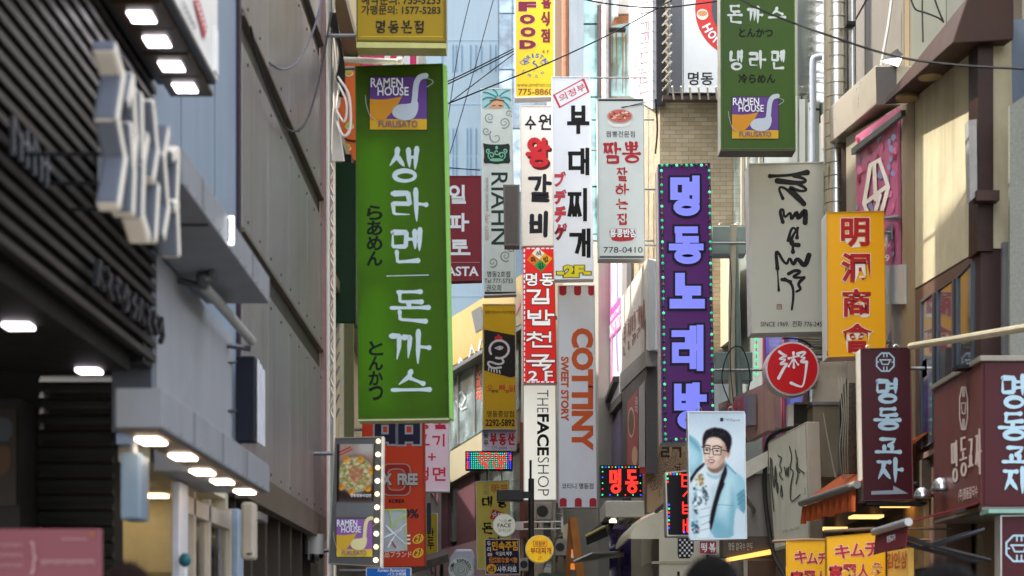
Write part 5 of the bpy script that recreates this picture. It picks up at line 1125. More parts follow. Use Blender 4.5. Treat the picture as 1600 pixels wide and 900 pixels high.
# ---- COTTINY
pl = front(35); cf = M('#dfe5ee', .42, 0, .04, 1.5, streak=.04)
t, a = sign('hanging_sign', 'tall pale grey sign with fat orange letters running downwards and red scalloped ends', pl, [(872, 446), (929, 446), (933, 793), (873, 793)], .3, cf, ALU, 1, M('#b9bdc0', .4, .3), back=47.9, eyes=False)
rc = M('#b02a33', .45, 0, .03)
for x in (874, 897, 919): x2 = min(x + 11, 929); a.poly([(x, 447), (x2, 447), (x2, 458)] + [((x + x2) / 2 + (x2 - x) / 2 * cos(k * pi / 8), 458 + 4 * sin(k * pi / 8)) for k in range(1, 8)] + [(x, 458)], rc, 0, 'scallop')
for x in (874.5, 898, 921): x2 = min(x + 11, 932); a.poly([(x, 792), (x2, 792), (x2, 782)] + [((x + x2) / 2 + (x2 - x) / 2 * cos(k * pi / 8), 782 - 4 * sin(k * pi / 8)) for k in range(1, 8)] + [(x, 782)], rc, 0, 'scallop')
oc = M('#cf5a22', .42, 0, .03); a.text('COTTINY', cw(895, 515, 925, 700), oc, 0, .05); a.text('SWEET STORY', cw(877, 558, 888, 657), oc, 0, .04); a.text('코티니 명동점', (878, 755, 927, 764), BLK, 0, .008); a.done()
# ---- THE FACE SHOP
pl = front(37.5)
t, a = sign('hanging_sign', 'tall white backlit cosmetics sign with thin black letters reading downwards', pl, [(817, 601), (869, 601), (870, 782), (818, 782)], .3, M('#f0eee2', .4, 0, .03, 1.5, em=.5), WHITE, 1.6, WHITE, back=47.9, eyes=False)
a.text('THE', cw(839, 609, 857, 645), BLK, 0, -.012); a.text('FACE', cw(840, 648, 857, 711), BLK, 0, .035); a.text('SHOP', cw(840, 714, 858, 775), BLK, 0, -.012); a.done()
# ---- chicken, real estate, LED
pl = front(41); yo = M('#bd9a0e', .42, 0, .04)
t, a = sign('hanging_sign', 'ochre yellow chicken sign with a tilted black panel and phone number 2292-5892', pl, [(754, 475), (806, 475), (807, 671), (754, 671)], .35, yo, SIDE, 1.4, M('#a9a48c', .4, .2), back=54, eyes=False)
a.text('웰빙오븐구이 치킨전문점', (758, 485.5, 804, 490.5), BLK); a.poly([(756.5, 515), (805.5, 524), (805, 588), (798, 590), (756.5, 579)], M('#1d1b1a', .45), 0, 'emblem')
gw = M('#c9ccd6', .45); rr_ = [(780 + 15 * cos(k * pi / 9 + 2.6), 546 + 14 * sin(k * pi / 9 + 2.6)) for k in range(17)]; a.ribbon(rr_, [3.4] * 17, gw, 1, 'emblem', cap=1); a.ribbon(chaikin([(774, 544), (781, 547), (787, 543), (781, 541), (774, 544)]), 1.6, gw, 1, 'emblem'); a.ell(781, 544, 2.2, 1.6, gw, 1, 'emblem')
a.ribbon(chaikin([(784, 560), (788, 567), (778, 570), (764, 564), (762, 570), (770, 576), (784, 574)]), 3, gw, 1, 'emblem')
for k in range(5): a.ribbon([(764 + k * 4, 574 + k), (763 + k * 4.6, 580 + k)], 1.8, gw, 1, 'emblem')
for k in range(3): a.ell(775 + k * 4, 529 - (k == 1) * 3, 2.2, 3.4, RED, 1, 'emblem')
for c, x, y, z, m_ in (('오', 761, 602, 9, RED), ('븐', 768, 609, 5, BLK), ('에', 773, 609, 5, BLK), ('빠', 780, 601, 10, RED), ('진', 790, 609, 5, BLK), ('닭', 796, 602, 10, RED)): a.text(c, (x, y, x + z, y + z), m_, 0, .015)
a.text('명동중앙점', (761, 642, 803, 652), BLK, 0, .008); a.text('2292-5892', (759, 655.5, 804, 665.5), BLK, 0, .025); a.done()
pl = front(41.2)
t, a = sign('hanging_sign', 'small lilac estate agent sign with a red name right under the yellow chicken sign', pl, R(753, 672, 807, 704), .3, M('#cfc5dc', .42), SIDE, 1, back=54, eyes=False)
nv = M('#27305e', .5, 0, 0); a.text('동', (756, 676, 763, 684.5), nv, 0, .03); a.text('우', (756, 688, 763, 697), nv, 0, .03); a.jt('부동산', (765, 677, 805, 696), 2.8, RED, 'block'); a.text('777-6004', (768, 697.8, 792, 702), nv); a.text('5F', (797, 697.8, 804, 702), M('#a77a9a', .5, 0, 0)); a.done()
pl = front(40)
t, a = sign('led_display', 'wide scrolling light panel of blue, teal and red dots under the lilac sign', pl, R(727, 705, 801, 735), .2, M('#0a0d12', .4), BLACK, 1.2, BLACK, back=54, eyes=False)
ledc = {'b': GLOW('#3a4cff', 2.2), 't': GLOW('#3ad6b4', 1.6), 'r': GLOW('#ff3328', 3)}
red_px = set(); rows = ["#.....###.##..#....#..", "#.......#..#.#.#..#..#", "#....##.##.#.#.####..#", ".......#..#....#..#..#", "#.....#.#.#..#..##.#..", "#......###...#.###....", "#........##..#....#...", "#........#....####...."]
for j in range(8):
    for i in range(22):
        c = 'r' if rows[j][i] == '#' else ('b' if i in (0, 1, 20, 21) else 't'); x, y = 730.5 + i * 3.2, 708.4 + j * 3.3
        a.ell(x, y, 1.0 if c != 'r' else 1.25, 1.0 if c != 'r' else 1.25, ledc[c], 0, 'light_dots', 6)
a.done()
t = thing('street_lamp', 'dark flat box luminaire arm on a black street pole', 'street lamp', P(830, 1000, 30)); bk_ = M('#25211f', .45, .3)
MB().tube([P(830, 995, 30), P(830, 748, 30)], .055, 12).build('pole', bk_, t, True); MB().tube([P(829, 748, 30), P(829, 719, 30)], .022, 8).build('antenna', bk_, t, True)
MB().prism([P(x, y, 29.9) for x, y in R(776, 765, 818, 782)], (0, .3, 0)).build('lamp_head', bk_, t, bevel=.012); MB().prism([P(x, y, 29.95) for x, y in R(818, 768, 832, 778)], (0, .12, 0)).build('arm', bk_, t)
# ---- pork cutlet yellow sign
pl = front(45)
t, a = sign('hanging_sign', 'pale yellow cutlet sign with black brush letters half hidden behind a lamp arm', pl, [(743, 752), (796, 750), (800, 890), (745, 890)], .35, M('#c9bd5a', .45, 0, .06, 1.5), ALU, 1.2, back=54, eyes=False)
a.vtext('元祖', 754, 756, 763, 773, M('#8f8d6a', .5, 0, 0), slant=.2); a.text('明洞', (768, 757, 792, 771), M('#b5432c', .5, 0, 0), 0, .01); a.jt('대', (752, 775, 770, 794), 3.4, BLK, 'brush', jit=.6); a.jt('왕', (776, 774, 793, 794), 3.4, BLK, 'brush', jit=.6)
a.poly([(770, 796), (787, 801), (782, 815), (765, 810)], M('#b3313a', .45), 0, 'badge'); a.text('수제', [(771, 798), (785, 802), (781, 812), (767, 808)], WT, 1, .02); a.jt('돈', (752, 816, 770, 835), 3.4, BLK, 'brush', jit=.6); a.jt('까', (762, 838, 786, 856), 3.4, BLK, 'brush', jit=.6); a.done()
# ---- navy pub sign
pl = front(33)
t, a = sign('pub_sign', 'navy square pub sign with orange and white lines of writing and a dashed border', pl, [(757, 842), (812, 842), (813, 898), (758, 898)], .12, M('#161332', .45), M('#8c857a', .5), 1.6, M('#b9ad9c', .5, 0, .3, 40), back=52, eyes=False)
yt_ = M('#e0a524', .45, 0, 0); a.vtext('두리', 761, 846, 767, 862, WT, w=.01); a.text('민속주점', (769, 846, 809, 860), yt_, 0, .03); a.poly(R(762, 864, 769, 869), M('#c9a8a0', .5)); a.text('막걸리.맥주', (775, 862, 800, 868.5), WT, 0, .01); a.text('伝統的な食べ物', (764, 870.5, 808, 879.5), M('#e08a2c', .45, 0, 0), 0, .02); a.text('ディスコ.ビール', (775, 881, 806, 885), M('#a9a3b0', .5, 0, 0)); a.ell(768, 888.5, 8, 7.6, yt_, 0, 'badge'); a.text('占', (763.5, 884, 772.5, 893), M('#161332', .5, 0, 0), 1, .03); a.text('사주.타로', (777, 885, 807, 894), WT, 0, .025); a.done()
# ---- round signs
def disc_sign(name, label, cx, cy, r, Y, dep, face, rim, rx=None):
    pl = front(Y); c = pl.at(cx, cy); t = thing(name, label, 'sign', c - Vector((0, 0, r * Y / F)), 'round projecting signs'); R_ = r * Y / F
    MB().tube([c, c + Vector((0, dep, 0))], R_, 40).build('drum', rim, t, True); MB().tube([c + Vector((0, -.012, 0)), c + Vector((0, -.001, 0))], R_ * .93, 40).build('face_panel', face, t, True)
    return t, Art(pl, t, .016)
t, a = disc_sign('round_sign', 'round cream sign with three small words and a green leaf', 788, 821, 18.3, 31.5, .18, M('#dcdccb', .42, em=.12), M('#c9c7b8', .4))
gy_ = M('#9a9c92', .5, 0, 0); a.text('THE', (779, 812, 792, 816.5), gy_, 0, -.005); a.text('FACE', (777.5, 818, 798, 824), BLK, 0, .012); a.text('SHOP', (778, 826, 799, 831.5), gy_, 0, -.005); a.blob([(793, 814), (797, 811), (800, 812.5), (797, 815.5)], M('#5c8f3a', .5), 0, 'leaf'); a.done()
m = MB(); m.prism([P(x, y, 31.5) for x, y in R(806, 815, 818, 828)], (0, .08, 0))
for y in (816, 827): m.tube([P(818, y, 31.55), P(877, y - 1, 31.55)], .018, 6)
for x in (845, 862): m.tube([P(x, 816, 31.55), P(x, 827, 31.55)], .014, 6)
m.prism([P(x, y, 31.5) for x, y in R(877, 808, 880, 832)], (0, .12, 0)); m.tube([P(878.5, 820, 31.6), (P(878.5, 820, 31.6).x, 47.9, P(0, 820, 31.6).z)], .03, 6); m.build('bracket', M('#c9bfb5', .45), t)
t, a = disc_sign('round_sign', 'round glowing yellow stew sign with red writing on the black pole', 843, 858, 22.3, 29.7, .16, M('#e9b71c', .4, em=.35), M('#e4d9a0', .4))
a.poly(R(833, 845, 855, 854), M('#d94f1c', .45, em=.2), 0, 'badge'); a.poly(R(834, 846, 854, 853), M('#eec23a', .45, em=.2), 1, 'badge'); a.text('의정부', (836, 846.5, 852, 852.5), DRED, 2, .02); a.text('부대찌개', (829, 855.5, 861, 865.5), DRED, 0, .02); a.text('2F', (840, 869, 847, 875), M('#c98a2a', .5, 0, 0)); a.done()
MB().tube([P(836, 850, 29.8), P(831, 851, 30)], .02, 6).build('bracket', METAL, t)
t, a = disc_sign('round_sign', 'round grey coffee sign with ESPRESSO lettered round its ring', 720, 890, 19.5, 33, .1, M('#c3c8c2', .45), M('#aeb4b2', .4))
for k, c in enumerate('ADIA ESPRESSO'):
    an = radians(-185 + k * 15.5); cx, cy = 720 + 14.8 * cos(an), 890 + 14.8 * sin(an); ra = an + pi / 2
    if c != ' ': a.text(c, [(cx + x * cos(ra) - y * sin(ra), cy + x * sin(ra) + y * cos(ra)) for x, y in ((-1.6, -2), (1.6, -2), (1.6, 2), (-1.6, 2))], M('#3a403e', .5, 0, 0), 0, .03)
for r in (11.6, 9, 6): a.ribbon([(720 + r * cos(k * pi / 14), 890 + r * sin(k * pi / 14)) for k in range(29)], 1.2, M('#6f7a77', .5, 0, 0), 0, 'emblem')
a.ribbon(spiral(720, 890, 5, 2, 1), .9, M('#6f7a77', .5, 0, 0), 0, 'emblem'); a.done()
MB().tube([P(720, 884, 33.1), (P(720, 884, 33.1).x, 35, P(0, 884, 33.1).z)], .02, 6).build('bracket', METAL, t)
# ---- TAX FREE
pl = front(19.8); tr = M('#b83a1d', .45, 0, .06, 1)
t, a = sign('hanging_sign', 'tall orange red duty free sign with a dark block letter and grey TAX FREE', pl, [(566, 640), (663, 640), (665, 885), (566, 887)], .2, tr, M('#8c2a18', .45), 1.2, M('#9a3520', .45), arm=-2.05, eyes=False)
a.text('品', (588, 618, 654, 692), M('#1a1c33', .45, 0, 0), 0, .03, ol=(M('#9298a4', .45, 0, 0), .035))
for r_, w_ in (((598, 725, 641, 774), 1.4), ((606, 733, 633, 766), 1.4)):
    x0, y0, x1, y1 = r_; rd2 = 9 if w_ else 6; p = []
    for cx, cy, a0 in ((x1 - rd2, y0 + rd2, -90), (x1 - rd2, y1 - rd2, 0), (x0 + rd2, y1 - rd2, 90), (x0 + rd2, y0 + rd2, 180)): p += [(cx + rd2 * cos(radians(a0 + k * 22.5)), cy + rd2 * sin(radians(a0 + k * 22.5))) for k in range(5)]
    a.ribbon(p + [p[0]], w_, M('#9c8f86', .5, 0, 0), 1, 'emblem')
p = []
for cx, cy, a0 in ((628, 738, -90), (628, 761, 0), (611, 761, 90), (611, 738, 180)): p += [(cx + 9 * cos(radians(a0 + k * 22.5)), cy + 9 * sin(radians(a0 + k * 22.5))) for k in range(5)]
a.ribbon(p + [p[0]], 6, M('#8c2420', .5, 0, 0), 0, 'emblem')
a.text('TAX', (577, 741, 611, 757), M('#a7a5a6', .45, 0, 0), 2, .05, ol=(M('#3b2a2a', .5, 0, 0), .03)); a.text('FREE', (622, 741, 652, 757), M('#a7a5a6', .45, 0, 0), 2, .05, ol=(M('#3b2a2a', .5, 0, 0), .03)); a.text('KOREA', (608, 780, 632, 785.5), BLK, 0, .03); a.text('10%', (624, 796, 654, 809), M('#1c2033', .5, 0, 0), 0, .03)
yy_ = M('#d8c63a', .45, 0, 0)
for cx, cy in ((653, 842), (653, 864)): a.ribbon(chaikin([(cx + 3, cy - 7), (cx - 4, cy - 5), (cx - 8, cy + 2), (cx - 6, cy + 7), (cx + 4, cy + 6), (cx + 9, cy - 2), (cx + 5, cy - 7)]), 1.8, yy_, 0, 'emblem'); a.text('21', (cx - 3.5, cy - 4, cx + 4, cy + 4), yy_, 1, .03, slant=.3)
a.text('E', (632, 836, 641, 850), WT, 0, .02); a.text('品ブランド', (601, 861, 643, 871), M('#e0c0b0', .5, 0, 0), 0, .01); a.done()
pl = front(23)
t, a = sign('hanging_sign', 'pink white menu sign with red letters and a plus mark behind the duty free sign', pl, [(640, 600), (702, 600), (702, 768), (640, 768)], .25, M('#dcc3d2', .42, 0, .04), SIDE, 1, arm=-2.05, eyes=False)
r3 = M('#c22f4c', .45, 0, 0); a.jt('뚱불', (648, 652, 699, 671), 2.8, r3, 'block'); a.jt('고기', (648, 678, 698, 698), 2.8, r3, 'block'); a.ribbon([(669, 714), (681, 714)], 2.4, r3); a.ribbon([(675, 708), (675, 720)], 2.4, r3); a.jt('냉면', (648, 730, 698, 752), 2.8, r3, 'block'); a.done()
# ---- lamp-edged food box
pl = front(15.3); bx = M('#4c4c4b', .4, .3, .15, 4)
t, a = sign('light_box', 'grey menu box edged with round bulbs showing a salad bowl and a ladle logo', pl, [(523, 684), (599, 682), (597, 886), (513, 881)], .16, bx, M('#6a6863', .4, .4), 1.4, M('#8a8880', .35, .5), arm=-1.95, eyes=False)
MB().prism([pl.at(x, y, .02) for x, y in ((596.5, 683), (600, 682), (597.5, 888), (594, 885))], (0, .15, 0)).build('edge_strip', M('#e6e0d6', .4), t)
k = Paint(0, 0, 100, 150, 1.3, '#7d6a62'); rr = random.Random(21)
k.poly(R(0, 0, 100, 40), '#9c8a80', 12, .8, 0); k.poly(R(55, 0, 100, 26), '#a9aaa6', 6, .8, 0); k.line([(4, 30), (38, 14)], 3.2, '#a8453a', 1.2); k.line([(4, 22), (34, 8)], 2.8, '#8f372e', 1.2); k.poly(R(0, 108, 100, 150), '#2a1f1a', 8, 1, 0)
k.ell(50, 82, 49, 52, '#55402f', 5); k.ell(50, 80, 47, 47, '#a8a08c', 2); k.ell(50, 77, 43, 42, '#8a7a4e', 3); cm = ((k.X - 50) ** 2 / 44 ** 2 + (k.Y - 77) ** 2 / 43 ** 2 < 1).astype(float)
for _ in range(420):
    an = rr.uniform(0, 2 * pi); r = sqrt(rr.random()); x, y = 50 + 43 * r * cos(an), 77 + 42 * r * sin(an)
    k.ell(x, y, rr.uniform(1.2, 4.4), rr.uniform(1, 2.4), rr.choice(['#b5604e', '#c98070', '#d8a090', '#a8503f'] if r < .45 else ['#e6dec4', '#d5ccb0', '#7d9440', '#c9842a', '#b8a878', '#4f6a2c', '#efe8d4', '#93a84e', '#5c4a30', '#d8cfb8']), 1, .85, cm, rr.uniform(0, 3))
for x, y in ((24, 40), (62, 40), (92, 70), (12, 112), (84, 116), (40, 124)): k.ell(x, y, 8, 9, '#dc9428', 1.6); k.ell(x - 1, y - 2, 4, 5, '#7a4a1c', 2.5, .8); k.ell(x + 2, y + 3, 3, 3, '#f0c060', 2, .7)
k.poly(R(0, 0, 6, 150), '#14100e', 1, 1, 0); k.poly(R(95, 0, 100, 150), '#14100e', 1, 1, 0); k.grain(.05)
k.build('printed_picture', t, pl, lambda x, y: qmap([(527, 694), (587, 694), (584, 784), (526, 784)], x / 100, y / 150), .0075, 0)
a.poly([(526, 786), (584, 786), (583, 808), (525, 808)], M('#5d5f62', .4, .3), 0)
a.text('명동명동비빔면', (548, 772, 580, 777), WT, 5, .01, part='poster'); ramen_logo(a, 526, 811, 582, 870, True); a.done()
bulbs(t, pl, [(591.5 - k * .45, 690 + k * 20.6) for k in range(10)], .024, [GLOW('#ffe9a8', 2.0), GLOW('#fff1c4', 3.5)], .03)
t = thing('bagged_sign', 'small sign wrapped in clear plastic with a green edge, tied before the duty free sign', 'sign', P(618, 862, 15.8)); pl = front(15.8)
MB().prism([pl.at(x, y) for x, y in ((600, 796), (635, 795), (636, 860), (600, 862))], (0, .04, 0)).build('board', M('#9ba0a5', .2, 0, .12, 8), t); a = Art(pl, t); lg = M('#9dbb5a', .4)
a.ribbon([(600, 797), (635, 796)], 2.2, lg); a.ribbon([(609, 797), (612, 825), (622, 812), (634, 803)], 2.6, lg); a.ribbon([(634, 797), (635, 858)], 1.6, lg); ww = M('#d6dbe0', .15)
for q in ([(600, 840), (618, 832), (635, 818)], [(602, 820), (620, 838), (634, 850)], [(606, 856), (616, 838), (628, 826)]): a.ribbon(chaikin(q), [1, 1.5, 2.4, 2.6, 2.4, 1.5, 1, 1, 1, 1][:len(chaikin(q))], ww, 1, 'plastic_fold')
a.ribbon([(612, 846), (619, 856)], 2.4, M('#8c4a44', .5), 2, 'plastic_fold'); a.done()
t, a = sign('hanging_sign', 'small bright blue restaurant sign low under the bulb edged box', front(18.5), R(572, 887, 642, 925), .15, M('#1c62b8', .4, em=.15), SIDE, 1, arm=-2.05, eyes=False)
a.text('Korean Restaurant', (590, 888.5, 634, 893.5), WT, 0, .02, slant=.25); a.text('パスタ明洞', (606, 894.5, 634, 900), WT, 0, .02); a.done()

# ---- purple karaoke sign
pl = front(24); pu = M('#561d6c', .4, 0, .04, 1.5, em=.05)
t, a = sign('karaoke_sign', 'tall purple karaoke sign with fat violet blue letters and green bulbs round its edge', pl, [(1028, 257), (1110, 255), (1117, 690), (1034, 692)], .5, pu, M('#d9d4d2', .5), 1.2, M('#6d4a80', .4), arm=4.55, arm_y=(.27, .73), group='shop signs hung over the street')
lt = M('#7d84f4', .4, 0, 0, em=.5); blkx = M('#15101f', .45, 0, 0)
for c, r, w in (('명', (1044, 275, 1097, 338), 11.5), ('동', (1045, 353, 1099, 413), 10.5), ('노', (1046, 427, 1101, 487), 15), ('래', (1047, 508, 1102, 580), 10.5), ('방', (1050, 598, 1104, 672), 11.5)):
    a.jt(c, r, w, lt, 'block', 2, ol=(blkx, 3.4))
a.done()
pts = [(1034 + k * 7.7, 259.5) for k in range(10)] + [(1107.5 + k * .17, 268 + k * 11.1) for k in range(38)] + [(1033 + k * .17, 268 + k * 11.1) for k in range(38)] + [(1040 + k * 8, 687) for k in range(9)]
gb = [GLOW('#2bd07c', .5), GLOW('#2bd07c', .5), M('#1d5a3a', .3), GLOW('#5af0a0', .8), M('#6d8a2a', .3)]
bulbs(t, pl, pts, .022, gb, .04); 
m = MB(); m.tube([pl.at(1033, 262, .04), pl.at(1039.5, 687, .04)], .004, 5); m.tube([pl.at(1107.5, 262, .04), pl.at(1114, 687, .04)], .004, 5); each(m, 'bulb_wire', METAL, t)
t = thing('bulb_string', 'short vertical string of green bulbs hanging beside the blue window', 'light string', P(1182, 600, 25)); bulbs(t, front(25), [(1181.5, 530 + k * 11) for k in range(6)], .026, [GLOW('#35e08a', 1.2)], 0); MB().tube([P(1181.5, 522, 25.03), P(1181.5, 588, 25.03)], .005, 5).build('wire', DARK, t)
# ---- upper green sign
pl = front(21); g2 = M('#36540f', .4, 0, .12, 1, streak=.1)
t, a = sign('hanging_sign', 'wide dull green sign with white and black writing over a ladle logo', pl, [(1125, -70), (1241, -70), (1243, 234), (1126, 234)], .3, g2, M('#e2e2da', .5), 1.6, M('#4d6630', .4, .1), arm=4.6, arm_y=(.04,), eyes=False)
w2 = M('#c6d0cf', .5, 0, .02)
MB().prism([pl.at(x, y, .01) for x, y in ((1126, 232), (1243, 232), (1243, 236), (1126, 236))], (0, .28, 0)).build('bottom_rail', M('#5a5c4a', .4), t)
for c, r in (('돈', (1135, 7, 1160, 38)), ('까', (1166, 9, 1192, 39)), ('스', (1199, 11, 1228, 34)), ('냉', (1138, 78, 1162, 111)), ('라', (1168, 78, 1197, 110)), ('멘', (1202, 78, 1227, 110))): a.jt(c, r, 4.6, w2, 'brush', jit=.6)
a.text('とんかつ', (1155, 45, 1207, 58), BLK, 0, .03); a.text('冷らめん', (1154, 116, 1211, 130), BLK, 0, .03); ramen_logo(a, 1143.5, 152, 1216, 217); a.done()
# ---- beige calligraphy sign
pl = front(22); bg_ = M('#c4c4b6', .45, 0, .05, 1.2)
t, a = sign('hanging_sign', 'big pale grey green sign with wild black calligraphy running down and SINCE 1969', pl, [(1169, 256), (1293, 253), (1293, 518), (1174, 521)], .35, bg_, M('#d9d6d0', .5), 1.5, M('#c5c6bc', .4), arm=4.6)
S = lambda pts: [(1110 + x / 4.735, 230 + y / 4.735) for x, y in pts]
for pts, w in (([(440, 215), (600, 208), (715, 188)], 5), ([(620, 212), (700, 235), (705, 258), (640, 268), (495, 250)], 5), ([(640, 268), (700, 300), (712, 322), (660, 328), (575, 290), (640, 360), (690, 420)], 4.6), ([(535, 380), (500, 300), (540, 295), (600, 345), (690, 420)], 4),
    ([(535, 555), (510, 470), (540, 458), (545, 530), (595, 475), (595, 545), (640, 470), (645, 540), (705, 452), (700, 560)], 4.4), ([(575, 690), (600, 590), (640, 612), (605, 660), (590, 720), (650, 725)], 4), ([(607, 700), (610, 775)], 4), ([(645, 600), (640, 670)], 3.6),
    ([(495, 900), (480, 740), (560, 885), (585, 810), (612, 880), (640, 815), (698, 890), (728, 800)], 4.6), ([(495, 900), (505, 1060)], 2.6)):
    p = chaikin(S(pts), 2); a.ribbon(p, [w * 1.6 * (.85 + .3 * sin(3 + 5 * k / len(p))) for k in range(len(p))], M('#1b1c1a', .5, 0, 0), 0, 'lettering', cap=1)
for pts, w in (([(1232, 428), (1243, 422), (1252, 425), (1236, 434), (1256, 434)], 4), ([(1256, 434), (1246, 444), (1252, 452), (1244, 456)], 4), ([(1226, 436), (1238, 444), (1240, 462), (1237, 484)], 3.6), ([(1222, 437), (1236, 440)], 4)):
    p = chaikin(pts, 2); a.ribbon(p, [w * 1.55 * (.95 - .4 * k / len(p)) for k in range(len(p))], M('#1b1c1a', .5, 0, 0), 0, 'lettering', cap=1)
a.ribbon([(1214, 476), (1221, 476), (1221, 483), (1214, 483), (1214, 476)], 1, M('#8f4440', .5, 0, 0)); a.text('印', (1215.5, 477.5, 1219.5, 481.5), M('#8f4440', .5, 0, 0), 0, .02); a.text('SINCE 1969.  전화 776-2455', (1188, 501.5, 1288, 511), BLK, 0, .004, slant=.06); a.done()
# ---- yellow hanja sign
pl = front(17.8); yh = M('#d99a08', .38, 0, .03, 1.2, em=.14)
t, a = sign('hanging_sign', 'orange yellow sign with four large red Chinese characters outlined in white', pl, [(1291, 332), (1381, 330), (1384, 555), (1293, 559)], .3, yh, M('#dcdad6', .5, 0, .04), 1, M('#c99a2a', .4), arm=4.25, eyes=False)
for c, r in (('明', (1315, 342, 1357, 384)), ('洞', (1316, 397, 1358, 440)), ('商', (1317, 453, 1359, 494)), ('會', (1318, 507, 1360, 550))): a.text(c, r, M('#a81420', .42, 0, 0), 0, .03, ol=(M('#e8ded0', .45, 0, 0), .022))
MB().prism([pl.at(1292, 548, .004), pl.at(1294, 548, .004), pl.at(1294, 556, .004), pl.at(1292, 556, .004)], (0, -.004, 0)).build('latch', DARK, t)
a.done()
# ---- red round congee sign
t, a = disc_sign('round_sign', 'round red porridge sign with one white brushed character and a pale rim', 1238, 576, 42, 20.5, .28, M('#b5141a', .38, 0, .03, em=.12), M('#cfc8c8', .4))
S = lambda pts: [(1100 + x / 4.09, 520 + y / 4.09) for x, y in pts]
for pts, w in (([(480, 122), (500, 138), (530, 150), (500, 155), (475, 172), (530, 168), (475, 205), (535, 195), (510, 225), (475, 292)], 4.2), ([(540, 165), (605, 148)], 3.8), ([(570, 128), (573, 222)], 4), ([(565, 175), (540, 215)], 3.4), ([(578, 175), (600, 205)], 3.4), ([(595, 135), (640, 122), (648, 132), (610, 160), (650, 158), (610, 188), (655, 188)], 4.2), ([(655, 188), (648, 260), (632, 348), (600, 342), (555, 322)], 4.4)):
    p = chaikin(S(pts), 2); a.ribbon(p, [w * (.85 + .25 * sin(2 + 6 * k / len(p))) for k in range(len(p))], WT, 0, 'lettering', cap=1)
a.done(); c = P(1270, 560, 20.65); MB().tube([c, Vector((4.55, 20.65, c.z))], .03, 8).build('bracket', METAL, t)
m = MB().tube(cable([P(1222, 529, 21), P(1240, 529, 21), P(1256, 533, 21), P(1270, 542, 21), P(1288, 544, 20)]), .012, 5); single('sign_wire', 'thin dark wire stretched over the round red sign', 'cable', m, BLACK, smooth=True)
# ---- maroon dumpling signs
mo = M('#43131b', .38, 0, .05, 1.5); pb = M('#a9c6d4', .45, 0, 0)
def pot_emblem(a, cx, cy, rx, ry, mat, w):
    o = [(cx + rx * x, cy + ry * y) for x, y in ((-.45, -1), (.45, -1), (1, -.45), (1, .45), (.45, 1), (-.45, 1), (-1, .45), (-1, -.45), (-.45, -1))]
    a.ribbon(o, w, mat, 0, 'emblem')
    a.ribbon([(cx - rx * .7, cy - ry * .25), (cx + rx * .7, cy - ry * .25)], w * .9, mat, 0, 'emblem'); a.ribbon([(cx - rx * .55, cy - ry * .2), (cx - rx * .35, cy + ry * .25), (cx + rx * .35, cy + ry * .25), (cx + rx * .55, cy - ry * .2)], w * .8, mat, 0, 'emblem')
    for d in (-.18, .18): a.ribbon([(cx + rx * d, cy - ry), (cx + rx * d, cy - ry * .55)], w * .8, mat, 0, 'emblem'); a.ribbon([(cx + rx * d, cy + ry * .5), (cx + rx * d, cy + ry)], w * .8, mat, 0, 'emblem')
    for d in (-1, 1): a.ribbon([(cx + d * rx, cy), (cx + d * rx * .72, cy)], w * .8, mat, 0, 'emblem')
pl = front(16.5)
t, a = sign('hanging_sign', 'upright maroon dumpling sign with pale blue letters and an arrow along its foot', pl, [(1344, 545), (1422, 543), (1427, 781), (1348, 783)], .25, mo, M('#b5b2a8', .4, .2), 1, M('#5a3a3c', .4), arm=4.3)
pot_emblem(a, 1383, 566, 13.5, 14, pb, 2.2)
for c, r in (('명', (1365, 590, 1406, 632)), ('동', (1364, 635, 1409, 674)), ('교', (1366, 681, 1409, 712)), ('자', (1367, 714, 1411, 757))): a.jt(c, r, 6.8, pb, 'brush', jit=.8)
a.poly([(1361, 767.5), (1395.5, 766), (1395.5, 759), (1419, 771.5), (1361, 773)], M('#8f98a2', .45, 0, 0)); a.done()
MB().box(P(1351, 0, 16.6).x, 4.28, 16.5, 16.7, P(0, 789, 16.5).z, P(0, 784, 16.5).z).build('support_bar', DARK, t)
# corner box sign
t = thing('corner_box_sign', 'large maroon corner box sign with a paler side face and letters on two sides', 'sign', P(1540, 795, 14.2), 'shop signs hung over the street')
mo2 = M('#6d3f38', .4, 0, .06, 1.5); X0 = P(1535, 0, 14.0).x  # side face is a paler, browner maroon than the front
zt, zb = P(0, 565, 14).z, P(0, 792, 14).z
pf2 = front(14.0); ps2 = wallR(X0)
MB().box(X0 + .004, 5.6, 14.01, 15.62, zb, zt).build('cabinet', M('#4b1a20', .4), t)
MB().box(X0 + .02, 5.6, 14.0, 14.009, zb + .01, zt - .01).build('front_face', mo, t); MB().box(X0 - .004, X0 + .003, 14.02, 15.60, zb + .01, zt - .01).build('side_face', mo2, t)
MB().box(X0 - .03, 5.6, 13.97, 15.65, zt + .001, zt + .05).build('coping', M('#8d867b', .5, .2), t, bevel=.006); MB().box(X0 - .01, 5.6, 13.985, 15.62, zb - .03, zb - .001).build('bottom_trim', M('#6f6a66', .5, .2), t)
a = Art(pf2, t, .01)
for c, r in (('명', (1560, 584, 1605, 640)), ('동', (1558, 642, 1606, 690)), ('교', (1564, 694, 1608, 728)), ('자', (1564, 728, 1610, 775))): a.jt(c, r, 7.4, pb, 'brush', jit=.8)
a.done(); a = Art(wallR(X0 - .004), t, .008); pk2 = M('#d3c4ba', .45, 0, 0)
pot_emblem(a, 1507, 638, 6.2, 33, pk2, 1.8)
for c, q in (('명', [(1487, 690), (1498, 687), (1499, 752), (1488, 755)]), ('동', [(1500, 683), (1512, 679), (1513, 742), (1501, 747)]), ('교', [(1513.5, 684), (1522.5, 682), (1523, 732), (1514, 736)]), ('자', [(1524.5, 672), (1535, 668), (1536, 745), (1525, 735)])): a.jt(c, q, 3.2, pk2, 'round')
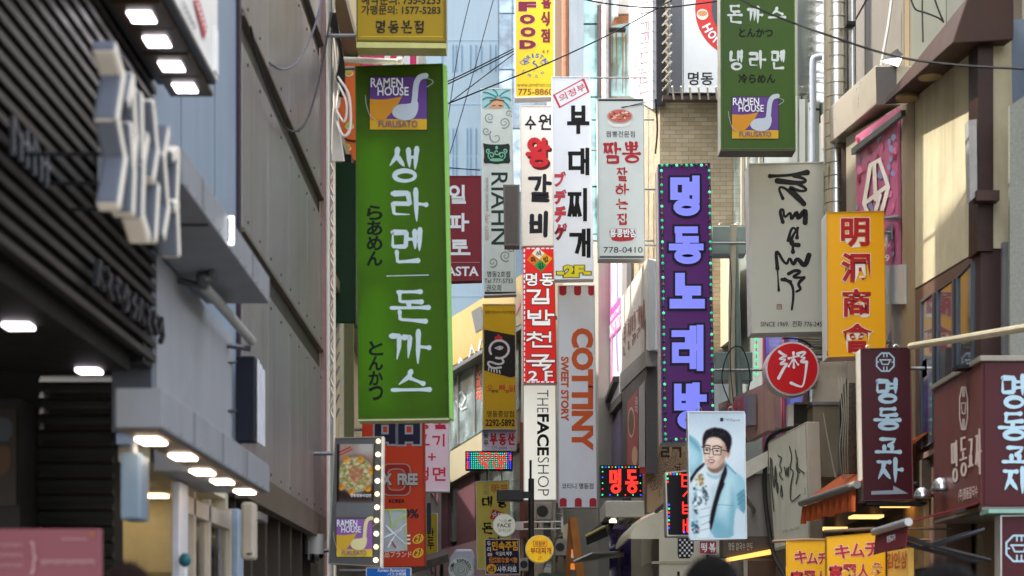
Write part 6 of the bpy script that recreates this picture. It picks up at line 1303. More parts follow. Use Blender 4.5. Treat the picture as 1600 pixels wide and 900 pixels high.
a.text('(주)명동칼국수', [(1499, 765), (1529, 758), (1529, 779), (1499, 785)], pk2, 0, .02); a.done()
# lower maroon board
pl = front(13.6)
t, a = sign('door_sign', 'lower maroon board with a pale pot emblem in a silver frame', pl, [(1562, 805), (1660, 803), (1660, 1000), (1562, 1000)], .15, mo, ALU, 2.5, M('#a9aaa8', .35, .6), eyes=False, cat='sign')
pot_emblem(a, 1592, 857, 20, 20, pb, 3); a.done()
MB().box(P(1545, 0, 13.5).x, 5.5, 13.5, 13.75, P(0, 803, 13.6).z, P(0, 797, 13.6).z).build('glass_shelf', M('#7fa89a', .2), t)
MB().box(P(1570, 0, 13.7).x, 5.4, 13.76, 13.9, 0, P(0, 990, 13.6).z).build('base', DARK, t)
# ---- lit man poster
pl = front(17); pbg = M('#bcd0dc', .35, 0, .02, em=.1)
t, a = sign('poster_light_box', 'backlit poster of a man in glasses and a pale blue jacket', pl, [(1074, 643), (1163, 643), (1167, 842), (1078, 844)], .16, pbg, M('#c9ccce', .4, .3), 1.4, M('#d0d4d6', .35, .4), group='shop signs hung over the street')
MB().tube([(2.35, 17.15, 3.2), (3.25, 21.5, 3.2)], .03, 8).build('bracket', METAL, t)
a.text('커피요', [(1060 + x / 3.914, 630 + y / 3.914) for x, y in R(278, 92, 330, 110)], M('#3a4652', .4, 0, 0), 1, -.005); a.text('good', [(1060 + x / 3.914, 630 + y / 3.914) for x, y in R(332, 98, 374, 114)], M('#3a4652', .4, 0, 0), 1, -.005); a.poly([(1060 + x / 3.914, 630 + y / 3.914) for x, y in R(254, 90, 274, 112)], M('#1c2c44', .4, 0, 0), 1); a.done()
k = Paint(62, 64, 410, 824, 3.2, '#c3d7e2')
k.ell(230, 250, 190, 260, '#d8e6ee', 60, .7); k.poly([(62, 64), (410, 64), (410, 200), (62, 160)], '#aabfce', 50, .6)
k.poly([(62, 190), (105, 215), (140, 262), (152, 350), (125, 385), (76, 440), (62, 440)], '#8cc0d2', 3); k.poly([(62, 260), (100, 280), (130, 340), (90, 400), (62, 400)], '#b5dbe6', 12, .8); k.poly([(62, 195), (100, 225), (140, 290), (130, 300), (90, 250), (62, 225)], '#5f98ae', 6, .7)
J = [(285, 352), (335, 410), (395, 455), (412, 490), (412, 690), (370, 650), (350, 640), (338, 740), (338, 830), (190, 830), (205, 640), (272, 430)]
jm = k.mask(J); k.poly(J, '#93c4d4', 3); k.poly([(300, 400), (350, 440), (340, 600), (260, 720), (240, 640)], '#bfdfe8', 22, .85, clip=jm); k.poly([(355, 560), (385, 535), (412, 530), (412, 690), (375, 655)], '#5d93a8', 8, .9, clip=jm)
k.poly([(325, 470), (352, 640), (335, 760), (338, 830), (300, 830), (318, 650)], '#6fa5b8', 12, .8, clip=jm); k.poly([(200, 700), (260, 720), (320, 780), (330, 830), (190, 830)], '#6da3b6', 18, .7, clip=jm); k.line([(215, 625), (270, 621), (335, 628)], 2, '#5f93a6', 2, .8); k.line([(290, 372), (350, 432)], 5, '#5a8fa5', 4, .7)
for y in (560, 590, 620): k.line([(365, y), (400, y - 30)], 4, '#487f95', 5, .6)
Sh = [(150, 385), (175, 372), (280, 372), (262, 470), (232, 570), (200, 700), (190, 830), (72, 830), (72, 520), (110, 440)]; sm = k.mask(Sh); k.poly(Sh, '#d3e4ea', 2)
k.poly([(72, 560), (110, 540), (120, 830), (72, 830)], '#9fbccb', 16, .7, clip=sm); k.poly([(200, 520), (240, 480), (215, 640), (190, 760)], '#a8c6d3', 12, .7, clip=sm)
for q in ([(130, 700), (190, 685)], [(95, 790), (188, 765)], [(120, 655), (195, 636)], [(140, 745), (192, 722)]): k.line(q, 3, '#9bb7c6', 4, .8)
k.poly([(170, 345), (288, 330), (276, 405), (225, 436), (178, 408)], '#a48675', 3); k.poly([(180, 385), (240, 404), (285, 355), (280, 400), (225, 432), (182, 410)], '#6f5850', 8, .75); k.poly([(168, 420), (225, 446), (275, 412), (268, 452), (225, 470), (176, 448)], '#a3c3cf', 4)
rr = random.Random(31)
for cx, cy, sx, sy, n, cs in ((125, 465, 22, 45, 26, ['#c9b27a', '#a8884a', '#e6dcc0', '#5b4a3a', '#8f6d3c']), (112, 600, 26, 80, 46, ['#1f2f3a', '#f0f4f4', '#6fa9bd', '#27404e', '#e9eef0']), (165, 560, 14, 60, 24, ['#1f2f3a', '#3a5562', '#e6ebee']), (100, 745, 22, 50, 22, ['#a8323c', '#2a8296', '#1f2f3a', '#e9eef0'])):
    for _ in range(n):
        x, y = cx + rr.uniform(-sx, sx), cy + rr.uniform(-sy, sy); k.ell(x, y, rr.uniform(3, 11), rr.uniform(4, 14), rr.choice(cs), 2.5, .85, sm, rr.uniform(0, 3))
Fc = [(150, 218), (152, 300), (159, 350), (172, 385), (205, 404), (240, 394), (270, 362), (290, 335), (304, 290), (296, 200), (215, 175)]; fm = k.mask(Fc, 2)
k.poly(Fc, '#dec6b5', 2.5, smooth=2); k.poly([(262, 220), (306, 260), (292, 335), (262, 372), (228, 402), (248, 350), (262, 300)], '#a98573', 12, .85, clip=fm); k.poly([(150, 220), (166, 230), (166, 340), (180, 392), (158, 360)], '#bd9d8b', 8, .8, clip=fm); k.poly([(160, 230), (230, 215), (280, 240), (270, 258), (170, 258)], '#e8d4c6', 8, .6, clip=fm)
k.ell(176, 326, 16, 13, '#ead6c8', 8, .7, fm); k.ell(236, 332, 18, 14, '#e6cfc0', 9, .6, fm); k.poly([(172, 372), (205, 384), (240, 372), (236, 398), (205, 406), (178, 396)], '#c3a28f', 7, .7, clip=fm)
k.poly([(294, 284), (312, 280), (319, 298), (309, 332), (292, 338)], '#c3a08e', 2.5); k.ell(305, 306, 5, 14, '#8f6c5e', 4, .7)
k.poly([(146, 264), (147, 205), (166, 168), (185, 160), (215, 149), (245, 152), (272, 157), (300, 172), (318, 195), (328, 225), (322, 262), (307, 310), (295, 292), (288, 252), (268, 226), (240, 208), (195, 207), (172, 222), (160, 258), (152, 275)], '#17141a', 2, smooth=2)
hm_ = k.mask([(146, 264), (147, 205), (166, 168), (215, 149), (272, 157), (318, 195), (328, 225), (322, 262), (300, 300), (268, 226), (195, 207), (160, 258)])
for _ in range(26):
    x = rr.uniform(160, 300); y = rr.uniform(160, 205); k.line([(x, y), (x + rr.uniform(-8, 22), y - rr.uniform(4, 22))], 2.2, rr.choice(['#2c2830', '#0c0a0e', '#3a3640']), 2, .8, hm_)
k.poly([(158, 362), (160, 380), (112, 424), (72, 492), (68, 468), (73, 452), (115, 395)], '#141118', 2.5); k.poly([(290, 372), (299, 430), (275, 482), (285, 492), (248, 572), (205, 765), (192, 784), (190, 700), (226, 560), (262, 440)], '#141118', 2.5); k.poly([(275, 440), (290, 430), (272, 480)], '#3a3540', 4, .7)
for x0, y0, x1, y1 in ((151, 272, 194, 309), (208, 276, 262, 317)): k.poly(R(x0, y0, x1, y1), '#c9b4a6', 3, .35, 0); k.line([(x0, y0), (x1, y0 + 3), (x1 - 4, y1), (x0 + 6, y1), (x0, y0)], 3.6, '#1a181c', 1.6)
k.line([(140, 266), (152, 273)], 4, '#1a181c', 1.5); k.line([(194, 284), (208, 286)], 3, '#1a181c', 1.5); k.line([(262, 285), (306, 296)], 4, '#1a181c', 1.5)
k.line([(156, 264), (172, 257), (194, 262)], 5, '#1f191c', 2.5, .9); k.line([(210, 266), (236, 260), (264, 271)], 5, '#1f191c', 2.5, .9)
for x, y in ((174, 289), (236, 295)): k.ell(x, y, 12, 5, '#efe6e0', 2, .9); k.ell(x, y, 6, 5, '#1c1517', 1.5); k.line([(x - 14, y - 2), (x, y - 7), (x + 14, y - 1)], 2.6, '#231a1c', 1.5)
k.line([(197, 288), (190, 318)], 5, '#c4a492', 5, .7); k.line([(184, 328), (198, 334), (213, 329)], 3, '#8f6a5b', 3, .8); k.ell(197, 322, 9, 8, '#e9d6c9', 5, .5)
k.poly([(176, 349), (200, 343), (226, 350), (212, 366), (196, 368)], '#8a4644', 2.5); k.poly([(184, 350), (216, 352), (208, 357), (190, 356)], '#efeae6', 1.5, smooth=0); k.line([(182, 370), (200, 374), (215, 368)], 4, '#b58a7a', 4, .6)
k.grain(.012)
k.build('printed_picture', t, pl, lambda x, y: (1060 + x / 3.914, 630 + y / 3.914), .0075, .12)
# ---- LED signs
pl = front(32)
t, a = sign('led_display', 'black light board with two stacks of glowing red letters beside the violet cladding', pl, [(937, 727), (1004, 727), (1004, 777), (938, 777)], .2, M('#120f12', .4), M('#3a3a3c', .4), 1.4, M('#2c2c30', .4), arm=3.1, eyes=False)
rl = GLOW('#ff2a22', 2.0)
a.jt('명', (951, 733, 972, 771), 4.6, rl, 'block'); a.jt('동', (977, 733, 997, 771), 4.6, rl, 'block'); a.done()
bulbs(t, pl, [(941 + k * 5.2, 730) for k in range(12)] + [(941.5, 737 + k * 9) for k in range(5)] + [(1000.5, 743 + k * 12) for k in range(3)] + [(941 + k * 12, 773.5) for k in range(6)], .014, [GLOW('#37e08c', 1.8), GLOW('#3346ff', 2.5), GLOW('#37e08c', 1.8), GLOW('#ff3a30', 1.8)], .012)
pl = front(18)
t, a = sign('led_display', 'black upright light board with red strokes half hidden behind the man poster', pl, [(1039, 738), (1096, 733), (1098, 838), (1042, 838)], .3, M('#17141a', .35), M('#b7b5ae', .4, .3), 2, M('#c6c3ba', .35, .4), back=21.4, eyes=False)
for s in ([(1066, 742), (1066, 760), (1090, 760), (1090, 742), (1066, 742)], [(1066, 751), (1090, 751)], [(1067, 776), (1074, 768), (1080, 777)], [(1067, 784), (1067, 802), (1090, 802)], [(1067, 790), (1090, 790)], [(1067, 796), (1090, 796)], [(1068, 812), (1068, 832)], [(1074, 810), (1074, 832)], [(1068, 820), (1090, 820)]): a.ribbon(s, 2.2, rl, 0, 'lettering')
a.done(); bulbs(t, pl, [(1042.5 + k * 5, 741) for k in range(5)] + [(1045, 789 + k * 6) for k in range(7)] + [(1043, 748), (1043, 753), (1069, 832)], .011, [GLOW('#37e08c', 1.8), GLOW('#ff3a30', 1.8), GLOW('#3346ff', 2.5)], .012)
t = thing('checkered_sign', 'black and white dotted oval sign under the upright light board', 'sign', P(1070, 872, 19)); pl = front(19)
MB().prism([pl.at(x, y) for x, y in ((1060, 840), (1084, 840), (1084, 862), (1078, 872), (1062, 872), (1060, 866))], (0, .1, 0)).build('board', M('#1a1a1c', .4), t); a = Art(pl, t)
for i in range(6):
    for j in range(7):
        if (i + j) % 2 == 0: a.poly(R(1061 + i * 3.6, 842 + j * 4.1, 1064 + i * 3.6, 845.2 + j * 4.1), WT, 0, 'pattern')
a.done()
# ---- lower beige sign on an angle
pz = thru(1199, 21.3, 1262, 19.8)
t = thing('angled_sign', 'weathered cream light box set at an angle with grey brushed letters', 'sign', P(1240, 860, 18.4), 'shop signs hung over the street')
fcb = M('#d0d1c2', .42, .05, .08, 1.2, streak=.18)
front_q = [pz.at(1199, 690), pz.at(1260, 658.5), pz.at(1266, 846), pz.at(1210, 862)]
MB().prism(front_q, -pz.n * .17).build('cabinet', M('#b2ab9b', .5, .1, .1, 2, streak=.15), t, bevel=.01)
MB().prism([pz.at(1201, 693, .004), pz.at(1258, 664, .004), pz.at(1264, 842, .004), pz.at(1211, 857, .004)], -pz.n * .003).build('face_panel', fcb, t)
m = MB(); m.tube(cable([pz.at(1197, 700, .0), pz.at(1197, 760, .02), pz.at(1203, 820, .02), pz.at(1212, 868, .02), pz.at(1226, 900, .0), pz.at(1232, 920)]), .03, 8); m.tube(cable([pz.at(1197, 700), pz.at(1203, 684), pz.at(1222, 672), pz.at(1240, 668, -.05)]), .03, 8); each(m, 'edge_hose', M('#23231f', .6), t, smooth=True)
a = Art(pz, t, .01); gk = M('#4c4d49', .5, 0, 0)
Z = lambda pts: [(1180 + x / 3.46, 640 + y / 3.46) for x, y in pts]
for pts in ([(85, 260), (90, 400), (105, 550)], [(92, 270), (108, 470), (112, 260), (122, 440)], [(115, 380), (125, 470), (130, 400), (112, 390)], [(128, 250), (150, 260), (132, 300), (152, 330), (130, 350), (155, 380)], [(145, 410), (155, 470), (140, 470), (145, 410)], [(162, 310), (172, 370), (175, 300), (182, 375), (184, 310)], [(190, 200), (205, 260), (188, 320), (215, 330), (195, 400), (195, 500), (215, 490), (248, 460)], [(222, 220), (240, 340), (225, 400)], [(232, 260), (225, 330), (245, 340)], [(240, 320), (270, 345)]):
    p = chaikin(Z(pts), 2); a.ribbon(p, [1.9] * len(p), gk, 0, 'lettering', cap=1)
a.text('(전화) 776-2455', Z([(148, 655), (240, 628), (240, 648), (148, 672)]), M('#6b6c66', .5, 0, 0), slant=.2); a.vtext('명동', *Z([(268, 424)])[0], *Z([(275, 460)])[0], M('#6b6c66', .5, 0, 0)); a.done()
MB().box(P(1231, 0, 20.7).x, P(1240, 0, 20.7).x, 20.7, 20.8, P(0, 676, 20.7).z, P(0, 632, 20.7).z).build('support_post', M('#d5d0c2', .5), t)
MB().box(P(1232, 0, 20.6).x, P(1239, 0, 20.6).x, 20.6, 20.7, 0, P(0, 850, 20.6).z).build('support_leg', METAL, t)
# ---- kimchi banners
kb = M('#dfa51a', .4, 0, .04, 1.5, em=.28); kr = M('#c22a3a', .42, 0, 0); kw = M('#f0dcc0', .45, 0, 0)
for lab, q, Y, dx, dy in (('yellow kimchi and ginseng banner, smaller one under the cream light box', [(1229, 846), (1292, 845), (1292, 960), (1231, 960)], 16.4, 0, 0), ('yellow kimchi and ginseng banner, larger one below the orange awning', [(1291, 839), (1383, 831), (1384, 960), (1292, 960)], 15.6, 0, 0)):
    pl = front(Y); big = q[1][0] > 1300
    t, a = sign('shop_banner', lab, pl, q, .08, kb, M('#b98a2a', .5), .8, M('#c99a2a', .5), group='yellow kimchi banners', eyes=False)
    if big:
        for c, r in (('キ', (1305, 852, 1327, 872)), ('ム', (1329, 850, 1350, 870)), ('チ', (1352, 847, 1373, 869)), ('高', (1296, 883, 1315, 905)), ('麗', (1317, 882, 1337, 904)), ('人', (1339, 882, 1358, 903)), ('參', (1360, 880, 1380, 902))): a.text(c, r, kr, 0, .03, ol=(kw, .035))
    else:
        for c, r in (('キ', (1242, 861, 1260, 880)), ('ム', (1261, 864, 1277, 881)), ('チ', (1278, 864, 1291, 881)), ('高', (1236, 892, 1254, 912)), ('麗', (1256, 892, 1273, 912)), ('人', (1275, 892, 1290, 912))): a.text(c, r, kr, 0, .03, ol=(kw, .035))
    a.done()
    m = MB(); xx = (1288, 1366) if big else (1207, 1258); yy2 = (830, 826) if big else (846, 843); m.tube([P(xx[0], yy2[0], Y + .05), P(xx[1], yy2[1], Y + .05)], .018, 6); m.tube([P(xx[1], yy2[1], Y + .05), (4.3, Y + .05, P(*[xx[1], yy2[1], Y]).z)], .012, 6); each(m, 'hanging_rod', M('#6a5644', .5, .3), t)
pl = thru(1384, 15.7, 1419, 14.6)
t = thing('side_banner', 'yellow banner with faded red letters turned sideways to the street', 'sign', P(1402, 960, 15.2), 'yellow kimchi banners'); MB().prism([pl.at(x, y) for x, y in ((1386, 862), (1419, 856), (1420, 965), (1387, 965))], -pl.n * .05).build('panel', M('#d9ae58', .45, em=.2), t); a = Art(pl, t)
for k, c in enumerate('김인삼'): a.text(c, [(1387 + k * 11, 866 - k * 2), (1396 + k * 11, 864 - k * 2), (1396 + k * 11, 886), (1387 + k * 11, 889)], M('#b5503c', .5, 0, 0), 0, .03)
a.done()
# ---- HONG sign, pinkish sign, billboards, boards
pl = front(32.5)
t, a = sign('hanging_sign', 'big white noodle house sign with a red ring on the tan brick wall', pl, [(1045, -120), (1150, -120), (1150, 146), (1045, 146)], .25, M('#d6dadb', .42, 0, .04), M('#3c3d42', .4), 1, M('#4a4a50', .4), eyes=False, cat='sign')
a.poly(R(1047, -118, 1066, 144), M('#5d5e63', .45), 0, 'side_stripe'); a.poly(R(1067, -118, 1068, 144), M('#2a2b33', .4), 1, 'side_stripe')
for r0, m_, l in ((76, M('#c63a35', .45), 0), (50, M('#4b4c55', .45), 2)): a.ell(1162, 14, r0, r0 * 1.02, m_, l, 'emblem', 60)
a.ell(1097.5, 23, 9, 8.5, M('#eadcc8', .4), 2, 'emblem'); a.ell(1097.5, 21.5, 7.5, 4.4, M('#c98a62', .4), 3, 'emblem')
for k, c in enumerate('HONG'):
    an = radians(152 - k * 11.5); cx, cy = 1162 + 64 * cos(an), 14 + 64 * sin(an); ra = an - pi / 2; q = [(cx + x * cos(ra) - y * sin(ra), cy + x * sin(ra) + y * cos(ra)) for x, y in ((-5, -6.5), (5, -6.5), (5, 6.5), (-5, 6.5))]; a.text(c, q, WT, 2, .03)
a.text('명동', (1075, 113, 1114, 133), INK, 0, .015); a.done()
m = MB()
for k in range(10): m.tube([pl.at(1037, 8 + k * 14.5, .5), pl.at(1047, 1 + k * 14.5, .0)], .02, 6); m.tube([pl.at(1035, 11 + k * 14.5, 0), pl.at(1047, 3 + k * 14.5, .3)], .018, 5)
for k in range(6): m.tube([pl.at(1048 + k * 13.5, 143, .3), pl.at(1053 + k * 13.5, 155, .0)], .02, 6)
each(m, 'clip_rod', M('#d9d3c6', .4, .2), t); MB().prism([pl.at(x, y, -.05) for x, y in R(1036, 147, 1150, 154)], (0, .2, 0)).build('bottom_rail', M('#4d4240', .5), t)
pS = wallR(3.0)
t = thing('side_sign', 'tall white sign with faint pink letters seen almost edge on beside the brick corner', 'sign', pS.at(1003, 155), 'shop signs hung over the street')
MB().prism([pS.at(x, y) for x, y in ((983, -60), (1021, -120), (1022, 172), (983, 148))], (.1, 0, 0)).build('panel', M('#ded9da', .42, 0, .04), t); MB().prism([pS.at(x, y, .03) for x, y in ((1021, -120), (1027, -120), (1028, 165), (1022, 172))], (.18, 0, 0)).build('end_panel', M('#26262a', .4), t)
a = Art(pS, t, .02); pk3 = M('#cf7f8a', .5, 0, 0)
for c, q in (('홍', [(989, 92), (997, 88), (997, 115), (989, 117)]), ('콩', [(998, 80), (1005, 76), (1005, 112), (998, 114)]), ('반', [(1005, 50), (1011, 46), (1011, 75), (1005, 80)]), ('점', [(1008, 30), (1015, 26), (1015, 98), (1008, 70)]), ('중', [(989, 120), (996, 118), (996, 148), (989, 148)]), ('국', [(997, 118), (1003, 116), (1003, 150), (997, 149)])): a.jt(c, q, 1.5, pk3, 'round')
a.text('0410', [(1006, 120), (1014, 112), (1014, 142), (1006, 146)], pk3); a.done()
m = MB()
for k in range(11): m.tube([pS.at(1024, 6 + k * 15.5, .3), pS.at(1020, 1 + k * 15.5, .0)], .02, 5)
each(m, 'clip_rod', M('#d6d0cc', .4), t)
pB = wallR(2.75)
t = thing('billboard', 'tall white fashion billboard crossed by a pink lettered band', 'sign', pB.at(958, 640)); MB().prism([pB.at(x, y) for x, y in ((942, 395), (972, 380), (971, 612), (944, 644))], (.12, 0, 0)).build('panel', M('#dcd9df', .42, 0, .03, em=.08), t); MB().prism([pB.at(x, y, .03) for x, y in ((939, 390), (942, 390), (944, 648), (941, 650))], (.2, 0, 0)).build('frame', M('#2a2530', .4), t); MB().prism([pB.at(x, y, .03) for x, y in ((943, 646), (972, 614), (972, 626), (943, 660))], (.25, 0, 0)).build('bottom_rail', M('#5d5552', .4), t)
a = Art(pB, t, .015); a.poly([(943, 500), (971, 462), (971, 512), (944, 543)], M('#c04b9b', .45), 1, 'band'); a.text('FASHION OF THE S', [(945, 519), (971, 490), (971, 508), (945, 538)], WT, 3, .03); a.text('BRAND NEW STREET', [(945, 508), (971, 476), (971, 484), (945, 515)], WT, 3, .01); a.ribbon(chaikin([(953, 400), (955, 440), (953, 470), (957, 520), (956, 600)]), [3, 3, 2, 2, 2, 2, 2, 3, 3, 3, 3, 3, 3, 2, 2, 2, 2, 2][:len(chaikin([(0, 0)] * 5))], M('#e07ab0', .5), 0, 'picture'); a.ribbon(chaikin([(964, 400), (966, 450), (963, 520), (966, 580)]), 2, M('#9a8ad0', .5), 0, 'picture'); a.done()
pN = wallR(2.55)
t = thing('side_sign', 'cream sign board with faded red brown brush letters seen at a steep angle', 'sign', pN.at(990, 580), 'shop signs hung over the street'); MB().prism([pN.at(x, y) for x, y in ((970, 466), (1011, 405), (1012, 548), (972, 582))], (.25, 0, 0)).build('panel', M('#cfc9bd', .5, 0, .06, 1, streak=.12), t); MB().prism([pN.at(x, y) for x, y in ((1011.4, 404), (1024, 408), (1024, 546), (1012.4, 548))], (.2, .1, 0)).build('end_panel', M('#b9c0c2', .5), t); a = Art(pN, t, .012); fr2 = M('#a3685a', .55, 0, .2, 10)
for k, c in enumerate('춘천닭갈비'): x = 974 + k * 7; y = 490 - k * 9; a.jt(c, [(x, y + 20), (x + 6, y + 12), (x + 6, y + 62), (x, y + 70)], 1.7, fr2, 'brush')
a.done()
t = thing('food_poster_case', 'dark framed case holding a red food poster seen at an angle', 'sign', pN.at(990, 740)); MB().prism([pN.at(x, y) for x, y in ((972, 590), (1010, 552), (1011, 740), (973, 742))], (.2, 0, 0)).build('case', M('#3e3a38', .45, .2), t); MB().prism([pN.at(x, y, .03) for x, y in ((971, 584), (1012, 546), (1012, 572), (971, 612))], (.2, 0, 0)).build('hood', M('#8b8682', .45, .2), t)
a = Art(pN, t, .012); a.poly([(981, 628), (998, 608), (998, 728), (981, 730)], M('#b03a34', .4), 0, 'poster'); a.ell(987.5, 660, 5.5, 24, M('#d9c9b0', .4), 1, 'poster'); a.ell(987.5, 660, 4.4, 20, M('#7a3a26', .4, 0, .3, 10), 2, 'poster'); a.ell(993, 712, 4.5, 15, M('#d9b088', .4), 1, 'poster')
a.poly([(999, 606), (1009, 594), (1009, 730), (999, 730)], M('#a7a9ac', .4), 0, 'poster'); a.vtext('김치', 994, 620, 997.5, 645, WT, layer=2, w=.02); a.done()
pl = front(30.5)
t, a = sign('flower_panel', 'brown beige panel with dark flower line drawings and number 27 behind the purple sign', pl, R(1009, 497, 1082, 803), .3, M('#9d8467', .5, 0, .06, 1.5), M('#4d463f', .45), 2, M('#4d4742', .45, .2), arm=3.17, eyes=False, cat='panel')
fl = M('#5b463a', .5, 0, 0)
for cx, cy, r0 in ((1020, 540, 15), (1040, 742, 28), (1024, 738, 20), (1058, 730, 22), (1016, 510, 8)):
    for k in range(13):
        an = 2 * pi * k / 13; c, s = cos(an), sin(an); pp = [(cx + c * r0 * .2, cy + s * r0 * .25), (cx + c * r0 * .7 - s * r0 * .12, cy + s * r0 + c * r0 * .12), (cx + c * r0, cy + s * r0 * 1.3), (cx + c * r0 * .7 + s * r0 * .12, cy + s * r0 - c * r0 * .12), (cx + c * r0 * .2, cy + s * r0 * .25)]
        pp = [(min(1079, max(1012, x)), min(800, max(500, y))) for x, y in pp]
        a.ribbon(pp, .8, fl, 0, 'flower_drawing')
    for k in range(6): a.ell(min(1078, max(1013, cx + random.uniform(-4, 4))), cy + random.uniform(-5, 5), 1.5, 1.5, M('#3a2a25', .5, 0, 0), 1, 'flower_drawing', 8)
for s in ([(1034, 700), (1044, 700), (1044, 706), (1034, 706), (1034, 713), (1046, 713)], [(1050, 700), (1063, 700), (1063, 715)]): a.ribbon(s, 3.4, M('#3a2a25', .5, 0, 0), 2)
a.done()
# board with raised letters over the pink frontage
pR_ = thru(1122, 25.2, 1202, 22.2)
t = thing('raised_letter_board', 'dusty pink sign board with raised red and grey letters set along the facade', 'sign', pR_.at(1165, 700)); MB().prism([pR_.at(x, y) for x, y in ((1122, 632), (1197, 598), (1199, 668), (1130, 700))], -pR_.n * .2).build('board', M('#a98a88', .5, .1, .12, 2, streak=.3), t)
MB().prism([pR_.at(x, y, .003) for x, y in ((1165, 612), (1199, 598), (1200, 672), (1168, 690))], -pR_.n * .1).build('end_panel', M('#b08d80', .5, .1, .12, 2, streak=.3), t); a = Art(pR_, t, .12)
for c, q, m_ in (('명', [(1136, 640), (1145, 636), (1145, 660), (1136, 664)], M('#8b8790', .4, .3)), ('동', [(1147, 634), (1157, 629), (1157, 656), (1147, 660)], M('#b3454a', .4)), ('치', [(1158, 629), (1166, 624), (1166, 655), (1158, 660)], M('#b3454a', .4)), ('킨', [(1167, 622), (1176, 617), (1176, 668), (1167, 672)], M('#b3454a', .4))): a.jt(c, q, 2.6, m_, 'block', 1, ol=(M('#77707a', .4, .3), .9))
a.done()
m = MB(); m.hexa([pR_.at(1179, 618, .02), pR_.at(1184, 616, .02), pR_.at(1184, 664, .02), pR_.at(1179, 668, .02)], [pR_.at(1179, 618, .14), pR_.at(1184, 616, .14), pR_.at(1184, 664, .14), pR_.at(1179, 668, .14)]); m.build('letter_block', M('#7d7a80', .4, .3), t)
# more: square duct and AC boxes on right, mid height
t = thing('kinked_duct', 'square beige duct bending down behind the round red sign', 'duct', P(1260, 760, 20.6)); dk = M('#9a917f', .45, .3, .12, 3, streak=.2)
MB().hexa([P(1283, 556, 20.8), P(1335, 556, 20.8), P(1335, 556, 21.4), P(1283, 556, 21.4)], [P(1269, 630, 20.6), P(1310, 630, 20.6), P(1310, 630, 21.2), P(1269, 630, 21.2)]).build('upper_elbow', dk, t); MB().box(P(1270, 0, 20.6).x, P(1309, 0, 20.6).x, 20.6, 21.2, P(0, 745, 20.6).z, P(0, 631, 20.6).z).build('lower_duct', M('#857b67', .45, .3, .15, 3, streak=.25), t); MB().box(P(1268, 0, 20.6).x, P(1311, 0, 20.6).x, 20.57, 21.23, P(0, 633, 20.6).z, P(0, 628, 20.6).z).build('flange', METAL, t)
t = thing('dark_wall_vent', 'dark open metal box above the cream light box', 'vent', P(1255, 662, 21.0)); MB().box(P(1241, 0, 21.0).x, P(1270, 0, 21.0).x, 21.0, 21.4, P(0, 662, 21.0).z, P(0, 630, 21.0).z).build('casing', M('#2c2a22', .5, .2), t); MB().box(P(1241, 0, 21.0).x, P(1270, 0, 21.0).x, 20.97, 21.0, P(0, 632, 21.0).z, P(0, 629, 21.0).z).build('lip', M('#7a7566', .4, .4), t)
t = thing('corrugated_vent_pipe', 'rough grey flexible pipe and loose wires in the gap by the maroon sign', 'pipe', P(1328, 740, 17.6)); m = MB(); m.tube([P(1328, 740, 17.8), P(1327, 670, 17.8), P(1330, 600, 17.8)], .085, 12); m.build('pipe', M('#4e493c', .8, 0, .5, 25, bump=.8), t, True); m = MB()
for k in range(4): m.tube(cable([P(1310 + k * 5, 590, 17.5), P(1316 + k * 3, 650, 17.4), P(1312 + k * 4, 700, 17.4), P(1316 + k * 3, 748, 17.5)]), .006, 5)
m.tube(cable([P(1286, 645, 17.4), P(1294, 690, 17.4), P(1306, 748, 17.4)]), .006, 5); each(m, 'loose_wire', M('#928d7e', .6), t, smooth=True)
t = thing('shop_interior_bay', 'dim warm lit shop bay beneath the orange awning', 'building', (5.5, 17.5, 0)); MB().box(4.4, 9, 16.2, 16.3, 0, 3.3).build('dividing_wall', M('#8a6a48', .7, 0, .2), t)
MB().box(4.45, 9, 17.35, 24, 0, 3.35).build('wall', M('#3a3026', .7, 0, .3), t); MB().box(4.2, 4.449, 16.4, 23.5, 2.9, 3.3).build('lintel', M('#4d443a', .6, 0, .2), t); MB().box(4.25, 4.4, 16.5, 17.3, 2.2, 2.9).build('crate', M('#a58a5e', .7, 0, .25), t)
for y in (16.9, 18.5, 20.5): MB().box(3.95, 4.3, y, y + .28, 2.87, 2.899).build('strip_light', GLOW('#ffbf70', 2.2), t)
t = thing('grey_panel_shop', 'grey panelled shop front with a warm lit slot and menu letters on its fascia', 'building', P(1185, 990, 21.5)); MB().box(P(1165, 0, 21.5).x, 4.58, 21.5, 23, 0, P(0, 740, 21.5).z).build('wall', M('#8b8780', .55, .1, .1, 2, streak=.2), t)
pl = front(21.45); slab(M('#5b5148', .55, .1), 'fascia', t, pl, R(1130, 838, 1208, 870), .4); a = Art(pl, t, .02); a.text('명동 칼국수 만두', (1138, 848, 1176, 860), M('#c9bfae', .5, 0, 0)); a.done(); slab(GLOW('#ffb85a', 1.6), 'lit_slot', t, front(21.4), [(1135, 872), (1205, 858), (1205, 866), (1135, 878)], .05); slab(M('#c9c4b6', .5), 'eave_panel', t, front(21.3), [(1165, 722), (1200, 704), (1200, 728), (1165, 748)], .3)
slab(M('#5a4232', .5, em=.05), 'lower_window', t, front(21.42), R(1168, 876, 1212, 990), .05); slab(M('#a8a090', .5), 'window_trim', t, front(21.4), R(1162, 874, 1168, 990), .06)
t, a = sign('small_sign', 'small red and white sign low beneath the man poster', front(20.5), R(1092, 845, 1120, 866), .1, M('#a8353a', .45), SIDE, .8, eyes=False); a.jt('떡볶', (1095, 848, 1118, 863), 1.8, WT, 'block'); a.done()
MB().box(P(1104, 0, 20.6).x, P(1108, 0, 20.6).x, 20.61, 20.65, 0, P(0, 866, 20.5).z).build('post', DARK, t)
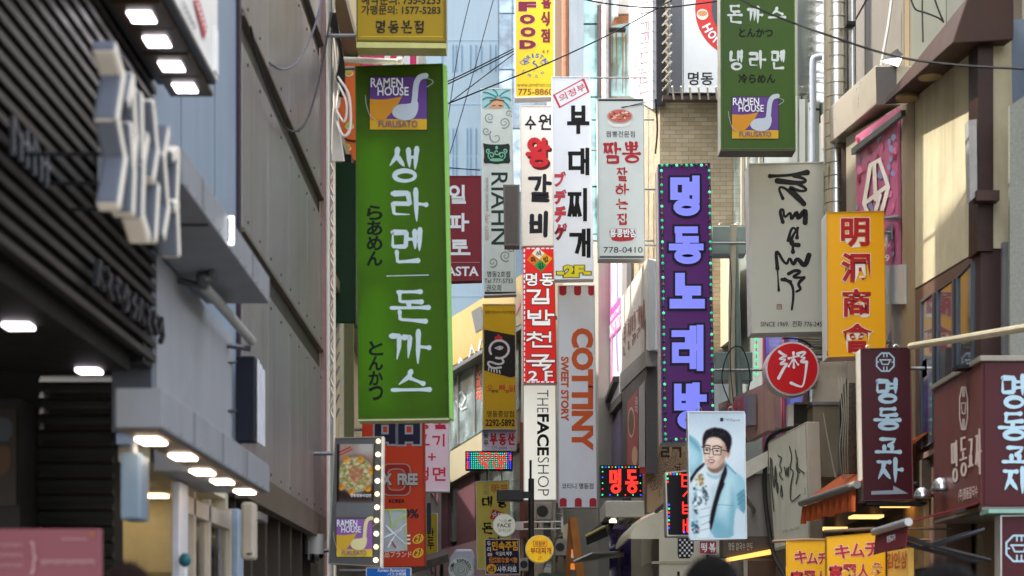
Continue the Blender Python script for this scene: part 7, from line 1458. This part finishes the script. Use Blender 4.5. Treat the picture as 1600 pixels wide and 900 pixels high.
# awnings right
t = thing('orange_awning', 'faded orange fabric awning with a hanging valance on a grey roller', 'awning', (3.9, 18, 3)); om = M('#a04c20', .75, 0, .2, 4, streak=.25, bump=.1)
A, B, C, D = Vector((3.56, 16.5, 3.05)), Vector((3.56, 19.6, 3.13)), Vector((4.28, 19.6, 3.62)), Vector((4.28, 16.5, 3.58))
MB().prism([A, B, C, D], (0, 0, .015)).build('fabric', om, t); MB().tube([A + Vector((-.01, -.05, 0)), B + Vector((-.01, .05, 0))], .042, 12).build('roller', M('#8a8a86', .4, .5), t, True)
m = MB(); V = []; n = 26
for j in range(n + 1):
    y = 16.55 + 3.0 * j / n; z_ = 3.03 + .08 * j / n; V += [(3.555 + .012 * sin(j * 2.1), y, z_ - .03), (3.55 + .03 * sin(j * 2.1), y, z_ - .235 - .012 * sin(j * 1.3))]
m.add(V, [(2 * j, 2 * j + 1, 2 * j + 3, 2 * j + 2) for j in range(n)]); m.build('valance', M('#a34a1e', .75, 0, .25, 5), t, True)
t = thing('maroon_awning', 'dark red folding awning on black arms with small white letters on its edge', 'awning', (3.8, 13.9, 2.4)); mm = M('#6b1d28', .7, 0, .12, 5)
A, B, C, D = Vector((3.3, 13.3, 2.43)), Vector((3.3, 14.5, 2.43)), Vector((4.15, 14.5, 2.66)), Vector((4.15, 14.1, 2.66))
MB().prism([A, B, C, D], (0, 0, .012)).build('fabric', mm, t); MB().tube([A + Vector((-.01, -.03, 0)), B + Vector((-.01, .03, 0))], .035, 12).build('front_rail', M('#a9a9ac', .4, .5), t, True)
MB().prism([(3.29, 13.3, 2.40), (3.29, 14.48, 2.40), (3.27, 14.48, 2.22), (3.27, 13.3, 2.23)], (.008, 0, 0)).build('valance', mm, t); a = Art(wallR(3.262), t, .006); a.text('명동교자', [(1387, 838), (1400, 834), (1400, 844), (1387, 848)], WT, 0, .02); a.done()
m = MB(); 
for y in (14.05, 14.42): m.tube([(3.33, y, 2.4), (3.7, y + .05, 2.28), (4.15, y, 2.42)], .022, 8); m.tube([(3.7, y + .05, 2.28), (4.2, y, 2.15)], .02, 6)
m.tube([(4.15, 14.05, 2.62), (4.15, 14.8, 2.62)], .05, 10); each(m, 'folding_arm', M('#3a3a3e', .45, .4), t)
for i, (lab, x, y, Y) in enumerate((('silver bowl floodlight under the maroon sign, smaller and lower one', 1441, 776, 15.6), ('silver bowl floodlight against the corner box, larger and higher one', 1471, 764, 15.2))):
    t = thing('bowl_floodlight', lab, 'lamp', P(x, y + 12, Y), 'silver bowl floodlights'); c = P(x, y, Y); r = (.085, .1)[i]
    MB().sphere(c, r, 18, 8, True, (1, 1, 1.15)).build('reflector_shell', M('#c3c6c8', .18, .95, .05), t, True); MB().tube([c + Vector((0, 0, -.015)), c], r * 1.06, 18).build('rim', M('#77787a', .3, .8), t, True); MB().tube([c + Vector((r, 0, .02)), c + Vector((r + .1, .05, -.02)), (4.28, Y + .1, c.z - .02)], .014, 6).build('yoke', DARK, t)
# wires across the street
wr = M('#0f1013', .8)
for lab, pts, r in (('thick dark cable crossing before the upper green sign', [(1140, -10, 19), (1200, 20, 17.5), (1300, 57, 16), (1400, 88, 15), (1500, 102, 14), (1620, 108, 13)], .011), ('thin long wire rising across the yellow food sign', [(690, 166, 30), (760, 138, 30), (860, 97, 30), (960, 50, 30), (1050, 0, 30)], .014), ('thin wire sagging between the tops of the white and green signs', [(900, -4, 29), (950, 6, 29), (1030, 12, 29), (1122, 2, 29)], .014), ('upper wire of the bundle strung before the pale tower', [(690, 132, 32), (740, 108, 32), (803, 76, 32)], .013), ('second wire of the bundle strung before the pale tower', [(690, 136, 32), (740, 112, 32), (803, 80, 32)], .013), ('lower slanting wire before the pale tower', [(690, 170, 33), (740, 132, 33), (803, 84, 33)], .011), ('steep thin wire down the pale tower, nearer its dark edge', [(735, -5, 40), (716, 80, 40), (698, 200, 40)], .011), ('steep thin wire down the pale tower, longer one', [(772, -5, 40), (738, 120, 40), (703, 240, 40)], .011), ('level wire low across the pale tower', [(698, 262, 40), (750, 266, 40)], .014)):
    single('overhead_wire', lab, 'cable', MB().tube(cable([P(*p) for p in pts], 8), r, 5), wr, 'overhead wires', True)
# low clutter in the middle
t = thing('stall_awning', 'small dark striped stall roof low at the foot of the duty free sign', 'awning', P(668, 890, 30)); MB().hexa([P(640, 884, 30), P(700, 866, 30), P(702, 878, 30), P(640, 898, 30)], [P(640, 872, 32), P(696, 860, 32), P(696, 866, 32), P(640, 880, 32)]).build('canopy', M('#4a423c', .7, 0, .4, 8), t); MB().tube([P(690, 876, 30.2), P(690, 1000, 30.2)], .03, 8).build('post', DARK, t)
t = thing('kiosk', 'pale rounded kiosk top beside the round coffee sign', 'kiosk', P(718, 1000, 35)); MB().prism([P(x, y, 35) for x, y in ((698, 1000), (702, 872), (712, 858), (738, 858), (742, 870), (742, 1000))], (0, .8, 0)).build('shell', M('#a9aebb', .4, .1), t, bevel=.05); MB().sphere(P(706, 892, 34.95), .06).build('lamp', GLOW('#ff9a3c', 5), t, True)
t = thing('panel_sign', 'dark upright sign panel edge beside the olive banner with black writing', 'sign', P(672, 835, 33)); MB().prism([P(x, y, 33) for x, y in R(667, 786, 673, 832)], (0, .2, 0)).build('panel', M('#23263a', .4), t); MB().tube([P(670, 790, 33.1), (-2.3, 33.1, P(670, 790, 33.1).z)], .02, 6).build('bracket', METAL, t)
t, a = sign('street_banner', 'olive yellow banner with black writing low behind the duty free sign', front(40), R(660, 802, 684, 876), .1, M('#a8921e', .5), SIDE, .8, arm=-2.3, eyes=False); a.vtext('만두', 668, 826, 678, 858, BLK, w=.03); a.done()
# ================================================================= people, seen from behind, heads at the lower edge
def person(label, px, top, Y, hair, coat, face_away=1, hw=1.0):
    H = CZ + (HY - top) / F * Y; s = H / 1.74; x = (px - CX) / F * Y
    t = thing('person', label, 'person', (x, Y, 0), 'passers by at the lower edge')
    sk = M('#b98c72', .5, 0, .05)
    def skin(name, joints, edges, mat, sub=2, root=0):
        me = bpy.data.meshes.new(name); me.from_pydata([tuple(Vector(j[:3]) * s) for j in joints], edges, []); me.materials.append(mat)
        o = bpy.data.objects.new(name, me); COL.objects.link(o); o.parent = t
        md = o.modifiers.new('skin', 'SKIN'); md.use_smooth_shade = True
        for i, j in enumerate(joints):
            r = j[3] * s; v = me.skin_vertices[0].data[i]; v.radius = (r, (j[4] if len(j) > 4 else j[3]) * s); v.use_root = (i == root)
        o.modifiers.new('sub', 'SUBSURF').levels = sub; o.modifiers['sub'].render_levels = sub
        return o
    # one continuous body: pelvis, spine, neck, head, arms, legs
    J = [(0, 0, .93, .13, .1), (0, 0, 1.15, .125, .09), (0, 0, 1.36, .15, .09), (0, .0, 1.47, .058), (0, .01, 1.56, .07, .08), (0, .0, 1.64, .078, .092), (0, 0, 1.70, .05, .06)]
    E_ = [(0, 1), (1, 2), (2, 3), (3, 4), (4, 5), (5, 6)]
    for sd in (-1, 1):
        b = len(J); J += [(sd * .19, 0, 1.39, .055), (sd * .235, .02, 1.12, .042), (sd * .24, .07, .88, .032), (sd * .24, .09, .80, .028)]; E_ += [(2, b), (b, b + 1), (b + 1, b + 2), (b + 2, b + 3)]
        for f in range(5):
            k = len(J); J += [(sd * .24 + (f - 2) * .016, .10, .745 - .01 * (2 - abs(f - 2)) + (.03 if f == 0 else 0), .009), (sd * .24 + (f - 2) * .018, .115, .71 - .012 * (2 - abs(f - 2)) + (.04 if f == 0 else 0), .008)]; E_ += [(b + 3, k), (k, k + 1)]
        b = len(J); J += [(sd * .10, 0, .86, .085), (sd * .11, -.01, .48, .055), (sd * .11, .02, .09, .04), (sd * .115, -.1, .03, .035)]; E_ += [(0, b), (b, b + 1), (b + 1, b + 2), (b + 2, b + 3)]
    skin('body', J, E_, sk)
    # clothes follow the body
    CJ = [(0, 0, .86, .155, .12), (0, 0, 1.15, .145, .11), (0, 0, 1.36, .168, .108), (0, .0, 1.44, .075)]; CE = [(0, 1), (1, 2), (2, 3)]
    for sd in (-1, 1): b = len(CJ); CJ += [(sd * .195, 0, 1.39, .07), (sd * .24, .02, 1.12, .056), (sd * .245, .07, .86, .046)]; CE += [(2, b), (b, b + 1), (b + 1, b + 2)]
    skin('coat', CJ, CE, M(coat, .85, 0, .15, 8))
    TJ = [(0, 0, .9, .14, .11)]; TE = []
    for sd in (-1, 1): b = len(TJ); TJ += [(sd * .10, 0, .84, .098), (sd * .11, -.01, .48, .068), (sd * .11, .02, .1, .055)]; TE += [(0, b), (b, b + 1), (b + 1, b + 2)]
    skin('trousers', TJ, TE, M('#23262e', .85, 0, .1))
    for sd in (-1, 1): MB().sphere((x + sd * .115 * s, Y + .05, .04), .055, 12, 8, sc=(.9, 2.3, .8)).build('shoe', M('#1a1a1c', .5), t, True)
    # hair as a lumpy cap, strands standing off the outline
    rnd = random.Random(int(px)); m = MB(); V = []; n, mm_ = 36, 20
    c = Vector((x, Y, 1.625 * s))
    for j in range(mm_ + 1):
        a = -.75 + (pi / 2 + .75) * j / mm_
        for k in range(n):
            th = 2 * pi * k / n; r = 1 + rnd.uniform(-.03, .05) * cos(a)
            V.append(c + Vector((cos(a) * cos(th) * .095 * hw * r, cos(a) * sin(th) * .112 * r, sin(a) * .115 * r)) * s)
    m.add(V, [(j * n + k, j * n + (k + 1) % n, (j + 1) * n + (k + 1) % n, (j + 1) * n + k) for j in range(mm_) for k in range(n)])
    for q in range(420):
        a = rnd.uniform(-.3, 1.5); th = rnd.uniform(0, 2 * pi); d = Vector((cos(a) * cos(th) * .096 * hw, cos(a) * sin(th) * .113, sin(a) * .115)) * s
        p = c + d; e = p + d * rnd.uniform(.05, .16) + Vector((rnd.uniform(-1, 1), rnd.uniform(-1, 1), rnd.uniform(-.6, .4))) * .022
        w = Vector((rnd.uniform(-1, 1), rnd.uniform(-1, 1), 0)) * .002; m.poly([p - w, p + w, e])
    hm = M(hair, .95, 0, .3, 40); hm.node_tree.nodes['Principled BSDF'].inputs['Specular IOR Level'].default_value = .12
    m.build('hair', hm, t, True)
    for sd in (-1, 1): MB().sphere((x + sd * .088 * s, Y + .0, 1.585 * s), .03, 10, 6, sc=(.4, .7, 1.1)).build('ear', sk, t, True)
person('person with short black hair below the man poster, crown only', 1112, 868, 5.3, '#050404', '#2b2c33')
person('person with dark hair below the small red awning, crown only', 1477, 879, 4.5, '#060506', '#39333a', hw=1.12)
person('person with reddish brown hair by the pink notice board, crown only', 198, 879, 6.0, '#1c0e0b', '#4a3b35')
bpy.data.scenes.remove(TXT)
